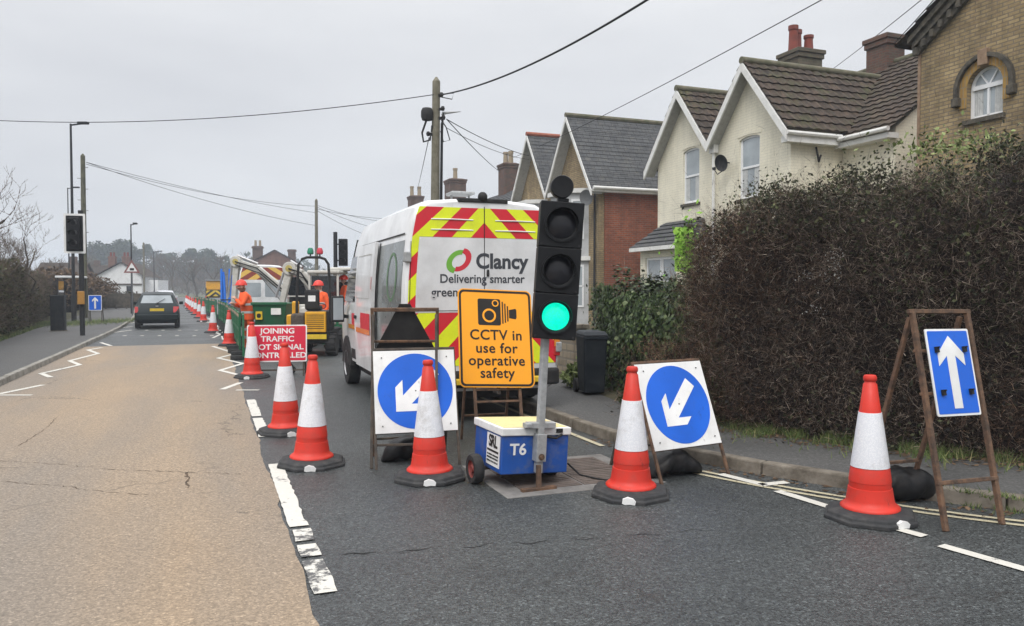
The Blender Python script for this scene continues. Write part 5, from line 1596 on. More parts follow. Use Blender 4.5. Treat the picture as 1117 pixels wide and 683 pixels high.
def cut(o, boxes):
    """openings cut into a wall"""
    for (x0, x1, y0, y1, z0, z1, arch) in boxes:
        c = MB(T(-o.parent['t0'], -o.parent['s0'], 0))
        if arch:
            w = (y1 - y0) / 2; cy = (y0 + y1) / 2; rise = arch
            pts = [(y0, z0), (y1, z0)] + [(cy + w * math.cos(a), z1 - rise + rise * math.sin(a)) for a in [math.pi * i / 14 for i in range(15)]]
            c.prism(pts, x0, x1)
        else: c.box(x0, x1, y0, y1, z0, z1)
        co = c.build('cutter', 'stone_dark', None)
        m = o.modifiers.new('cut', 'BOOLEAN'); m.operation = 'DIFFERENCE'; m.object = co; m.solver = 'EXACT'
        co.parent = o.parent
        bpy.context.view_layer.update()
        me = bpy.data.meshes.new_from_object(o.evaluated_get(bpy.context.evaluated_depsgraph_get()))
        o.modifiers.remove(m)
        old = o.data; o.data = me; bpy.data.meshes.remove(old)
        bpy.data.objects.remove(co)

def sash(h, t, s0, s1, z0, z1, arch=0.0, sill=True, depth=0.10, fr=0.08, name='window', mid=True, curtain=True):
    """a window in a wall that faces the road at depth t"""
    b = hb(h); cy, w = (s0 + s1) / 2, (s1 - s0) / 2
    def outline(k):
        if arch: return [(s0 + k, z0 + k), (s1 - k, z0 + k)] + [(cy + (w - k) * math.cos(a), z1 - arch + (arch - k * .7) * math.sin(a)) for a in [math.pi * i / 14 for i in range(15)]]
        return [(s0 + k, z0 + k), (s1 - k, z0 + k), (s1 - k, z1 - k), (s0 + k, z1 - k)]
    x = t + depth - 0.045
    oo, ii = outline(0.0), outline(fr)
    for xa in (x, x + .04):
        a_ = [b.v((xa, y, z)) for y, z in oo]; c_ = [b.v((xa, y, z)) for y, z in ii]
        for k in range(len(oo)): b.f([a_[k], a_[(k + 1) % len(oo)], c_[(k + 1) % len(oo)], c_[k]])
    a_ = [b.v((x, y, z)) for y, z in ii]; c_ = [b.v((x + .04, y, z)) for y, z in ii]
    for k in range(len(ii)): b.f([a_[k], a_[(k + 1) % len(ii)], c_[(k + 1) % len(ii)], c_[k]])
    zm = (z0 + z1) / 2
    if mid: b.box(x - .01, x + .03, s0 + fr * .8, s1 - fr * .8, zm - .03, zm + .03)
    f = b.build(name, 'upvc', h)
    g = hb(h); g.prism(outline(fr * .7), x + .020, x + .026); g.build('pane', 'glass_window', f)
    if curtain:
        c = hb(h); n = 16; lo_ = z0 + .06
        for sa, sb in ((s0 + .05, s0 + .05 + w * .55), (s1 - .05 - w * .55, s1 - .05)):
            for i in range(n):
                ya, yb_ = sa + (sb - sa) * i / n, sa + (sb - sa) * (i + 1) / n
                c.quad((x + .012 - .004 * math.sin(i * 1.6), ya, lo_), (x + .012 - .004 * math.sin(i * 1.6 + 1.6), yb_, lo_), (x + .012 - .004 * math.sin(i * 1.6 + 1.6), yb_, zm - .04 if mid else z1 - .3), (x + .012 - .004 * math.sin(i * 1.6), ya, zm - .04 if mid else z1 - .3))
        c.build('net_curtain', 'net', f)
    if sill:
        b = hb(h); b.box(t - .06, t + depth, s0 - .06, s1 + .06, z0 - .09, z0 - .003); b.build('sill', 'stone_dark', f)
    return f

def tile_plane(mb, e0, e1, r0, r1, course=0.30, wave=0.0, lam=0.30, lip=0.045):
    """a tiled slope: e0-e1 the eave, r0-r1 the ridge; every course laps the one below"""
    e0, e1, r0, r1 = (Vector(p) for p in (e0, e1, r0, r1))
    nrm = (e1 - e0).cross(r0 - e0).normalized()
    if nrm.z < 0: nrm = -nrm
    rows = max(2, int((r0 - e0).length / course)); L = (e1 - e0).length
    nu = max(2, int(L / (lam / 6))) if wave else max(2, int(L / 1.0))
    for i in range(rows):
        k0, k1 = i / rows, (i + 1.25) / rows
        k1 = min(k1, 1.0)
        a0, a1, b0, b1 = e0.lerp(r0, k0), e1.lerp(r1, k0), e0.lerp(r0, k1), e1.lerp(r1, k1)
        pa = pb = pc = None
        for j in range(nu + 1):
            u = j / nu
            w = wave * (0.5 + 0.5 * math.sin(2 * math.pi * u * L / lam)) if wave else 0
            jit = random.uniform(-.003, .003)
            A = a0.lerp(a1, u) + nrm * (lip + w + jit); B = b0.lerp(b1, u) + nrm * (w * 0.8); C = a0.lerp(a1, u) - nrm * 0.01
            va, vb, vc = mb.v(A), mb.v(B), mb.v(C)
            if pa: mb.f([pa, va, vb, pb]); mb.f([pc, vc, va, pa])
            pa, pb, pc = va, vb, vc

def barge(h, t, sA, zA, sB, zB, drop=0.26, thick=0.05, name='bargeboard', mat='barge'):
    b = hb(h); b.prism([(sA, zA), (sB, zB), (sB, zB - drop), (sA, zA - drop)], t, t + thick); return b.build(name, mat, h)

M['chimney_moss'] = brick('mossy_chimney_brick', [(0.13, 0.10, 0.065), (0.085, 0.07, 0.045), (0.10, 0.105, 0.06)], (0.10, 0.09, 0.065))
def chimney(h, t, s, z0, z1, wt, ws, pots, mat='brick_chimney', pot_mat='terracotta', poth=0.6):
    b = hb(h); b.box(t - wt / 2, t + wt / 2, s - ws / 2, s + ws / 2, z0, z1 - .25)
    o = b.build('chimney', mat, h, bevel=0.01)
    b = hb(h)
    b.box(t - wt / 2 - .05, t + wt / 2 + .05, s - ws / 2 - .05, s + ws / 2 + .05, z1 - .32, z1 - .16)
    b.box(t - wt / 2 - .09, t + wt / 2 + .09, s - ws / 2 - .09, s + ws / 2 + .09, z1 - .16, z1 - .02)
    b.hexa([(t - wt / 2, s - ws / 2, z1 - .02), (t + wt / 2, s - ws / 2, z1 - .02), (t + wt / 2, s + ws / 2, z1 - .02), (t - wt / 2, s + ws / 2, z1 - .02)], [(t - wt / 3, s - ws / 3, z1 + .06), (t + wt / 3, s - ws / 3, z1 + .06), (t + wt / 3, s + ws / 3, z1 + .06), (t - wt / 3, s + ws / 3, z1 + .06)])
    b.build('chimney_cap', mat, o, bevel=0.02)
    for dt, ds, r, hh_ in pots:
        b = hb(h); b.lathe([(r * 1.1, z1), (r, z1 + .08), (r * .86, z1 + hh_ * .8), (r * 1.05, z1 + hh_ * .84), (r * 1.05, z1 + hh_), (r * .8, z1 + hh_), (r * .7, z1 + hh_ * .6)], 18, (t + dt, s + ds, 0)); b.build('chimney_pot', pot_mat, o, smooth=True)
    return o

# ---- cream house with two gables
ch_ = house('cream_house', 'cream painted house with two steep gables, brown tiled roofs and a satellite dish', 'house', 13.8, 19.1)
SL = 1.20; AZ = 7.64; HWD = 1.62
apx = (17.5, 20.65); VAL = 19.08
cuts = []
(wr0, wzA), (wr1, wzB) = PT(829, 148, 13.8), PT(806, 210, 13.8)
(wl0, xzA), (wl1, xzB) = PT(763, 162, 13.8), PT(745, 226, 13.8)
wing_spec = ((15.98, VAL, apx[0]), (VAL, 22.25, apx[1]))
for i, (sa, sb, ap) in enumerate(wing_spec):
    b = hb(ch_)
    za, zb = AZ - SL * (ap - sa) - .10, AZ - SL * (sb - ap) - .10
    b.prism([(sa, 0), (sb, 0), (sb, zb), (ap, AZ - .10), (sa, za)], 13.8, 16.6)
    w = b.build('wall', 'render_cream', ch_)
    if i == 0:
        cut(w, [(13.7, 13.92, wr0, wr1, 4.0, wzA, .10), (13.7, 13.92, 16.7, 18.1, .9, 2.5, 0)])
    else:
        cut(w, [(13.7, 13.92, wl0, wl1, xzB, xzA, .10)])
sash(ch_, 13.8, wr0, wr1, 4.0, wzA, .10)
sash(ch_, 13.8, wl0, wl1, xzB, xzA, .10)
sash(ch_, 13.8, 16.7, 18.1, .9, 2.5, 0)
lt = hb(ch_)
for s0_, s1_, z in ((wr0, wr1, wzA), (wl0, wl1, xzA)):
    lt.prism([(s0_ - .06, z + .0), ((s0_ + s1_) / 2, z + .045), (s1_ + .06, z), (s1_ + .06, z + .09), ((s0_ + s1_) / 2, z + .14), (s0_ - .06, z + .09)], 13.785, 13.81)
lt.build('window_head', 'render_cream', ch_)
b = hb(ch_); b.prism([(15.5, 0), (22.4, 0), (22.4, 5.3), (19.0, 8.05), (15.5, 5.3)], 0, 0) if False else None
# main body, ridge along the road
def gable_box(h, t0, t1, s0, s1, ze, zr, mat, name='wall'):
    b = hb(h); tm = (t0 + t1) / 2
    a = [(t0, 0), (t1, 0), (t1, ze), (tm, zr), (t0, ze)]
    va = [b.v((x, s0, z)) for x, z in a]; vb = [b.v((x, s1, z)) for x, z in a]
    b.f(va); b.f(vb[::-1])
    for k in range(5): b.f([va[k], va[(k + 1) % 5], vb[(k + 1) % 5], vb[k]])
    return b.build(name, mat, h)
gable_box(ch_, 15.5, 22.5, 14.3, 24.2, 5.42, 8.1, 'render_cream')
b = hb(ch_)
tile_plane(b, (15.15, 14.15, 5.30), (15.15, 24.3, 5.30), (19.0, 14.15, 8.2), (19.0, 24.3, 8.2), .30, .03)
tile_plane(b, (22.85, 14.15, 5.10), (22.85, 24.3, 5.10), (19.0, 14.15, 8.2), (19.0, 24.3, 8.2), .30, .03)
b.build('main_roof', 'tile_brown', ch_)
b = hb(ch_); b.tube([(19.0, 14.1, 8.22), (19.0, 24.35, 8.22)], .10, 10); b.build('ridge', 'ridge_grey', ch_, smooth=True)
for i, (sa, sb, ap) in enumerate(wing_spec):
    b = hb(ch_)
    sA = sa - .24 if i == 0 else sa + .02; sB = sb + .26 if i == 1 else sb - .02
    tile_plane(b, (13.45, sA, AZ - SL * (ap - sA)), (18.5, sA, AZ - SL * (ap - sA)), (13.45, ap, AZ), (18.5, ap, AZ), .30, .03)
    tile_plane(b, (13.45, sB, AZ - SL * (sB - ap)), (18.5, sB, AZ - SL * (sB - ap)), (13.45, ap, AZ), (18.5, ap, AZ), .30, .03)
    b.build('wing_roof', 'tile_moss', ch_)
    b = hb(ch_); b.tube([(13.42, ap, AZ + .03), (18.5, ap, AZ + .03)], .10, 10); b.build('ridge', 'ridge_grey', ch_, smooth=True)
    sA2, sB2 = sA - .02, sB + .02
    barge(ch_, 13.42, sA2, AZ - SL * (ap - sA2) - .01, ap, AZ - .01); barge(ch_, 13.42, ap, AZ - .012, sB2, AZ - SL * (sB2 - ap) - .012)
    b = hb(ch_)
    for q0, q1 in ((sA, ap), (ap, sB)):
        z0_, z1_ = AZ - SL * abs(ap - q0) - .2, AZ - SL * abs(q1 - ap) - .2
        b.quad((13.47, q0, z0_), (13.82, q0, z0_), (13.82, q1, z1_), (13.47, q1, z1_))
    b.build('soffit', 'soffit', ch_)
b = hb(ch_)
b.tube([(13.45, 15.72, 5.42), (15.2, 15.72, 5.42)], .06, 8); b.tube([(15.10, 15.75, 5.34), (15.10, 14.15, 5.34)], .06, 8)
b.box(13.5, 15.3, 15.74, 15.98, 5.20, 5.36); b.box(15.16, 15.5, 14.2, 15.9, 5.14, 5.27)
b.build('gutter', 'barge', ch_)
b = hb(ch_); b.tube([(13.70, VAL, 5.55), (13.70, VAL - .02, 0.2)], .045, 8); b.box(13.62, 13.78, VAL - .12, VAL + .12, 5.45, 5.68); b.build('drainpipe', 'barge', ch_)
dd = hb(ch_); sd_s, sd_z = PT(789, 181, 13.55)
dd.mx = dd.mx @ T(13.50, sd_s, sd_z) @ RZ(D2R(-80)) @ RX(D2R(15))
dd.lathe([(0.0, .05), (.12, .03), (.22, -.01), (.24, -.03), (.23, -.02), (.12, .045), (0, .06)], 24, axis='y', cap=False)
dd.tube([(0, .05, -.2), (0, -.25, -.28), (0, -.34, -.12)], .014, 6); dd.box(-.03, .03, -.38, -.30, -.14, -.06); dd.tube([(0, .06, 0), (0, .3, -.05)], .02, 6)
dd.build('satellite_dish', 'lamp_grey', ch_, smooth=True)
chimney(ch_, 19.0, 21.55, 7.4, 9.62, 1.0, .95, ((-.33, 0, .16, .85), (0, .18, .15, .80), (.33, 0, .16, .60)), mat='chimney_moss')
chimney(ch_, 19.0, 17.95, 7.4, 9.05, .7, .78, ())
bs0, bs1 = 19.55, 21.9                                        # ground floor bay with a lean-to roof
b = hb(ch_); b.box(12.95, 13.8, bs0, bs1, 0, 2.72); bw = b.build('bay_wall', 'render_cream', ch_)
cut(bw, [(12.8, 13.07, bs0 + .3, bs1 - .3, 1.0, 2.5, 0)])
sash(ch_, 12.95, bs0 + .3, bs0 + 1.17, 1.0, 2.5, 0, sill=False); sash(ch_, 12.95, bs0 + 1.18, bs1 - .3, 1.0, 2.5, 0, sill=False)
b = hb(ch_); tile_plane(b, (12.7, bs0 - .25, 2.80), (12.7, bs1 + .25, 2.80), (13.8, bs0 + .15, 3.65), (13.8, bs1 - .15, 3.65), .22, 0)
tile_plane(b, (12.7, bs0 - .25, 2.80), (13.8, bs0 - .25, 2.80), (13.78, bs0 + .15, 3.65), (13.80, bs0 + .15, 3.65), .22, 0)
b.build('bay_roof', 'slate', ch_)
b = hb(ch_); b.box(12.68, 12.74, bs0 - .27, bs1 + .27, 2.70, 2.82); b.box(12.74, 13.8, bs0 - .27, bs0 - .21, 2.70, 2.82); b.build('bay_gutter', 'barge', ch_)
b = hb(ch_); b.tube([(14.6, 15.96, 5.15), (14.5, 15.80, 4.95), (14.6, 15.86, 4.78), (14.7, 15.9, 4.95)], .03, 6); b.build('wall_bracket', 'trim_black', ch_)

# ---- pair of brick houses with slate gables
bh = house('brick_house', 'red and buff brick house with two slate gables and pale painted bays', 'house', 13.8, 30.4)
ap2 = (28.4, 32.5); AZ2 = 8.42; SL2 = 1.42; VZ = 30.45
wing2 = ((26.45, VZ, ap2[0]), (VZ, 34.6, ap2[1]))
for i, (sa, sb, ap) in enumerate(wing2):
    b = hb(bh); ZW = lambda s: AZ2 - SL2 * abs(s - ap) - .12
    b.prism([(sa, 0), (sb, 0), (sb, ZW(sb)), (ap, ZW(ap)), (sa, ZW(sa))], 13.8, 22)
    b.build('front_wall', 'brick_buff', bh)
    sA = sa - .28 if i == 0 else sa + .03; sB = sb + .28 if i == 1 else sb - .03
    b = hb(bh); ZR = lambda s: AZ2 - SL2 * abs(s - ap)
    for s_ in (sA, sB): tile_plane(b, (13.35, s_, ZR(s_)), (22.2, s_, ZR(s_)), (13.35, ap, AZ2), (22.2, ap, AZ2), .20, 0, lip=.014)
    b.build('roof', 'slate', bh)
    b = hb(bh); b.tube([(13.32, ap, AZ2 + .03), (22.2, ap, AZ2 + .03)], .10, 8); b.build('ridge', 'ridge_red' if i else 'ridge_grey', bh, smooth=True)
    barge(bh, 13.32, sA - .02, ZR(sA - .02), ap, AZ2, .22); barge(bh, 13.32, ap, AZ2 - .002, sB + .02, ZR(sB + .02), .22)
    b = hb(bh)
    for q0, q1 in ((sA, ap), (ap, sB)): b.quad((13.37, q0, ZR(q0) - .17), (13.82, q0, ZR(q0) - .17), (13.82, q1, ZR(q1) - .17), (13.37, q1, ZR(q1) - .17))
    b.build('soffit', 'soffit', bh)
    b0, b1 = ap - 1.15, ap + 1.35
    b = hb(bh)
    pts = [(13.8, b0 - .0), (13.1, b0 + .45), (13.1, b1 - .45), (13.8, b1)]
    lo_ = [b.v((x, y, 0)) for x, y in pts]; hi_ = [b.v((x, y, 5.25)) for x, y in pts]
    b.f(lo_); b.f(hi_)
    for k in range(4): b.f([lo_[k], lo_[(k + 1) % 4], hi_[(k + 1) % 4], hi_[k]])
    bay = b.build('bay', 'stone_grey', bh)
    b = hb(bh)
    pts2 = [(13.8, b0 - .14), (12.98, b0 + .38), (12.98, b1 - .38), (13.8, b1 + .14)]
    for z0_, z1_, k_ in ((5.25, 5.42, 0), (2.62, 2.78, 0)):
        lo_ = [b.v((x, y, z0_)) for x, y in pts2]; hi_ = [b.v((x, y, z1_)) for x, y in pts2]
        b.f(lo_); b.f(hi_)
        for k in range(4): b.f([lo_[k], lo_[(k + 1) % 4], hi_[(k + 1) % 4], hi_[k]])
    b.build('cornice', 'barge', bay)
    for z0_, z1_ in ((3.45, 5.0), (.8, 2.45)):
        sash(bh, 13.02, b0 + .62, (b0 + b1) / 2 - .06, z0_, z1_, sill=False, depth=.06); sash(bh, 13.02, (b0 + b1) / 2 + .06, b1 - .62, z0_, z1_, sill=False, depth=.06)
        # the canted light that faces the camera
        f_ = MB(T(-13.8, -30.4, 0))
        pa, pb_ = Vector((13.8, b0, 0)).lerp(Vector((13.1, b0 + .45, 0)), .22), Vector((13.8, b0, 0)).lerp(Vector((13.1, b0 + .45, 0)), .82)
        out = Vector((-.54, -.84, 0)) * .03
        for (p_, q_, za, zb) in ((pa, pb_, z0_, z0_ + .07), (pa, pb_, z1_ - .07, z1_), (pa, pb_, (z0_ + z1_) / 2 - .03, (z0_ + z1_) / 2 + .03), (pa, pa.lerp(pb_, .13), z0_ + .07, z1_ - .07), (pa.lerp(pb_, .87), pb_, z0_ + .07, z1_ - .07)):
            f_.hexa([(*p_.xy, za), (*q_.xy, za), (*(q_ + out).xy, za), (*(p_ + out).xy, za)], [(*p_.xy, zb), (*q_.xy, zb), (*(q_ + out).xy, zb), (*(p_ + out).xy, zb)])
        fo = f_.build('window', 'upvc', bh)
        f_ = MB(T(-13.8, -30.4, 0)); o4 = out * .35; f_.quad((*(pa + o4).xy, z0_ + .02), (*(pb_ + o4).xy, z0_ + .02), (*(pb_ + o4).xy, z1_ - .02), (*(pa + o4).xy, z1_ - .02)); f_.build('pane', 'glass_window', fo)
b = hb(bh); b.box(14.05, 22.0, 26.40, 26.447, 0, 5.42); b.build('side_wall', 'brick_red', bh)
b = hb(bh); b.tube([(13.4, 26.08, 5.30), (22.1, 26.08, 5.30)], .065, 8); b.box(13.4, 22.1, 26.12, 26.40, 5.16, 5.26); b.build('gutter', 'barge', bh)
b = hb(bh); b.tube([(13.72, 26.6, 5.3), (13.72, 26.62, 0.1)], .045, 8); b.tube([(17.0, 26.37, 5.1), (17.0, 26.37, 3.0)], .03, 6); b.build('drainpipe', 'trim_black', bh)
dd = hb(bh); ds_, dz_ = PT(641, 218, 13.4); dd.mx = dd.mx @ T(13.35, ds_, dz_) @ RZ(D2R(-60)) @ RX(D2R(10))
dd.lathe([(0.0, .05), (.15, .03), (.30, -.02), (.29, -.01), (.15, .045), (0, .06)], 20, axis='y', cap=False); dd.tube([(0, .05, 0), (0, .5, 0)], .03, 6); dd.build('satellite_dish', 'lamp_pale', bh)

# ---- the house at the right with the arched window
cs0, cz0 = PT(1005, 47, 14.0); cs1, cz1 = PT(1055, -9, 14.0)
csl = (cz1 - cz0) / (cs0 - cs1)
kh = house('buff_brick_house', 'tall buff brick gable with dark cornice and arched white window above the hedge', 'house', 14.0, cs0)
half = 4.3; kap = cs0 - half; kz = cz0 + csl * half
b = hb(kh); b.prism([(cs0, 0), (cs0, cz0 - .05), (kap, kz - .05), (kap - half, cz0 - .05), (kap - half, 0)], 14.0, 24.0)
kw = b.build('wall', 'brick_buff', kh)
as0, _z = PT(1057, 110, 14.0); as1, _z = PT(1091.5, 110, 14.0); ac = (as0 + as1) / 2; ar = abs(as0 - as1) / 2 * 1.14
_s, atop = PT(1076, 76, 14.0); _s, abot = PT(1074, 132, 14.0); acz = atop - ar
cut(kw, [(13.9, 14.18, ac - ar, ac + ar, abot, atop, ar), (13.9, 14.18, ac - .5, ac + .5, .9, 2.5, 0)])
f = sash(kh, 14.0, ac - ar, ac + ar, abot, atop, ar, sill=True, depth=.16, fr=.07, mid=False, curtain=True)
b = hb(kh); x = 14.11
b.box(x - .02, x + .03, ac - ar + .05, ac + ar - .05, acz - .03, acz + .05); b.box(x - .01, x + .03, ac - .022, ac + .022, abot + .06, acz)
for a in (58, 122): b.bar((x + .01, ac, acz + .02), (x + .01, ac + (ar - .04) * math.cos(D2R(a)), acz + (ar - .04) * math.sin(D2R(a))), .03)
b.build('glazing_bar', 'upvc', f)
sash(kh, 14.0, ac - .5, ac + .5, .9, 2.5)
def arch_ring(name, mat, r0, r1, x0, x1, legs=0.0, n=26):
    b = hb(kh)
    oo = [(ac + r1 * math.cos(math.pi * i / n), acz + r1 * math.sin(math.pi * i / n)) for i in range(n + 1)]
    ii = [(ac + r0 * math.cos(math.pi * i / n), acz + r0 * math.sin(math.pi * i / n)) for i in range(n + 1)]
    if legs:
        oo = [(ac + r1, acz - legs)] + oo + [(ac - r1, acz - legs)]; ii = [(ac + r0, acz - legs)] + ii + [(ac - r0, acz - legs)]
    for k in range(len(oo) - 1):
        q = [oo[k], oo[k + 1], ii[k + 1], ii[k]]
        va = [b.v((x0, y, z)) for y, z in q]; vb = [b.v((x1, y, z)) for y, z in q]
        b.f(va); b.f(vb[::-1])
        for m in range(4): b.f([va[m], va[(m + 1) % 4], vb[(m + 1) % 4], vb[m]])
    return b.build(name, mat, kh)
arch_ring('arch', 'brick_gold', ar + .002, ar * 1.42, 13.982, 14.02, legs=.35)
arch_ring('hood_mould', 'stone_dark', ar * 1.42 + .003, ar * 1.64, 13.91, 14.02, legs=.12)
b = hb(kh); b.box(13.90, 14.02, ac - .10, ac + .10, acz + ar * 1.0, acz + ar * 1.85); b.build('keystone', 'stone_brown', kh, bevel=.02)
b = hb(kh)
for sg in (1, -1): b.box(13.89, 14.02, ac + sg * ar * 1.53 - .08, ac + sg * ar * 1.53 + .08, acz - .30, acz - .12)
b.build('hood_stop', 'stone_dark', kh, bevel=.02)
for j, (o1, o2, th, pr) in enumerate(((-.30, -.13, .0, .08), (-.13, .02, .0, .15), (.02, .15, .0, .22))):
    b = hb(kh)
    for sg in (1, -1):
        e_s, e_z = kap + sg * (half + .0), cz0
        e2 = kap + sg * (half + .06 + .05 * j)
        z_e = kz - csl * abs(e2 - kap)
        b.prism([(kap, kz + o1), (kap, kz + o2), (e2, z_e + o2), (e2, z_e + o1)], 14.0 - pr, 14.06 + (.0 if j < 2 else .0))
    b.build('cornice', 'stone_dark', kh)
b = hb(kh)
for sg in (1, -1):
    for q in range(22):
        s_ = kap + sg * (.15 + q * .2); z = kz - csl * abs(s_ - kap)
        b.box(13.86, 13.93, s_ - .05, s_ + .05, z - .245 - .05, z - .145)
b.build('dentil', 'stone_dark', kh)
b = hb(kh)
for sg in (1, -1):
    e = kap + sg * (half + .4); tile_plane(b, (13.7, e, kz + .17 - csl * (half + .4)), (24.2, e, kz + .17 - csl * (half + .4)), (13.7, kap, kz + .17), (24.2, kap, kz + .17), .30, .0)
b.build('roof', 'tile_brown', kh)
b = hb(kh); b.box(13.98, 24, cs0, cs0 + .06, 0, cz0 - .3); b.build('side_pilaster', 'stone_brown', kh)

# ---- roofs and chimneys beyond the van
fh = house('terrace_house', 'far terrace house behind the works van of which only the dark chimneys show', 'house', 15.0, 50.0)
gable_box(fh, 14.0, 22.0, 40, 77, 5.2, 7.6, 'brick_far')
b = hb(fh)
for e in (13.6, 22.4): tile_plane(b, (e, 39.8, 5.0), (e, 77.2, 5.0), (18, 39.8, 7.75), (18, 77.2, 7.75), .35, 0)
b.build('roof', 'slate', fh)
chimney(fh, 18, 46.9, 7, 9.5, 1.0, 1.1, ((-.2, 0, .16, .75), (.2, .1, .16, .85), (0.0, -.3, .14, .7)), pot_mat='pot_buff')
chimney(fh, 18, 58.5, 7, 10.0, 1.3, 1.5, ((0, 0, .18, .9),), pot_mat='pot_buff')
chimney(fh, 18, 71.0, 7, 10.1, 1.2, 1.2, ((-.35, 0, .18, .9), (.35, 0, .18, .9)), pot_mat='pot_buff')

# ---- brick house end on, beyond the works
x0 = P(300, 320, 120)
eh = thing('gabled_brick_house', 'brown brick gable house with two chimneys beyond the digger arms', 'house', (x0.x, 120, 0), D2R(14))
b = MB(); b.poly([(-4.2, 0), (4.2, 0), (4.2, 5.2), (0, 7.5), (-4.2, 5.2)], 0, 8); b.build('wall', 'brick_far', eh)
b = MB()
for sg in (-1, 1): tile_plane(b, (sg * 4.5, -.3, 5.05), (sg * 4.5, 8.2, 5.05), (0, -.3, 7.6), (0, 8.2, 7.6), .35, 0)
b.build('roof', 'tile_brown', eh)
for x, y, zt, wd in ((-2.6, 1.2, 8.2, 1.5), (2.4, 4.5, 7.9, 1.2)):
    b = MB(); b.box(x - wd / 2, x + wd / 2, y, y + 1.0, 5.3, zt); b.box(x - wd / 2 - .12, x + wd / 2 + .12, y - .12, y + 1.12, zt - .35, zt - .1); co = b.build('chimney', 'brick_chimney', eh)
    if x < 0:
        for d in (-.3, .35): b = MB(); b.lathe([(.2, zt), (.17, zt + .8), (.2, zt + .85), (.15, zt + .9)], 12, (x + d, y + .5, 0)); b.build('chimney_pot', 'pot_buff', co)
b = MB()
for x in (-1.5, 1.5): b.box(x - .5, x + .5, -.05, .02, 3.2, 4.6)
b.build('window', 'glass_window', eh)

# ---- left side houses
x0 = P(131, 320, 115)
wh = thing('white_house', 'white gabled house with two red chimneys at the bend on the left', 'house', (x0.x, 115, 0), D2R(10))
b = MB(); b.poly([(-3.9, 0), (3.0, 0), (3.0, 3.6), (.2, 5.4), (-3.9, 3.1)], 0, 9); b.build('wall', 'render_white', wh)
b = MB(); tile_plane(b, (3.5, -.4, 3.3), (3.5, 9.3, 3.3), (.2, -.4, 5.55), (.2, 9.3, 5.55), .35, 0); tile_plane(b, (-4.6, -.4, 2.75), (-4.6, 9.3, 2.75), (.2, -.4, 5.55), (.2, 9.3, 5.55), .35, 0); b.build('roof', 'tile_brown', wh)
for x in (-1.3, .6):
    b = MB(); b.box(x - .45, x + .45, .6, 1.6, 4.2, 6.4); b.box(x - .52, x + .52, .53, 1.67, 6.15, 6.3); co = b.build('chimney', 'brick_far', wh)
    for d in (-.22, .22): b = MB(); b.lathe([(.16, 6.4), (.14, 6.95), (.17, 7.0)], 10, (x + d, 1.1, 0)); b.build('chimney_pot', 'terracotta', co)
b = MB(); b.poly([(-5.2, 0), (-3.95, 0), (-3.95, 2.6), (-5.2, 2.6)], .2, 6); b.poly([(3.05, 0), (5.0, 0), (5.0, 2.9), (3.05, 2.9)], 1.2, 7); b.build('extension', 'render_white', wh)
b = MB()
for x in (-2.0, 1.3): b.box(x - .4, x + .4, -.04, .02, 1.0, 2.0)
b.build('window', 'glass_dark', wh)
b = MB(); b.box(-4.1, 3.1, -.12, -.02, 2.15, 2.35); b.build('fascia', 'tile_brown', wh)
for px, Y, wid, dep, ze, zr, lb in ((92, 128, 5.6, 9, 2.9, 5.6, 'low brown roofed house left of the white gable'), (62, 98, 5.0, 8, 2.9, 5.0, 'brick bungalow with brown roof behind the russet hedge on the left')):
    x0 = P(px, 320, Y); hh_ = thing('bungalow', lb, 'house', (x0.x, Y, 0), D2R(16))
    b = MB(); b.prism([(0, 0), (dep, 0), (dep, ze), (dep / 2, zr - .1), (0, ze)], -wid / 2, wid / 2); b.build('wall', 'brick_far', hh_)
    b = MB(); tile_plane(b, (-wid / 2 - .3, -.3, ze - .15), (wid / 2 + .3, -.3, ze - .15), (-wid / 2 - .3, dep / 2, zr), (wid / 2 + .3, dep / 2, zr), .3, 0); tile_plane(b, (-wid / 2 - .3, dep + .3, ze - .15), (wid / 2 + .3, dep + .3, ze - .15), (-wid / 2 - .3, dep / 2, zr), (wid / 2 + .3, dep / 2, zr), .3, 0); b.build('roof', 'tile_brown', hh_)
    b = MB(); b.box(wid * .1, wid * .1 + .9, dep / 2 - .4, dep / 2 + .4, zr - .6, zr + .8); b.build('chimney', 'brick_chimney', hh_)
    b = MB(); b.box(-wid * .3, -wid * .1, -.03, .02, 1, 2.2); b.box(wid * .1, wid * .3, -.03, .02, 1, 2.2); b.build('window', 'glass_window', hh_)
x0 = P(76, 320, 38)
bsh = thing('bus_shelter', 'small shelter with a flat pale roof beside the pavement on the left', 'shelter', (x0.x, 38, .08), ROAD)
b = MB(); b.box(-.62, .52, 0, 2.0, 2.05, 2.15); b.build('roof', 'render_white', bsh, bevel=.02)
for x in (-.52, .42):
    for y in (.1, 1.9): b = MB(); b.bar((x, y, 0), (x, y, 2.05), .06); b.build('post', 'lamp_grey', bsh)
b = MB(); b.box(-.54, -.51, .15, 1.85, .3, 1.9); b.build('glazing', 'glass_dark', bsh)

# ================================================================== WALLS, FENCES, SMALL THINGS
def tagged(o, name_label, cat): return tag(o, name_label, cat)
w_ = thing('garden_wall', 'low pale stone garden wall between the works van and the ivy hedge', 'wall', Rw(5.9, 12.2, .08), ROAD)
b = MB(); b.box(0, .25, 0, 9, 0, .82)
M['rubble'] = brick('pale_rubble_stone', [(0.36, 0.30, 0.22), (0.27, 0.22, 0.16), (0.2, 0.17, 0.13)], (0.24, 0.21, 0.17), bw=.30, bh=.14, mort=.02)
b.build('wall_face', 'rubble', w_); b = MB(); b.box(-.04, .29, -.03, 9.03, .822, .90); b.build('coping', 'kerb', w_, bevel=.01)

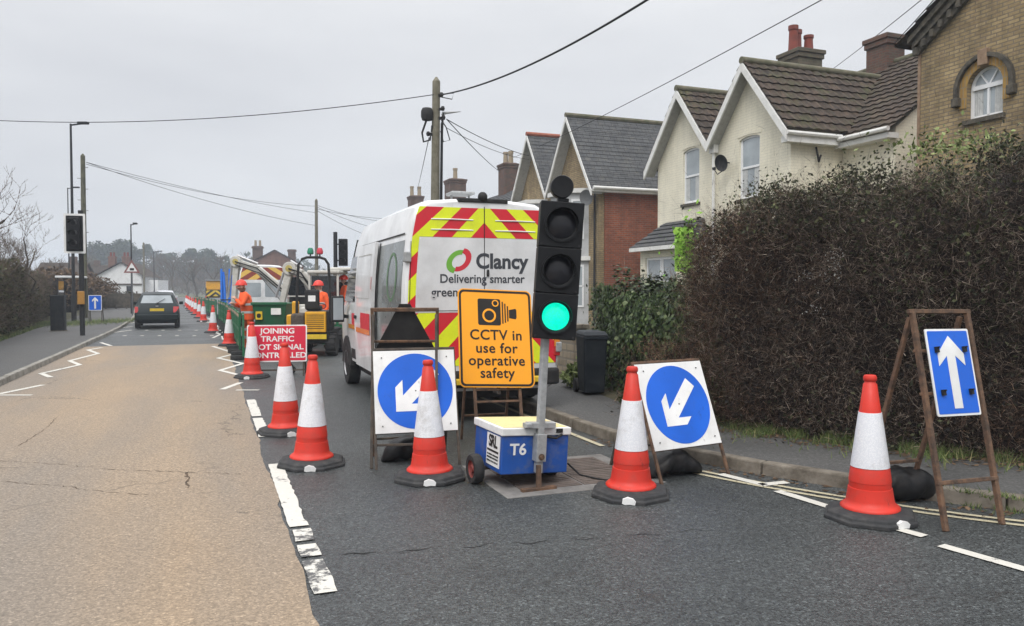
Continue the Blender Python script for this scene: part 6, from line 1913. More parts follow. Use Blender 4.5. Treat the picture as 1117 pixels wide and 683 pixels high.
fn = thing('wooden_fence', 'old wooden post and rail fence before the olive hedge on the left', 'fence', Rw(-5.15, 14, .08), ROAD)
for i in range(8):
    y = i * 1.8; dx = -max(0, (y - 0)) * .055
    b = MB(); b.box(dx - .05, dx + .05, y - .05, y + .05, 0, 1.1 + random.uniform(-.05, .05)); b.build('post', 'fence_wood', fn)
for z in (.45, .95):
    b = MB(); b.bar((0, 0, z), (-12.6 * .055, 12.6, z), .03, .09); b.build('rail', 'fence_wood', fn)

cbn = thing('roadside_cabinet', 'dark metal roadside cabinet standing on the left pavement by the grass', 'cabinet', Vector((P(62.5, 358, 27.5).x, 27.5, .1)), D2R(18))
b = MB(); b.box(-.22, .22, 0, .35, .02, 1.22); co = b.build('body', 'cabinet', cbn, bevel=.012)
b = MB(); b.box(-.24, .24, -.02, .37, 1.222, 1.27); b.build('top', 'cabinet', cbn, bevel=.01)
b = MB(); b.box(-.20, .20, -.012, -.002, .12, 1.18); b.box(.13, .15, -.03, -.012, .6, .75); b.build('door', 'cabinet', cbn, bevel=.004)
b = MB(); b.box(-.26, .26, -.04, .39, -.05, .02); b.build('plinth', 'kerb', cbn)

M['button_box'] = plain('dull_orange_box', (0.40, 0.20, 0.04), .5, dirt=.5)
def pelican(label, loc, rz, board, z_head, facing=1):
    t = thing('traffic_signal_post', label, 'traffic light', loc, rz)
    b = MB(); b.tube([(0, 0, 0), (0, 0, z_head + 1.25)], .075, 14); b.build('post', 'lamp_grey', t, smooth=True)
    dx = -.13 if board else .28
    hy = -.22 if board else 0.0
    b = MB()
    b.box(dx - .16, dx + .16, -.10 + hy, .14 + hy, z_head, z_head + 1.0)
    hd = b.build('signal_head', 'head_black', t, bevel=.02)
    if board:
        b = MB(); b.poly(rrect(dx - .31, dx + .31, z_head - .13, z_head + 1.13, .03), .03 + hy, .04 + hy); bo = b.build('backing_board', 'sign_white', t)
        b = MB(); b.poly(rrect(dx - .245, dx + .245, z_head - .065, z_head + 1.065, .02), .022 + hy, .03 + hy); b.build('board_face', 'head_black', bo)
        b = MB(); b.poly(rrect(dx - .245, dx + .245, z_head - .065, z_head + 1.065, .02), .04 + hy, .044 + hy); b.build('board_back', 'head_black', bo)
    for k in range(3):
        z = z_head + .18 + .32 * k
        b = MB(); b.lathe([(0, -.085), (.06, -.10), (.10, -.101)], 20, (dx, hy, z), axis='y', cap=False); b.build('lens', 'lens_off', hd)
        b = MB(); pr = None
        for i in range(17):
            a = D2R(-10 + 200 * i / 16); p = (dx + .115 * math.cos(a), z + .115 * math.sin(a)); cur = (b.v((p[0], -.10 + hy, p[1])), b.v((p[0], -.30 + hy, p[1])))
            if pr: b.f([pr[0], pr[1], cur[1], cur[0]])
            pr = cur
        b.build('visor', 'rubber', hd, smooth=True)
    b = MB(); b.bar((0, 0, z_head + .2), (dx, .05 + hy, z_head + .2), .05); b.bar((0, 0, z_head + .8), (dx, .05, z_head + .8), .05); b.build('bracket', 'lamp_grey', t)
    if board:
        b = MB(); b.box(-.10, .10, -.14, -.06, 1.0, 1.42); b.build('push_button_box', 'button_box', t, bevel=.015)
    return t
pelican('unlit pelican crossing signal with white edged backing board on the left pavement', Vector((P(90, 360, 25).x, 25, .1)), D2R(14), True, 2.75)
pelican('unlit traffic signal with bare black head standing beyond the works, left of the works van', Vector((P(366.5, 360, 29).x, 29, .1)), D2R(5), False, 2.35)

sm = thing('ahead_only_sign', 'small blue ahead arrow sign on a low frame on the left pavement', 'road sign', Vector((P(104, 345, 34).x, 34, .1)), D2R(18))
b = MB(); b.poly(rrect(-.26, .26, .55, 1.22, .02), -.01, 0); po = b.build('plate', 'sign_white', sm)
b = MB(); b.poly(rrect(-.235, .235, .575, 1.195, .02), -.014, -.01); b.build('blue_field', 'sign_blue', po)
b = MB(); b.poly(rot2(ARROW, 0, .5, (0, .885)), -.018, -.014); b.build('arrow', 'sign_white', po)
b = MB()
for x in (-.25, .25): b.bar((x, .03, 0), (x, .05, 1.2), .03); b.bar((x, .08, 1.2), (x, .45, 0), .03)
b.build('frame', 'dark_steel', sm)

# ================================================================== POLES, LAMPS, CABLES
def street_lamp(label, px, Y, ytop, arm, r=.075, tri=False):
    base = P(px, 330, Y); t = thing('street_lamp', label, 'street lamp', (base.x, Y, .08), 0)
    H = P(px, ytop, Y).z
    b = MB(); b.tube([(0, 0, 0), (0, 0, 1.2)], r * 1.5, 12); b.tube([(0, 0, 1.2), (0, 0, H)], r, 12, r * .6); b.build('column', 'lamp_grey', t, smooth=True)
    b = MB(); b.tube([(0, 0, H - .06), (arm, 0, H + .02)], r * .55, 8); b.build('arm', 'lamp_grey', t)
    b = MB(); b.box(min(arm * .55, arm * 1.3), max(arm * .55, arm * 1.3), -.12, .12, H - .02, H + .09); b.build('lantern', 'lamp_grey', t, bevel=.03)
    return t
street_lamp('tallest dark street lamp beside the wooden pole on the left pavement', 80.5, 36, 137, .62)
street_lamp('thin dark street lamp with its head half way up the tallest column', 76, 62, 206, .7, .06)
street_lamp('grey street lamp standing behind the red edged warning triangle at the bend', 144, 47, 246, .28, .055)
street_lamp('small distant street lamp rising over the dark green hatchback', 168.5, 110, 275, .9, .075)
tp_ = thing('warning_sign', 'triangular warning sign on a grey post at the bend before the white house', 'road sign', Vector((P(144.3, 330, 44).x, 44, .08)), D2R(12))
b = MB(); b.tube([(0, .03, 0), (0, .03, 3.1)], .035, 10); b.build('post', 'lamp_pale', tp_)
tri = lambda r: [(-r * .866, 2.66 - r * .5), (r * .866, 2.66 - r * .5), (0, 2.66 + r)]
M['tri_red'] = plain('faded_red_border', (0.24, 0.10, 0.095), .6)
b = MB(); b.poly(tri(.50), -.012, 0); po = b.build('plate', 'tri_red', tp_)
b = MB(); b.poly(tri(.33), -.016, -.012); b.build('white_field', 'sign_white', po)
b = MB(); b.box(-.10, .12, -.02, -.016, 2.55, 2.68); b.build('symbol', 'letter_black', po)

def wood_pole(label, px, Y, ytop, r, lean=0.0, kit=False, steps=False, mat='wood_pole'):
    base = P(px, 330, Y); H = P(px, ytop, Y).z
    t = thing('utility_pole', label, 'utility pole', (base.x, Y, .08), 0)
    top = Vector((lean * H, 0, H))
    b = MB(); b.tube([(0, 0, 0), tuple(top)], r, 14, r * .78); b.tube([tuple(top), tuple(top + Vector((0, 0, .12)))], r * .78, 14, r * .2); b.build('pole', mat, t, smooth=True)
    at = lambda z: Vector((lean * z, 0, z))
    if kit:
        p = at(H - .95)
        b = MB(); b.lathe([(0, -.16), (.14, -.15), (.17, -.05), (.17, .10), (.13, .18), (0, .2)], 18, tuple(p + Vector((-.24, -.1, 0)))); b.tube([tuple(p + Vector((-.24, -.1, -.1))), tuple(p + Vector((-.38, -.1, -.5))), tuple(p + Vector((-.34, -.1, -.75))), tuple(p + Vector((-.16, -.1, -.7))), tuple(p + Vector((-.1, -.1, -.3)))], .03, 6); b.build('joint_box', 'trim_black', t, smooth=True)
        b = MB()
        for z, dx in ((H - .42, .16), (H - .8, .2), (H - 1.05, .22), (H - 1.5, -.2)): q = at(z); b.bar(tuple(q), tuple(q + Vector((dx, -.12, .02))), .07, .05); b.lathe([(.04, -.06), (.06, 0), (.04, .06)], 8, tuple(q + Vector((dx, -.12, .02))))
        b.build('insulator', 'trim_black', t)
        b = MB(); q = at(H - .9); b.hexa([tuple(q + Vector((.15, -.05, -.04))), tuple(q + Vector((.3, -.05, .0))), tuple(q + Vector((.3, .05, .0))), tuple(q + Vector((.15, .05, -.04)))], [tuple(q + Vector((.18, -.05, .05))), tuple(q + Vector((.7, -.04, .06))), tuple(q + Vector((.7, .04, .06))), tuple(q + Vector((.18, .05, .05)))]); b.build('cable_guide', 'galv', t, bevel=.01)
        b = MB()
        for k in range(3):
            b.tube([tuple(at(.3) + Vector((.14 + .03 * k, -.12, 0))), tuple(at(H * .5) + Vector((.15 + .025 * k, -.1, 0))), tuple(at(H - 1.2 - .1 * k) + Vector((.16 + .02 * k, -.1, 0))), tuple(at(H - 1.0) + Vector((.22, -.12, .05 * k)))], .018, 6)
        q = at(H - 1.3); b.tube([tuple(q + Vector((.1, -.1, .3))), tuple(q + Vector((.3, -.1, 0))), tuple(q + Vector((.4, -.1, -.35))), tuple(q + Vector((.22, -.1, -.4))), tuple(q + Vector((.14, -.1, -.1)))], .018, 6)
        q = at(H - .4); b.tube([tuple(q + Vector((.1, -.1, -.05))), tuple(q + Vector((.45, -.1, -.12))), tuple(q + Vector((.5, -.1, .05))), tuple(q + Vector((.1, -.1, .02)))], .014, 6)
        b.build('pole_cable', 'cable', t, smooth=True)
    if steps:
        b = MB()
        for k in range(8): z = H - .6 - .55 * k; q = at(z); sg = -1 if k % 2 else 1; b.tube([tuple(q), tuple(q + Vector((sg * .28, -.04, .02)))], .014, 6)
        b.build('climbing_step', 'dark_steel', t)
    return t, base.x, H
wood_pole('big wooden pole with junction box and cable clutter behind the works van', 473, 22, 92, .14, .013, kit=True)
wood_pole('mossy wooden pole with climbing steps on the left pavement', 92.5, 40, 172, .14, .003, steps=True, mat='wood_pole_dark')
wood_pole('plain wooden pole carrying cables beyond the yellow dumper', 345.5, 55, 220, .13, .003)
wood_pole('small distant wooden pole between two street lamps over the hatchback', 157.5, 105, 266, .15)

def cable(label, p0, p1, sag, r=.011, group=None, n=26):
    p0, p1 = Vector(p0), Vector(p1)
    b = MB(); b.tube([p0.lerp(p1, i / n) + Vector((0, 0, -4 * sag * (i / n) * (1 - i / n))) for i in range(n + 1)], r, 6)
    return tag(b.build('overhead_cable', 'cable', smooth=True), label, 'cable', group)
A = P(475.5, 103, 21.9)
cable('thick overhead cable from the big wooden pole to the top edge right of centre', P(484, 103, 21.85), P(775, -45, 11), .30, .020)
cable('long overhead cable crossing the left half of the sky to the big wooden pole', A, P(-160, 118, 27), .62, .012)
cable('overhead cable rising to the right over the cream house gables', P(487, 133, 22), P(1010, -55, 12), .10, .009) if False else cable('thin overhead cable rising from the brick house towards the top right', P(560, 172, 40), P(960, -35, 13), .15, .010)
cable('thin overhead cable between the two chimneys of the cream house, rising right', P(902, 80, 34), P(1060, -45, 16), .05, .011)
cable('short overhead cable coming down to the brick chimney beside the buff gable', P(975, 48, 23), P(1040, -25, 14), .02, .012)
cable('service cable from the big wooden pole to the left slate gable', P(487, 130, 22), P(577, 170, 34), .12, .012)
cable('second service cable from the big wooden pole, below the one to the slate gable', P(488, 140, 22), P(577, 174, 34), .15, .009)
cable('service cable dropping from the big wooden pole to the far brick chimney', P(488, 131, 22), P(546, 188, 48), .10, .014)
cable('stay wire slanting down left from the big wooden pole to the chimney pots', P(468, 150, 22), P(455, 208, 60), .05, .012)
for i, (ya, xb, yb) in enumerate(((177, 344, 232), (177, 344, 246), (179, 344, 225))):
    cable(('upper', 'lowest', 'topmost')[i] + ' of the cables fanning out from the mossy pole towards the dumper', P(94, ya, 40), P(xb, yb, 55), .22 + .1 * i, .012)
for i, (x1, y1) in enumerate(((402, 237), (408, 250), (420, 232), (398, 262))):
    cable(('second', 'third', 'topmost', 'lowest')[i] + ' of four cables spreading from the pole beyond the dumper to behind the works van', P(346, 224 + 2 * i, 55), P(x1 + 40, y1 + 6, 60), .3, .013)

# ================================================================== HEDGES, SHRUBS, GRASS
def poly_at(pl, u):
    n = len(pl) - 1; k = min(int(u * n), n - 1); f = u * n - k
    a, b = pl[k], pl[k + 1]
    d = (b - a).normalized()
    return a.lerp(b, f), Vector((d.y, -d.x, 0))

def hedge_points(pl, hfun, depth, n, mode, shell=.16, bulge=.17, zmin=0.1, seed=1):
    """points in the outer shell of a hedge; pl runs along its front, the body lies to the LEFT of the direction of travel"""
    L = np.array([[p.x, p.y] for p in pl]); k = len(pl) - 1
    u = rng.uniform(0, 1, n); i = np.minimum((u * k).astype(int), k - 1); f = (u * k - i)[:, None]
    a, b = L[i], L[i + 1]; P0 = a * (1 - f) + b * f
    d = b - a; d /= np.linalg.norm(d, axis=1)[:, None]
    back = np.stack([-d[:, 1], d[:, 0]], axis=1)
    H = np.array([hfun(x) for x in u])
    bl = bulge * (np.sin(u * 23 + seed) * .5 + np.sin(u * 57 + seed * 2.3) * .3)
    if mode == 'front':
        v = rng.uniform(0, 1, n) ** .9
        lean = .18 * np.clip(v - .72, 0, 1) ** 1.2 * 2.2 + .10 * np.clip(.25 - v, 0, 1)
        z = zmin + v * (H - zmin - .06) + .05 * np.sin(u * 70 + v * 9)
        off = bl * np.sin(v * 7 + u * 31) + lean - .02 + rng.exponential(shell, n) - rng.exponential(.05, n)
        nr = np.stack([-back[:, 0], -back[:, 1], np.full(n, .15)], axis=1)
    elif mode == 'top':
        w = rng.uniform(0, 1, n)
        off = .22 + w * (depth - .22)
        z = H - .02 + .10 * np.sin(u * 41 + w * 5 + seed) + .07 * np.sin(u * 97 + seed) - .25 * np.clip((w - .75), 0, 1) - rng.exponential(shell * .8, n) + rng.exponential(.04, n)
        nr = np.tile([0, 0, 1.0], (n, 1))
    XY = P0 + back * off[:, None]
    return np.concatenate([XY, z[:, None]], axis=1), nr

def hedge_core(name, parent, pl, hfun, depth, mat='core', inset=.24, zmin=.05):  # solid dark core added behind the leaves to stop see-through
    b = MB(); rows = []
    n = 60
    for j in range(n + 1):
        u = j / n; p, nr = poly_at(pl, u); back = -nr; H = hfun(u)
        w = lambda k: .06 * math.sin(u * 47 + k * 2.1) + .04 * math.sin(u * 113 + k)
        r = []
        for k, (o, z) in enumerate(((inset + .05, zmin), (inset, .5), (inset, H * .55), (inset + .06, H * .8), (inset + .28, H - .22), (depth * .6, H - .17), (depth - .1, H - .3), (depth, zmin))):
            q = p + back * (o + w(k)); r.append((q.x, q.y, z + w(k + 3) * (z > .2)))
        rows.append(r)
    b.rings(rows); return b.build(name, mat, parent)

bp_ = smooth_line([(6.9, 7.78), (5.75, 7.74), (5.22, 7.70), (5.14, 7.35), (5.22, 6.95), (5.55, 6.15), (6.15, 5.05), (7.0, 4.25), (9.3, 3.3)], 2)
bpl = [Rw(p.x, p.y) for p in resample([(q.x, q.y) for q in bp_], .15)]
bpl = [Vector((p.x, p.y, 0)) for p in bpl]
hb_h = lambda u: 2.37 + 1.0 * min(1.0, max(0, (u - .19) / .81) * 2.0) ** .9 * .40 + .08 * math.sin(u * 19 + 1) + .05 * math.sin(u * 53)
big = thing('brown_hedge', 'tall dark brown twiggy hedge along the right pavement with greener leaves on top', 'hedge', (0, 0, 0))
bc0 = Rw(5.6, 6.2, .09); big.location = (0, 0, 0)
hedge_core('dark_core', big, bpl, hb_h, 1.7)
def patch(p, f, ph): return np.sin(p[:, 0] * f + ph) + np.sin(p[:, 1] * f * 1.3 + ph * 2) + np.sin(p[:, 2] * f * 1.1 + ph * 3 + p[:, 0] * 1.7) + rng.normal(size=len(p)) * .5
pts, nr = hedge_points(bpl, hb_h, 1.7, 24000, 'front'); q1, n1 = hedge_points(bpl, hb_h, 1.7, 7000, 'top')
pts = np.concatenate([pts, q1]); nr = np.concatenate([nr, n1])
gr_ = patch(pts, 2.1, 1.0) > .7
V, F = leaf_mesh(pts[~gr_], .022, nr[~gr_], .2); pydata('leaves', V, F, 'hedge_leaf', big)
V, F = leaf_mesh(pts[gr_], .026, nr[gr_], .2); pydata('patch_leaves', V, F, 'hedge_green', big)
p0, nr = hedge_points(bpl, hb_h, 1.7, 46000, 'front', shell=.11)
dirs = rng.normal(size=p0.shape) + nr * .45 + np.array([0, 0, .2])
rs_ = (patch(p0, 1.6, 4.0) + 1.2 * (1.4 - p0[:, 2])) > .9
Ls = rng.uniform(.10, .42, size=(len(p0), 1))
VF1 = curvy_twigs(p0[~rs_], dirs[~rs_], Ls[~rs_], .0042, 4, .4)
V, F = curvy_twigs(p0[rs_], dirs[rs_], Ls[rs_], .0042, 4, .4); pydata('russet_twigs', V, F, 'hedge_russet', big)
p2, n2 = hedge_points(bpl, hb_h, 1.7, 4200, 'front', shell=.05)          # long stems arching over the face
d2 = rng.normal(size=p2.shape); d2 -= n2 * np.sum(d2 * n2, axis=1)[:, None] * .9
VF2 = curvy_twigs(p2 + n2 * .03, d2, rng.uniform(.3, 1.0, size=(len(p2), 1)), .0052, 8, .25)
p3, n3 = hedge_points(bpl, hb_h, 1.7, 2600, 'top', shell=.05)
d3 = rng.normal(size=p3.shape) * .6 + np.array([0, 0, 1.0]); d3 /= np.linalg.norm(d3, axis=1)[:, None]
VF3 = curvy_twigs(p3 - d3 * .05, d3, rng.uniform(.1, .30, size=(len(p3), 1)), .005, 3, .3)
V, F = join_vf(VF1, VF2, VF3); pydata('twigs', V, F, 'twig', big)
p4, n4 = hedge_points(bpl, hb_h, 1.7, 15000, 'top', shell=.10)
p5, n5 = hedge_points(bpl, hb_h, 1.7, 20000, 'front', shell=.06)
zz_ = p5[:, 2]; keep = zz_ > 2.0 + rng.exponential(.35, len(p5)) * 1.0
clump = np.sin(p4[:, 0] * 5.1) + np.sin(p4[:, 1] * 6.3 + 1) + rng.normal(size=len(p4)) * .9 > -.6
V, F = leaf_mesh(np.concatenate([p4[clump] + np.array([0, 0, .03]), p5[keep]]), .031); pydata('green_leaves', V, F, 'top_leaf', big)
ends = p3 + d3 * .13; sel = rng.uniform(size=len(ends)) < .8
V, F = leaf_mesh(np.repeat(ends[sel], 4, axis=0) + rng.normal(size=(sel.sum() * 4, 3)) * .05, .024); pydata('shoot_leaves', V, F, 'top_leaf', big)
c_ = PT(1045, 145, 7.4); cw_ = Rw(7.4, c_[0], c_[1])
pp = np.array(cw_) + np.array([0, 0, -.13]) + rng.normal(size=(520, 3)) * np.array([.34, .25, .07]); V, F = leaf_mesh(pp, .034); pydata('pale_shoots', V, F, 'pale_leaf', big)
cl_pts = []
for px, py, n_, sc in ((912, 281, 60, .05), (910, 298, 50, .05), (876, 318, 40, .06), (866, 342, 40, .04), (888, 338, 40, .06), (835, 335, 12, .02), (880, 300, 25, .05)):
    dd_ = ray(px, py); best = None
    for k in np.linspace(5, 11, 240):                         # where the line of sight meets the hedge face
        w = Vector((dd_.x * k, dd_.y * k, CAM_H + dd_.z * k)); m_ = min((Vector((w.x, w.y, 0)) - q).length for q in bpl)
        if best is None or m_ < best[0]: best = (m_, w)
    cl_pts.append(np.array(best[1]) + rng.normal(size=(n_, 3)) * sc)
V, F = leaf_mesh(np.concatenate(cl_pts), .013); pydata('pale_seed_heads', V, F, 'white_leaf', big)

ipl = [Rw(p.x, p.y) for p in resample([(q.x, q.y) for q in smooth_line([(8.6, 12.0), (6.6, 11.75), (5.85, 11.35), (5.62, 10.6), (5.5, 9.4), (5.42, 7.3)], 2)], .15)]
ipl = [Vector((p.x, p.y, 0)) for p in ipl]
iv_h = lambda u: 1.62 + .10 * math.sin(u * 17) + .05 * math.sin(u * 43)
ivy = thing('ivy_hedge', 'lower glossy green ivy hedge behind the wheelie bin', 'hedge', (0, 0, 0))
hedge_core('dark_core', ivy, ipl, iv_h, 1.2, inset=.16)
a_, an = hedge_points(ipl, iv_h, 1.2, 15000, 'front', shell=.09); c_, cn = hedge_points(ipl, iv_h, 1.2, 6000, 'top', shell=.08)
V, F = leaf_mesh(np.concatenate([a_, c_]), .062, np.concatenate([an, cn]), .6, 1.15); pydata('leaves', V, F, 'ivy', ivy)
d3 = rng.normal(size=(900, 3)) * .7 + np.array([0, 0, .9]); b_, bn_ = hedge_points(ipl, iv_h, 1.2, 900, 'top')
V, F = twig_mesh(b_, b_ + d3 * .16, .006); pydata('stems', V, F, 'twig', ivy)

def bush(name, label, cat, c, rad, n, leaf, size, core=True, twigs=0, group=None, stuff=False):
    t = thing(name, label, cat, (c[0], c[1], 0), 0, group)
    rx, ry, rz = rad
    d = rng.normal(size=(n, 3)); d /= np.linalg.norm(d, axis=1)[:, None]; d[:, 2] = np.abs(d[:, 2]) * np.where(rng.uniform(size=n) < .85, 1, -.4)
    lob = 1 + .16 * np.sin(d[:, 0] * 5 + c[0]) * np.sin(d[:, 1] * 4 + 1) + .12 * np.sin(d[:, 2] * 7 + d[:, 0] * 6)
    r = lob * (1 - rng.exponential(.10, n))
    pts = d * r[:, None] * np.array([rx, ry, rz]) + np.array([0, 0, c[2]])
    pts = pts[pts[:, 2] > .05]
    V, F = leaf_mesh(pts, size); pydata('foliage', V, F, leaf, t)
    if twigs:
        d = rng.normal(size=(twigs, 3)); d[:, 2] = np.abs(d[:, 2]) + .3; d /= np.linalg.norm(d, axis=1)[:, None]
        o = d * np.array([rx, ry, rz]) * .55 + np.array([0, 0, c[2]]); V, F = twig_mesh(o, o + d * np.array([rx, ry, rz]) * rng.uniform(.3, .65, size=(twigs, 1)), .014 if rx < 3 else .03); pydata('twigs', V, F, 'bare_twig', t)
    if core:
        b = MB(); rs_ = []
        for i in range(9):
            a = math.pi * i / 8; rr = .72 * math.sin(a) + .02
            rs_.append([(rx * rr * math.cos(2 * math.pi * k / 14) * (1 + .1 * math.sin(3 * k + i)), ry * rr * math.sin(2 * math.pi * k / 14), max(.0, c[2] - rz * .72 * math.cos(a))) for k in range(14)])
        b.rings(rs_); b.build('dark_core', 'core', t)
    return t
lc = P(746, 300, 11.3)
lb = thing('lime_board', 'narrow lime green board half covered by leaves at the left end of the brown hedge', 'board', (lc.x, lc.y, .09), D2R(4))
M['lime'] = two_tone('lime_board', (0.26, 0.52, 0.06), (0.42, 0.66, 0.12), 6, .6, .2)
b = MB(); b.box(-.13, .14, 0, .03, 1.76, 2.40); b.build('panel', 'lime', lb)
b = MB(); b.box(.06, .12, .035, .09, 0, 2.45); b.build('post', 'fence_wood', lb)
lq = np.array([.04, -.08, 2.08]) + rng.normal(size=(200, 3)) * np.array([.13, .04, .24]); V, F = leaf_mesh(lq, .05); pydata('climbing_leaves', V, F, 'lime_leaf', lb)
lq = np.array([.12, -.14, 2.05]) + rng.normal(size=(240, 3)) * np.array([.10, .04, .26]); V, F = leaf_mesh(lq, .035); pydata('dark_leaves', V, F, 'top_leaf', lb)
lw = G(634, 425, .1); bush('weed_clump', 'small green weed clump left of the wheelie bin by the low stone wall', 'plant', (lw.x - .02, lw.y + .25, .22), (.22, .3, .28), 600, 'pale_leaf', .06, core=False)
lw = G(700, 443, .1); bush('weed_clump', 'weeds growing at the foot of the ivy hedge right of the wheelie bin', 'plant', (lw.x + .1, lw.y + .2, .14), (.35, .15, .2), 500, 'ivy', .05, core=False)

rsb = thing('russet_bush', 'thin russet twigs at the foot of the ivy where the brown hedge begins', 'shrub', (0, 0, 0))
bq = G(742, 452, .1); n = 5200
o_ = np.array([bq.x + .12, bq.y + .15, .08]) + rng.normal(size=(n, 3)) * np.array([.30, .16, 0]) + np.array([0, 0, 1.0]) * (rng.uniform(0, 1, size=(n, 1)) ** 1.4) * .85
V, F = curvy_twigs(o_, rng.normal(size=(n, 3)) + np.array([-.2, -.2, .5]), rng.uniform(.08, .3, size=(n, 1)), .0055); pydata('twigs', V, F, 'hedge_russet', rsb)
ls_ = o_[:1800] + rng.normal(size=(1800, 3)) * .05; V, F = leaf_mesh(ls_, .026); pydata('leaves', V, F, 'hedge_leaf', rsb)

# left side
lpl = [Vector((*Rw(p.x + bend(p.y), p.y).xy, 0)) for p in resample([(q.x, q.y) for q in smooth_line([(-7.4, 48), (-6.9, 40), (-6.2, 30), (-5.7, 22), (-5.6, 12)], 2)], .4)]
lf_h = lambda u: 1.9 + .75 * u + .30 * math.sin(u * 15) + .16 * math.sin(u * 37)
lh = thing('olive_hedge', 'overgrown olive and brown hedge along the left pavement behind the fence', 'hedge', (0, 0, 0))
lpl_r = lpl[::-1]
lfr = lambda u: lf_h(1 - u)
hedge_core('dark_core', lh, lpl, lf_h, 2.4, inset=.35) if False else None
def flip(pl): return pl
# body lies to the left of travel: travelling towards the far end puts it on the left-hand side of the road
far_h = lambda u: 2.75 - .85 * u + .28 * math.sin(u * 15) + .15 * math.sin(u * 37)
hedge_core('dark_core', lh, lpl_r, far_h, 2.4, inset=.40)
a_, an = hedge_points(lpl_r, far_h, 2.4, 17000, 'front', shell=.25, bulge=.3); c_, cn = hedge_points(lpl_r, far_h, 2.4, 5000, 'top', shell=.2)
V, F = leaf_mesh(np.concatenate([a_, c_]), .085); pydata('leaves', V, F, 'left_leaf', lh)
a_, an = hedge_points(lpl_r, far_h, 2.4, 9000, 'front', shell=.2, bulge=.3); c_, cn = hedge_points(lpl_r, far_h, 2.4, 3500, 'top', shell=.1)
o = np.concatenate([a_, c_]); d = rng.normal(size=o.shape) + np.concatenate([an, cn]) * .8 + np.array([0, 0, .5]); d /= np.linalg.norm(d, axis=1)[:, None]
V, F = twig_mesh(o, o + d * rng.uniform(.2, .8, size=(len(o), 1)), .014); pydata('twigs', V, F, 'bare_twig', lh)
for i, (px, Y, zt, rx) in enumerate(((70, 50, 2.5, 2.2), (88, 56, 2.4, 2.0), (103, 60, 2.2, 1.8), (52, 44, 2.6, 1.8))):
    c = P(px, 320, Y); bush('russet_shrub', ('russet leafed shrub behind the tall street lamp', 'russet shrub right of the mossy pole', 'rightmost russet shrub before the white house', 'leftmost russet shrub rising over the olive hedge')[i], 'shrub', (c.x, Y, zt * .45), (rx, rx, zt * .6), 1500, 'rust_leaf', .14, twigs=500, group='russet shrubs on the left')
c = P(128, 330, 62); bush('garden_hedge', 'dark clipped hedge at the foot of the white house', 'hedge', (c.x, 62, .5), (2.6, .8, .75), 1600, 'left_leaf', .10)
gf = thing('garden_fence', 'dark low fence on the far side of the side road on the left', 'fence', (P(104, 330, 58).x, 58, .05), D2R(4))
for i in range(7):
    b = MB(); b.box(i * .75 - .04, i * .75 + .04, -.04, .04, 0, 1.35); b.build('post', 'fence_wood', gf)
b = MB(); b.box(0, 4.5, -.02, .02, .15, 1.2); b.build('boarding', 'fence_wood', gf)

# trees
def bare_tree(label, loc, H, r, seed, depth=6, spread=.75, name='bare_tree', leafmat=None, wmin=.010, group=None):
    R_ = random.Random(seed)
    t = thing(name, label, 'tree', loc, 0, group)
    trunk = MB(); seg0, seg1, wd = [], [], []
    def grow(p, d, L, w, k):
        n = 3; pts = [p]
        for i in range(n):
            d = (d + Vector((R_.uniform(-.22, .22), R_.uniform(-.22, .22), R_.uniform(-.05, .16)))).normalized(); pts.append(pts[-1] + d * L / n)
        if k <= 2: trunk.tube(pts, w, 7, w * .65)
        else:
            for a, b_ in zip(pts, pts[1:]): seg0.append(a); seg1.append(b_ + (b_ - a) * .15); wd.append(max(w * 1.6, wmin))
        if k >= depth: return
        for _ in range(R_.choice((2, 3, 3)) if k else 4):
            q = pts[R_.choice((1, 2, 3, 3))] if k else pts[R_.choice((2, 3, 3))]
            nd = (d * .75 + Vector((R_.uniform(-1, 1), R_.uniform(-1, 1), R_.uniform(-.25, .75))) * spread).normalized()
            grow(q, nd, L * R_.uniform(.60, .82), w * .58, k + 1)
    grow(Vector((0, 0, 0)), Vector((0, 0, 1)), H * .33, r, 0)
    trunk.build('trunk', 'bark', t, smooth=True)
    if seg0:
        a, b_ = np.array(seg0), np.array(seg1); V, F = twig_mesh(a, b_, 1.0); w = np.repeat(np.array(wd), 4)[:, None]
        base = np.repeat(a, 4, axis=0); V2, F = None, F
        d = b_ - a; rr = rng.normal(size=a.shape); n1 = np.cross(d, rr); n1 /= np.linalg.norm(n1, axis=1)[:, None] + 1e-9; n2 = np.cross(d, n1); n2 /= np.linalg.norm(n2, axis=1)[:, None] + 1e-9
        ww = np.array(wd)[:, None] * .5
        V2 = np.stack([a + n1 * ww, a - n1 * ww * .5 + n2 * ww * .87, a - n1 * ww * .5 - n2 * ww * .87, b_], axis=1).reshape(-1, 3)
        pydata('branches', V2, F, 'bare_twig', t)
    return t
c = P(2, 320, 26); bare_tree('bare spreading tree at the left edge rising over the olive hedge', (c.x, 26, .05), 4.6, .11, 3, 6, .85, wmin=.014)
c = P(28, 320, 30); bare_tree('smaller bare tree just right of the one at the left edge', (c.x, 30, .05), 4.6, .09, 8, 6, .8, wmin=.014)
c = P(-32, 320, 20); bare_tree('bare tree at the left edge whose twigs reach in highest', (c.x, 20, .05), 5.3, .13, 12, 6, .85, wmin=.012)
for i, (px, Y, H) in enumerate(((58, 85, 6.5), (100, 130, 9), (165, 160, 9), (190, 150, 9.5), (215, 140, 9), (238, 150, 10), (262, 160, 10), (283, 150, 8), (178, 190, 12), (228, 200, 13), (205, 175, 11), (150, 170, 8))):
    c = P(px, 320, Y); bare_tree('hazy leafless tree among the bare trees beyond the end of the road', (c.x, Y, 0), H, .22, 40 + i, 5, .8, wmin=.05, group='leafless trees beyond the end of the road')

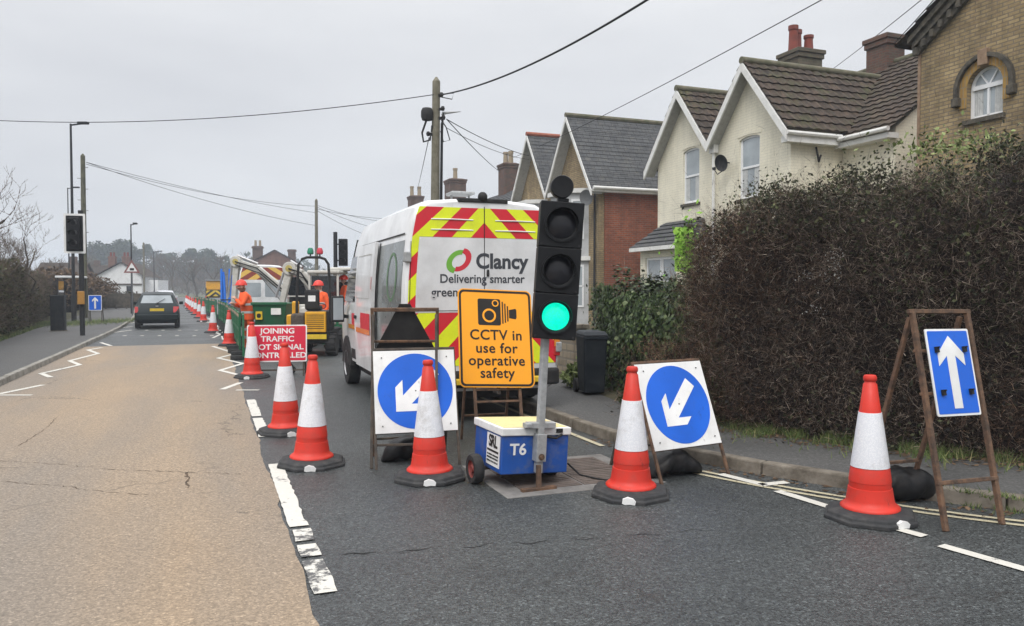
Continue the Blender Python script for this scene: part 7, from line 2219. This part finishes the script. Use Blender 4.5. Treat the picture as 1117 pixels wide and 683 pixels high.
def wood_tree(label, px, Y, ytop, wpx, seed, n=7800, leaf='far_leaf', group='dark trees on the skyline'):
    R_ = random.Random(seed); c = P(px, 320, Y); H = P(px, ytop, Y).z; Wd = wpx * Y / FPX
    t = thing('woodland_tree', label, 'tree', (c.x, Y, 0), 0, group)
    b = MB(); b.tube([(0, 0, 0), (.2, 0, H * .35), (0, .2, H * .75)], .35, 8, .12)
    clumps = []
    for k in range(26):
        z = H * R_.uniform(.22, .93); ww = Wd * .5 * math.sin(math.pi * min(.97, max(.12, (z / H) ** 1.1))) ** .6
        a = R_.uniform(0, 6.28); rr = ww * R_.uniform(.35, .85); cc = Vector((rr * math.cos(a), rr * math.sin(a), z)); clumps.append((cc, R_.uniform(.10, .20) * Wd))
        b.tube([(0, 0, z * .75), tuple(cc)], .10, 5, .03)
    b.build('trunk', 'bark', t)
    pts = np.concatenate([np.array(cc) + (lambda d: d / np.linalg.norm(d, axis=1)[:, None] * (r * (1 - rng.exponential(.22, n // 26)))[:, None])(rng.normal(size=(n // 26, 3))) * np.array([1, 1, .75]) for cc, r in clumps])
    V, F = leaf_mesh(pts, .026 * Wd * .9 + .12); pydata('crown', V, F, leaf, t)
    return t
labels = ['broad dark tree behind the pelican signal and white house', 'rounded dark tree left of the grey street lamp', 'dark tree just right of the small distant lamp', 'wide dark tree above the yellow lorry', 'dark tree left of the brown gable house', 'low dark tree far left between the poles']
for i, (px, Y, yt_, wp_) in enumerate(((124, 235, 262, 62), (160, 250, 266, 38), (183, 255, 275, 34), (216, 240, 271, 52), (247, 260, 286, 36), (104, 260, 268, 34))):
    wood_tree('skyline tree: ' + labels[i] if False else labels[i], px, Y, yt_, wp_, i)
hl = MB(); nx = 70; prv = None
for i in range(nx + 1):
    x = -330 + 500 * i / nx; h0 = 7.0 + 3.0 * math.sin(i * .31) + 1.6 * math.sin(i * .83) - 3.5 * max(0, (x + 20) / 150)
    cur = [hl.v((x, 300, -.1)), hl.v((x, 330, max(.5, h0 * .7))), hl.v((x, 380, max(.5, h0))), hl.v((x, 440, -.1))]
    if prv:
        for k in range(3): hl.f([prv[k], cur[k], cur[k + 1], prv[k + 1]])
    prv = cur
struct(hl.build('hill', 'field', smooth=True))
n = 26000                                                     # the wood on the rise: one mass
x = rng.uniform(-330, 120, n); y = rng.uniform(270, 345, n)
top = 6.5 + 3.0 * np.sin(x * .045) + 2.4 * np.sin(x * .13 + 1) + 1.5 * np.sin(x * .41)
z = top * rng.uniform(0, 1, n) ** .75 + 2
V, F = leaf_mesh(np.stack([x, y, z], axis=1), 1.5); struct(pydata('distant_wood', V, F, 'far_leaf'), 'stuff')
n = 9000
x = rng.uniform(-160, -30, n); y = rng.uniform(165, 240, n); z = (5.5 + 1.6 * np.sin(x * .23) + 1.2 * np.sin(x * .61)) * rng.uniform(0, 1, n) ** .8
p0 = np.stack([x, y, z * .8], axis=1); d = rng.normal(size=(n, 3)) * .5 + np.array([0, 0, .8])
V, F = twig_mesh(p0, p0 + d * 1.6, .13); struct(pydata('bare_thicket', V, F, 'bare_twig'), 'stuff')

# grass and fallen leaves
def blades(name, pts, h, w=.010, mat='grass'):
    n = len(pts); d = rng.normal(size=(n, 3)) * .45 + np.array([0, 0, 1.0]); d /= np.linalg.norm(d, axis=1)[:, None]
    V, F = twig_mesh(pts, pts + d * h * rng.uniform(.4, 1.3, size=(n, 1)), w); return struct(pydata(name, V, F, mat), 'stuff')
gp = []
for _ in range(9500):
    u = random.uniform(.22, .66) if random.random() < .8 else random.uniform(0, 1); p, nr = poly_at(bpl, u)
    if math.sin(u * 61) + math.sin(u * 149 + 1) + random.gauss(0, .7) < -.1: continue
    q = p + nr * (random.expovariate(8) * (1.2 if math.sin(u * 97) > 0 else .6) - .08); gp.append((q.x, q.y, .095))
blades('grass', np.array(gp), .11)
gp = []
for _ in range(9000):
    s = random.uniform(17, 40); t_ = left_outer(s) - random.uniform(-.05, .9) ; q = Rw(t_ + bend(s), s); gp.append((q.x, q.y, .085))
blades('grass', np.array(gp), .12, .016)
gp = []
for _ in range(2600):
    q = G(102, 352, .1) + Vector((random.gauss(0, .8), random.gauss(0, 2.2), 0)); gp.append((q.x, q.y, .098))
blades('grass', np.array(gp), .13, .016)
gp = []
for _ in range(700):                                          # tufts in the kerb joints
    u = random.choice((.30, .33, .36, .5, .55)) + random.gauss(0, .012); k = min(max(int(u * 40), 0), len(right_ts) - 2)
    p = right_ts[min(int(u * len(right_ts) * .5), len(right_ts) - 1)]; q = Rw(p.x + random.gauss(0, .03), p.y + random.gauss(0, .10)); gp.append((q.x, q.y, random.choice((.0, .10))))
blades('kerb_weeds', np.array(gp), .05, .008)
gp = []
for _ in range(1100):
    u = random.uniform(.0, .8); p, nr = poly_at(bpl, u); q = p + nr * abs(random.gauss(0, .22)); gp.append((q.x, q.y, .112))
for _ in range(320):
    p = right_ts[random.randrange(0, 30)]; q = Rw(p.x - abs(random.gauss(0, .12)) - .02, p.y + random.gauss(0, .15)); gp.append((q.x, q.y, .006))
V, F = leaf_mesh(np.array(gp), .035, np.tile([0, 0, 1.0], (len(gp), 1)), .9); struct(pydata('fallen_leaves', V, F, 'dead_leaf'), 'stuff')

# ================================================================== HAZE
hm = bpy.data.materials.new('haze'); hm.use_nodes = True
hn, hlk = hm.node_tree.nodes, hm.node_tree.links; hn.clear()
ho = hn.new("ShaderNodeOutputMaterial"); hv = hn.new("ShaderNodeVolumePrincipled")
hv.inputs['Color'].default_value = (0.80, 0.88, 1.0, 1); hv.inputs['Density'].default_value = 0.0012; hv.inputs['Anisotropy'].default_value = 0.1
hlk.new(hv.outputs[0], ho.inputs['Volume'])
hz = MB(); hz.box(-470, 470, -60, 600, -1.5, 24)
M['haze'] = hm
struct(hz.build('haze', 'haze'), 'stuff')
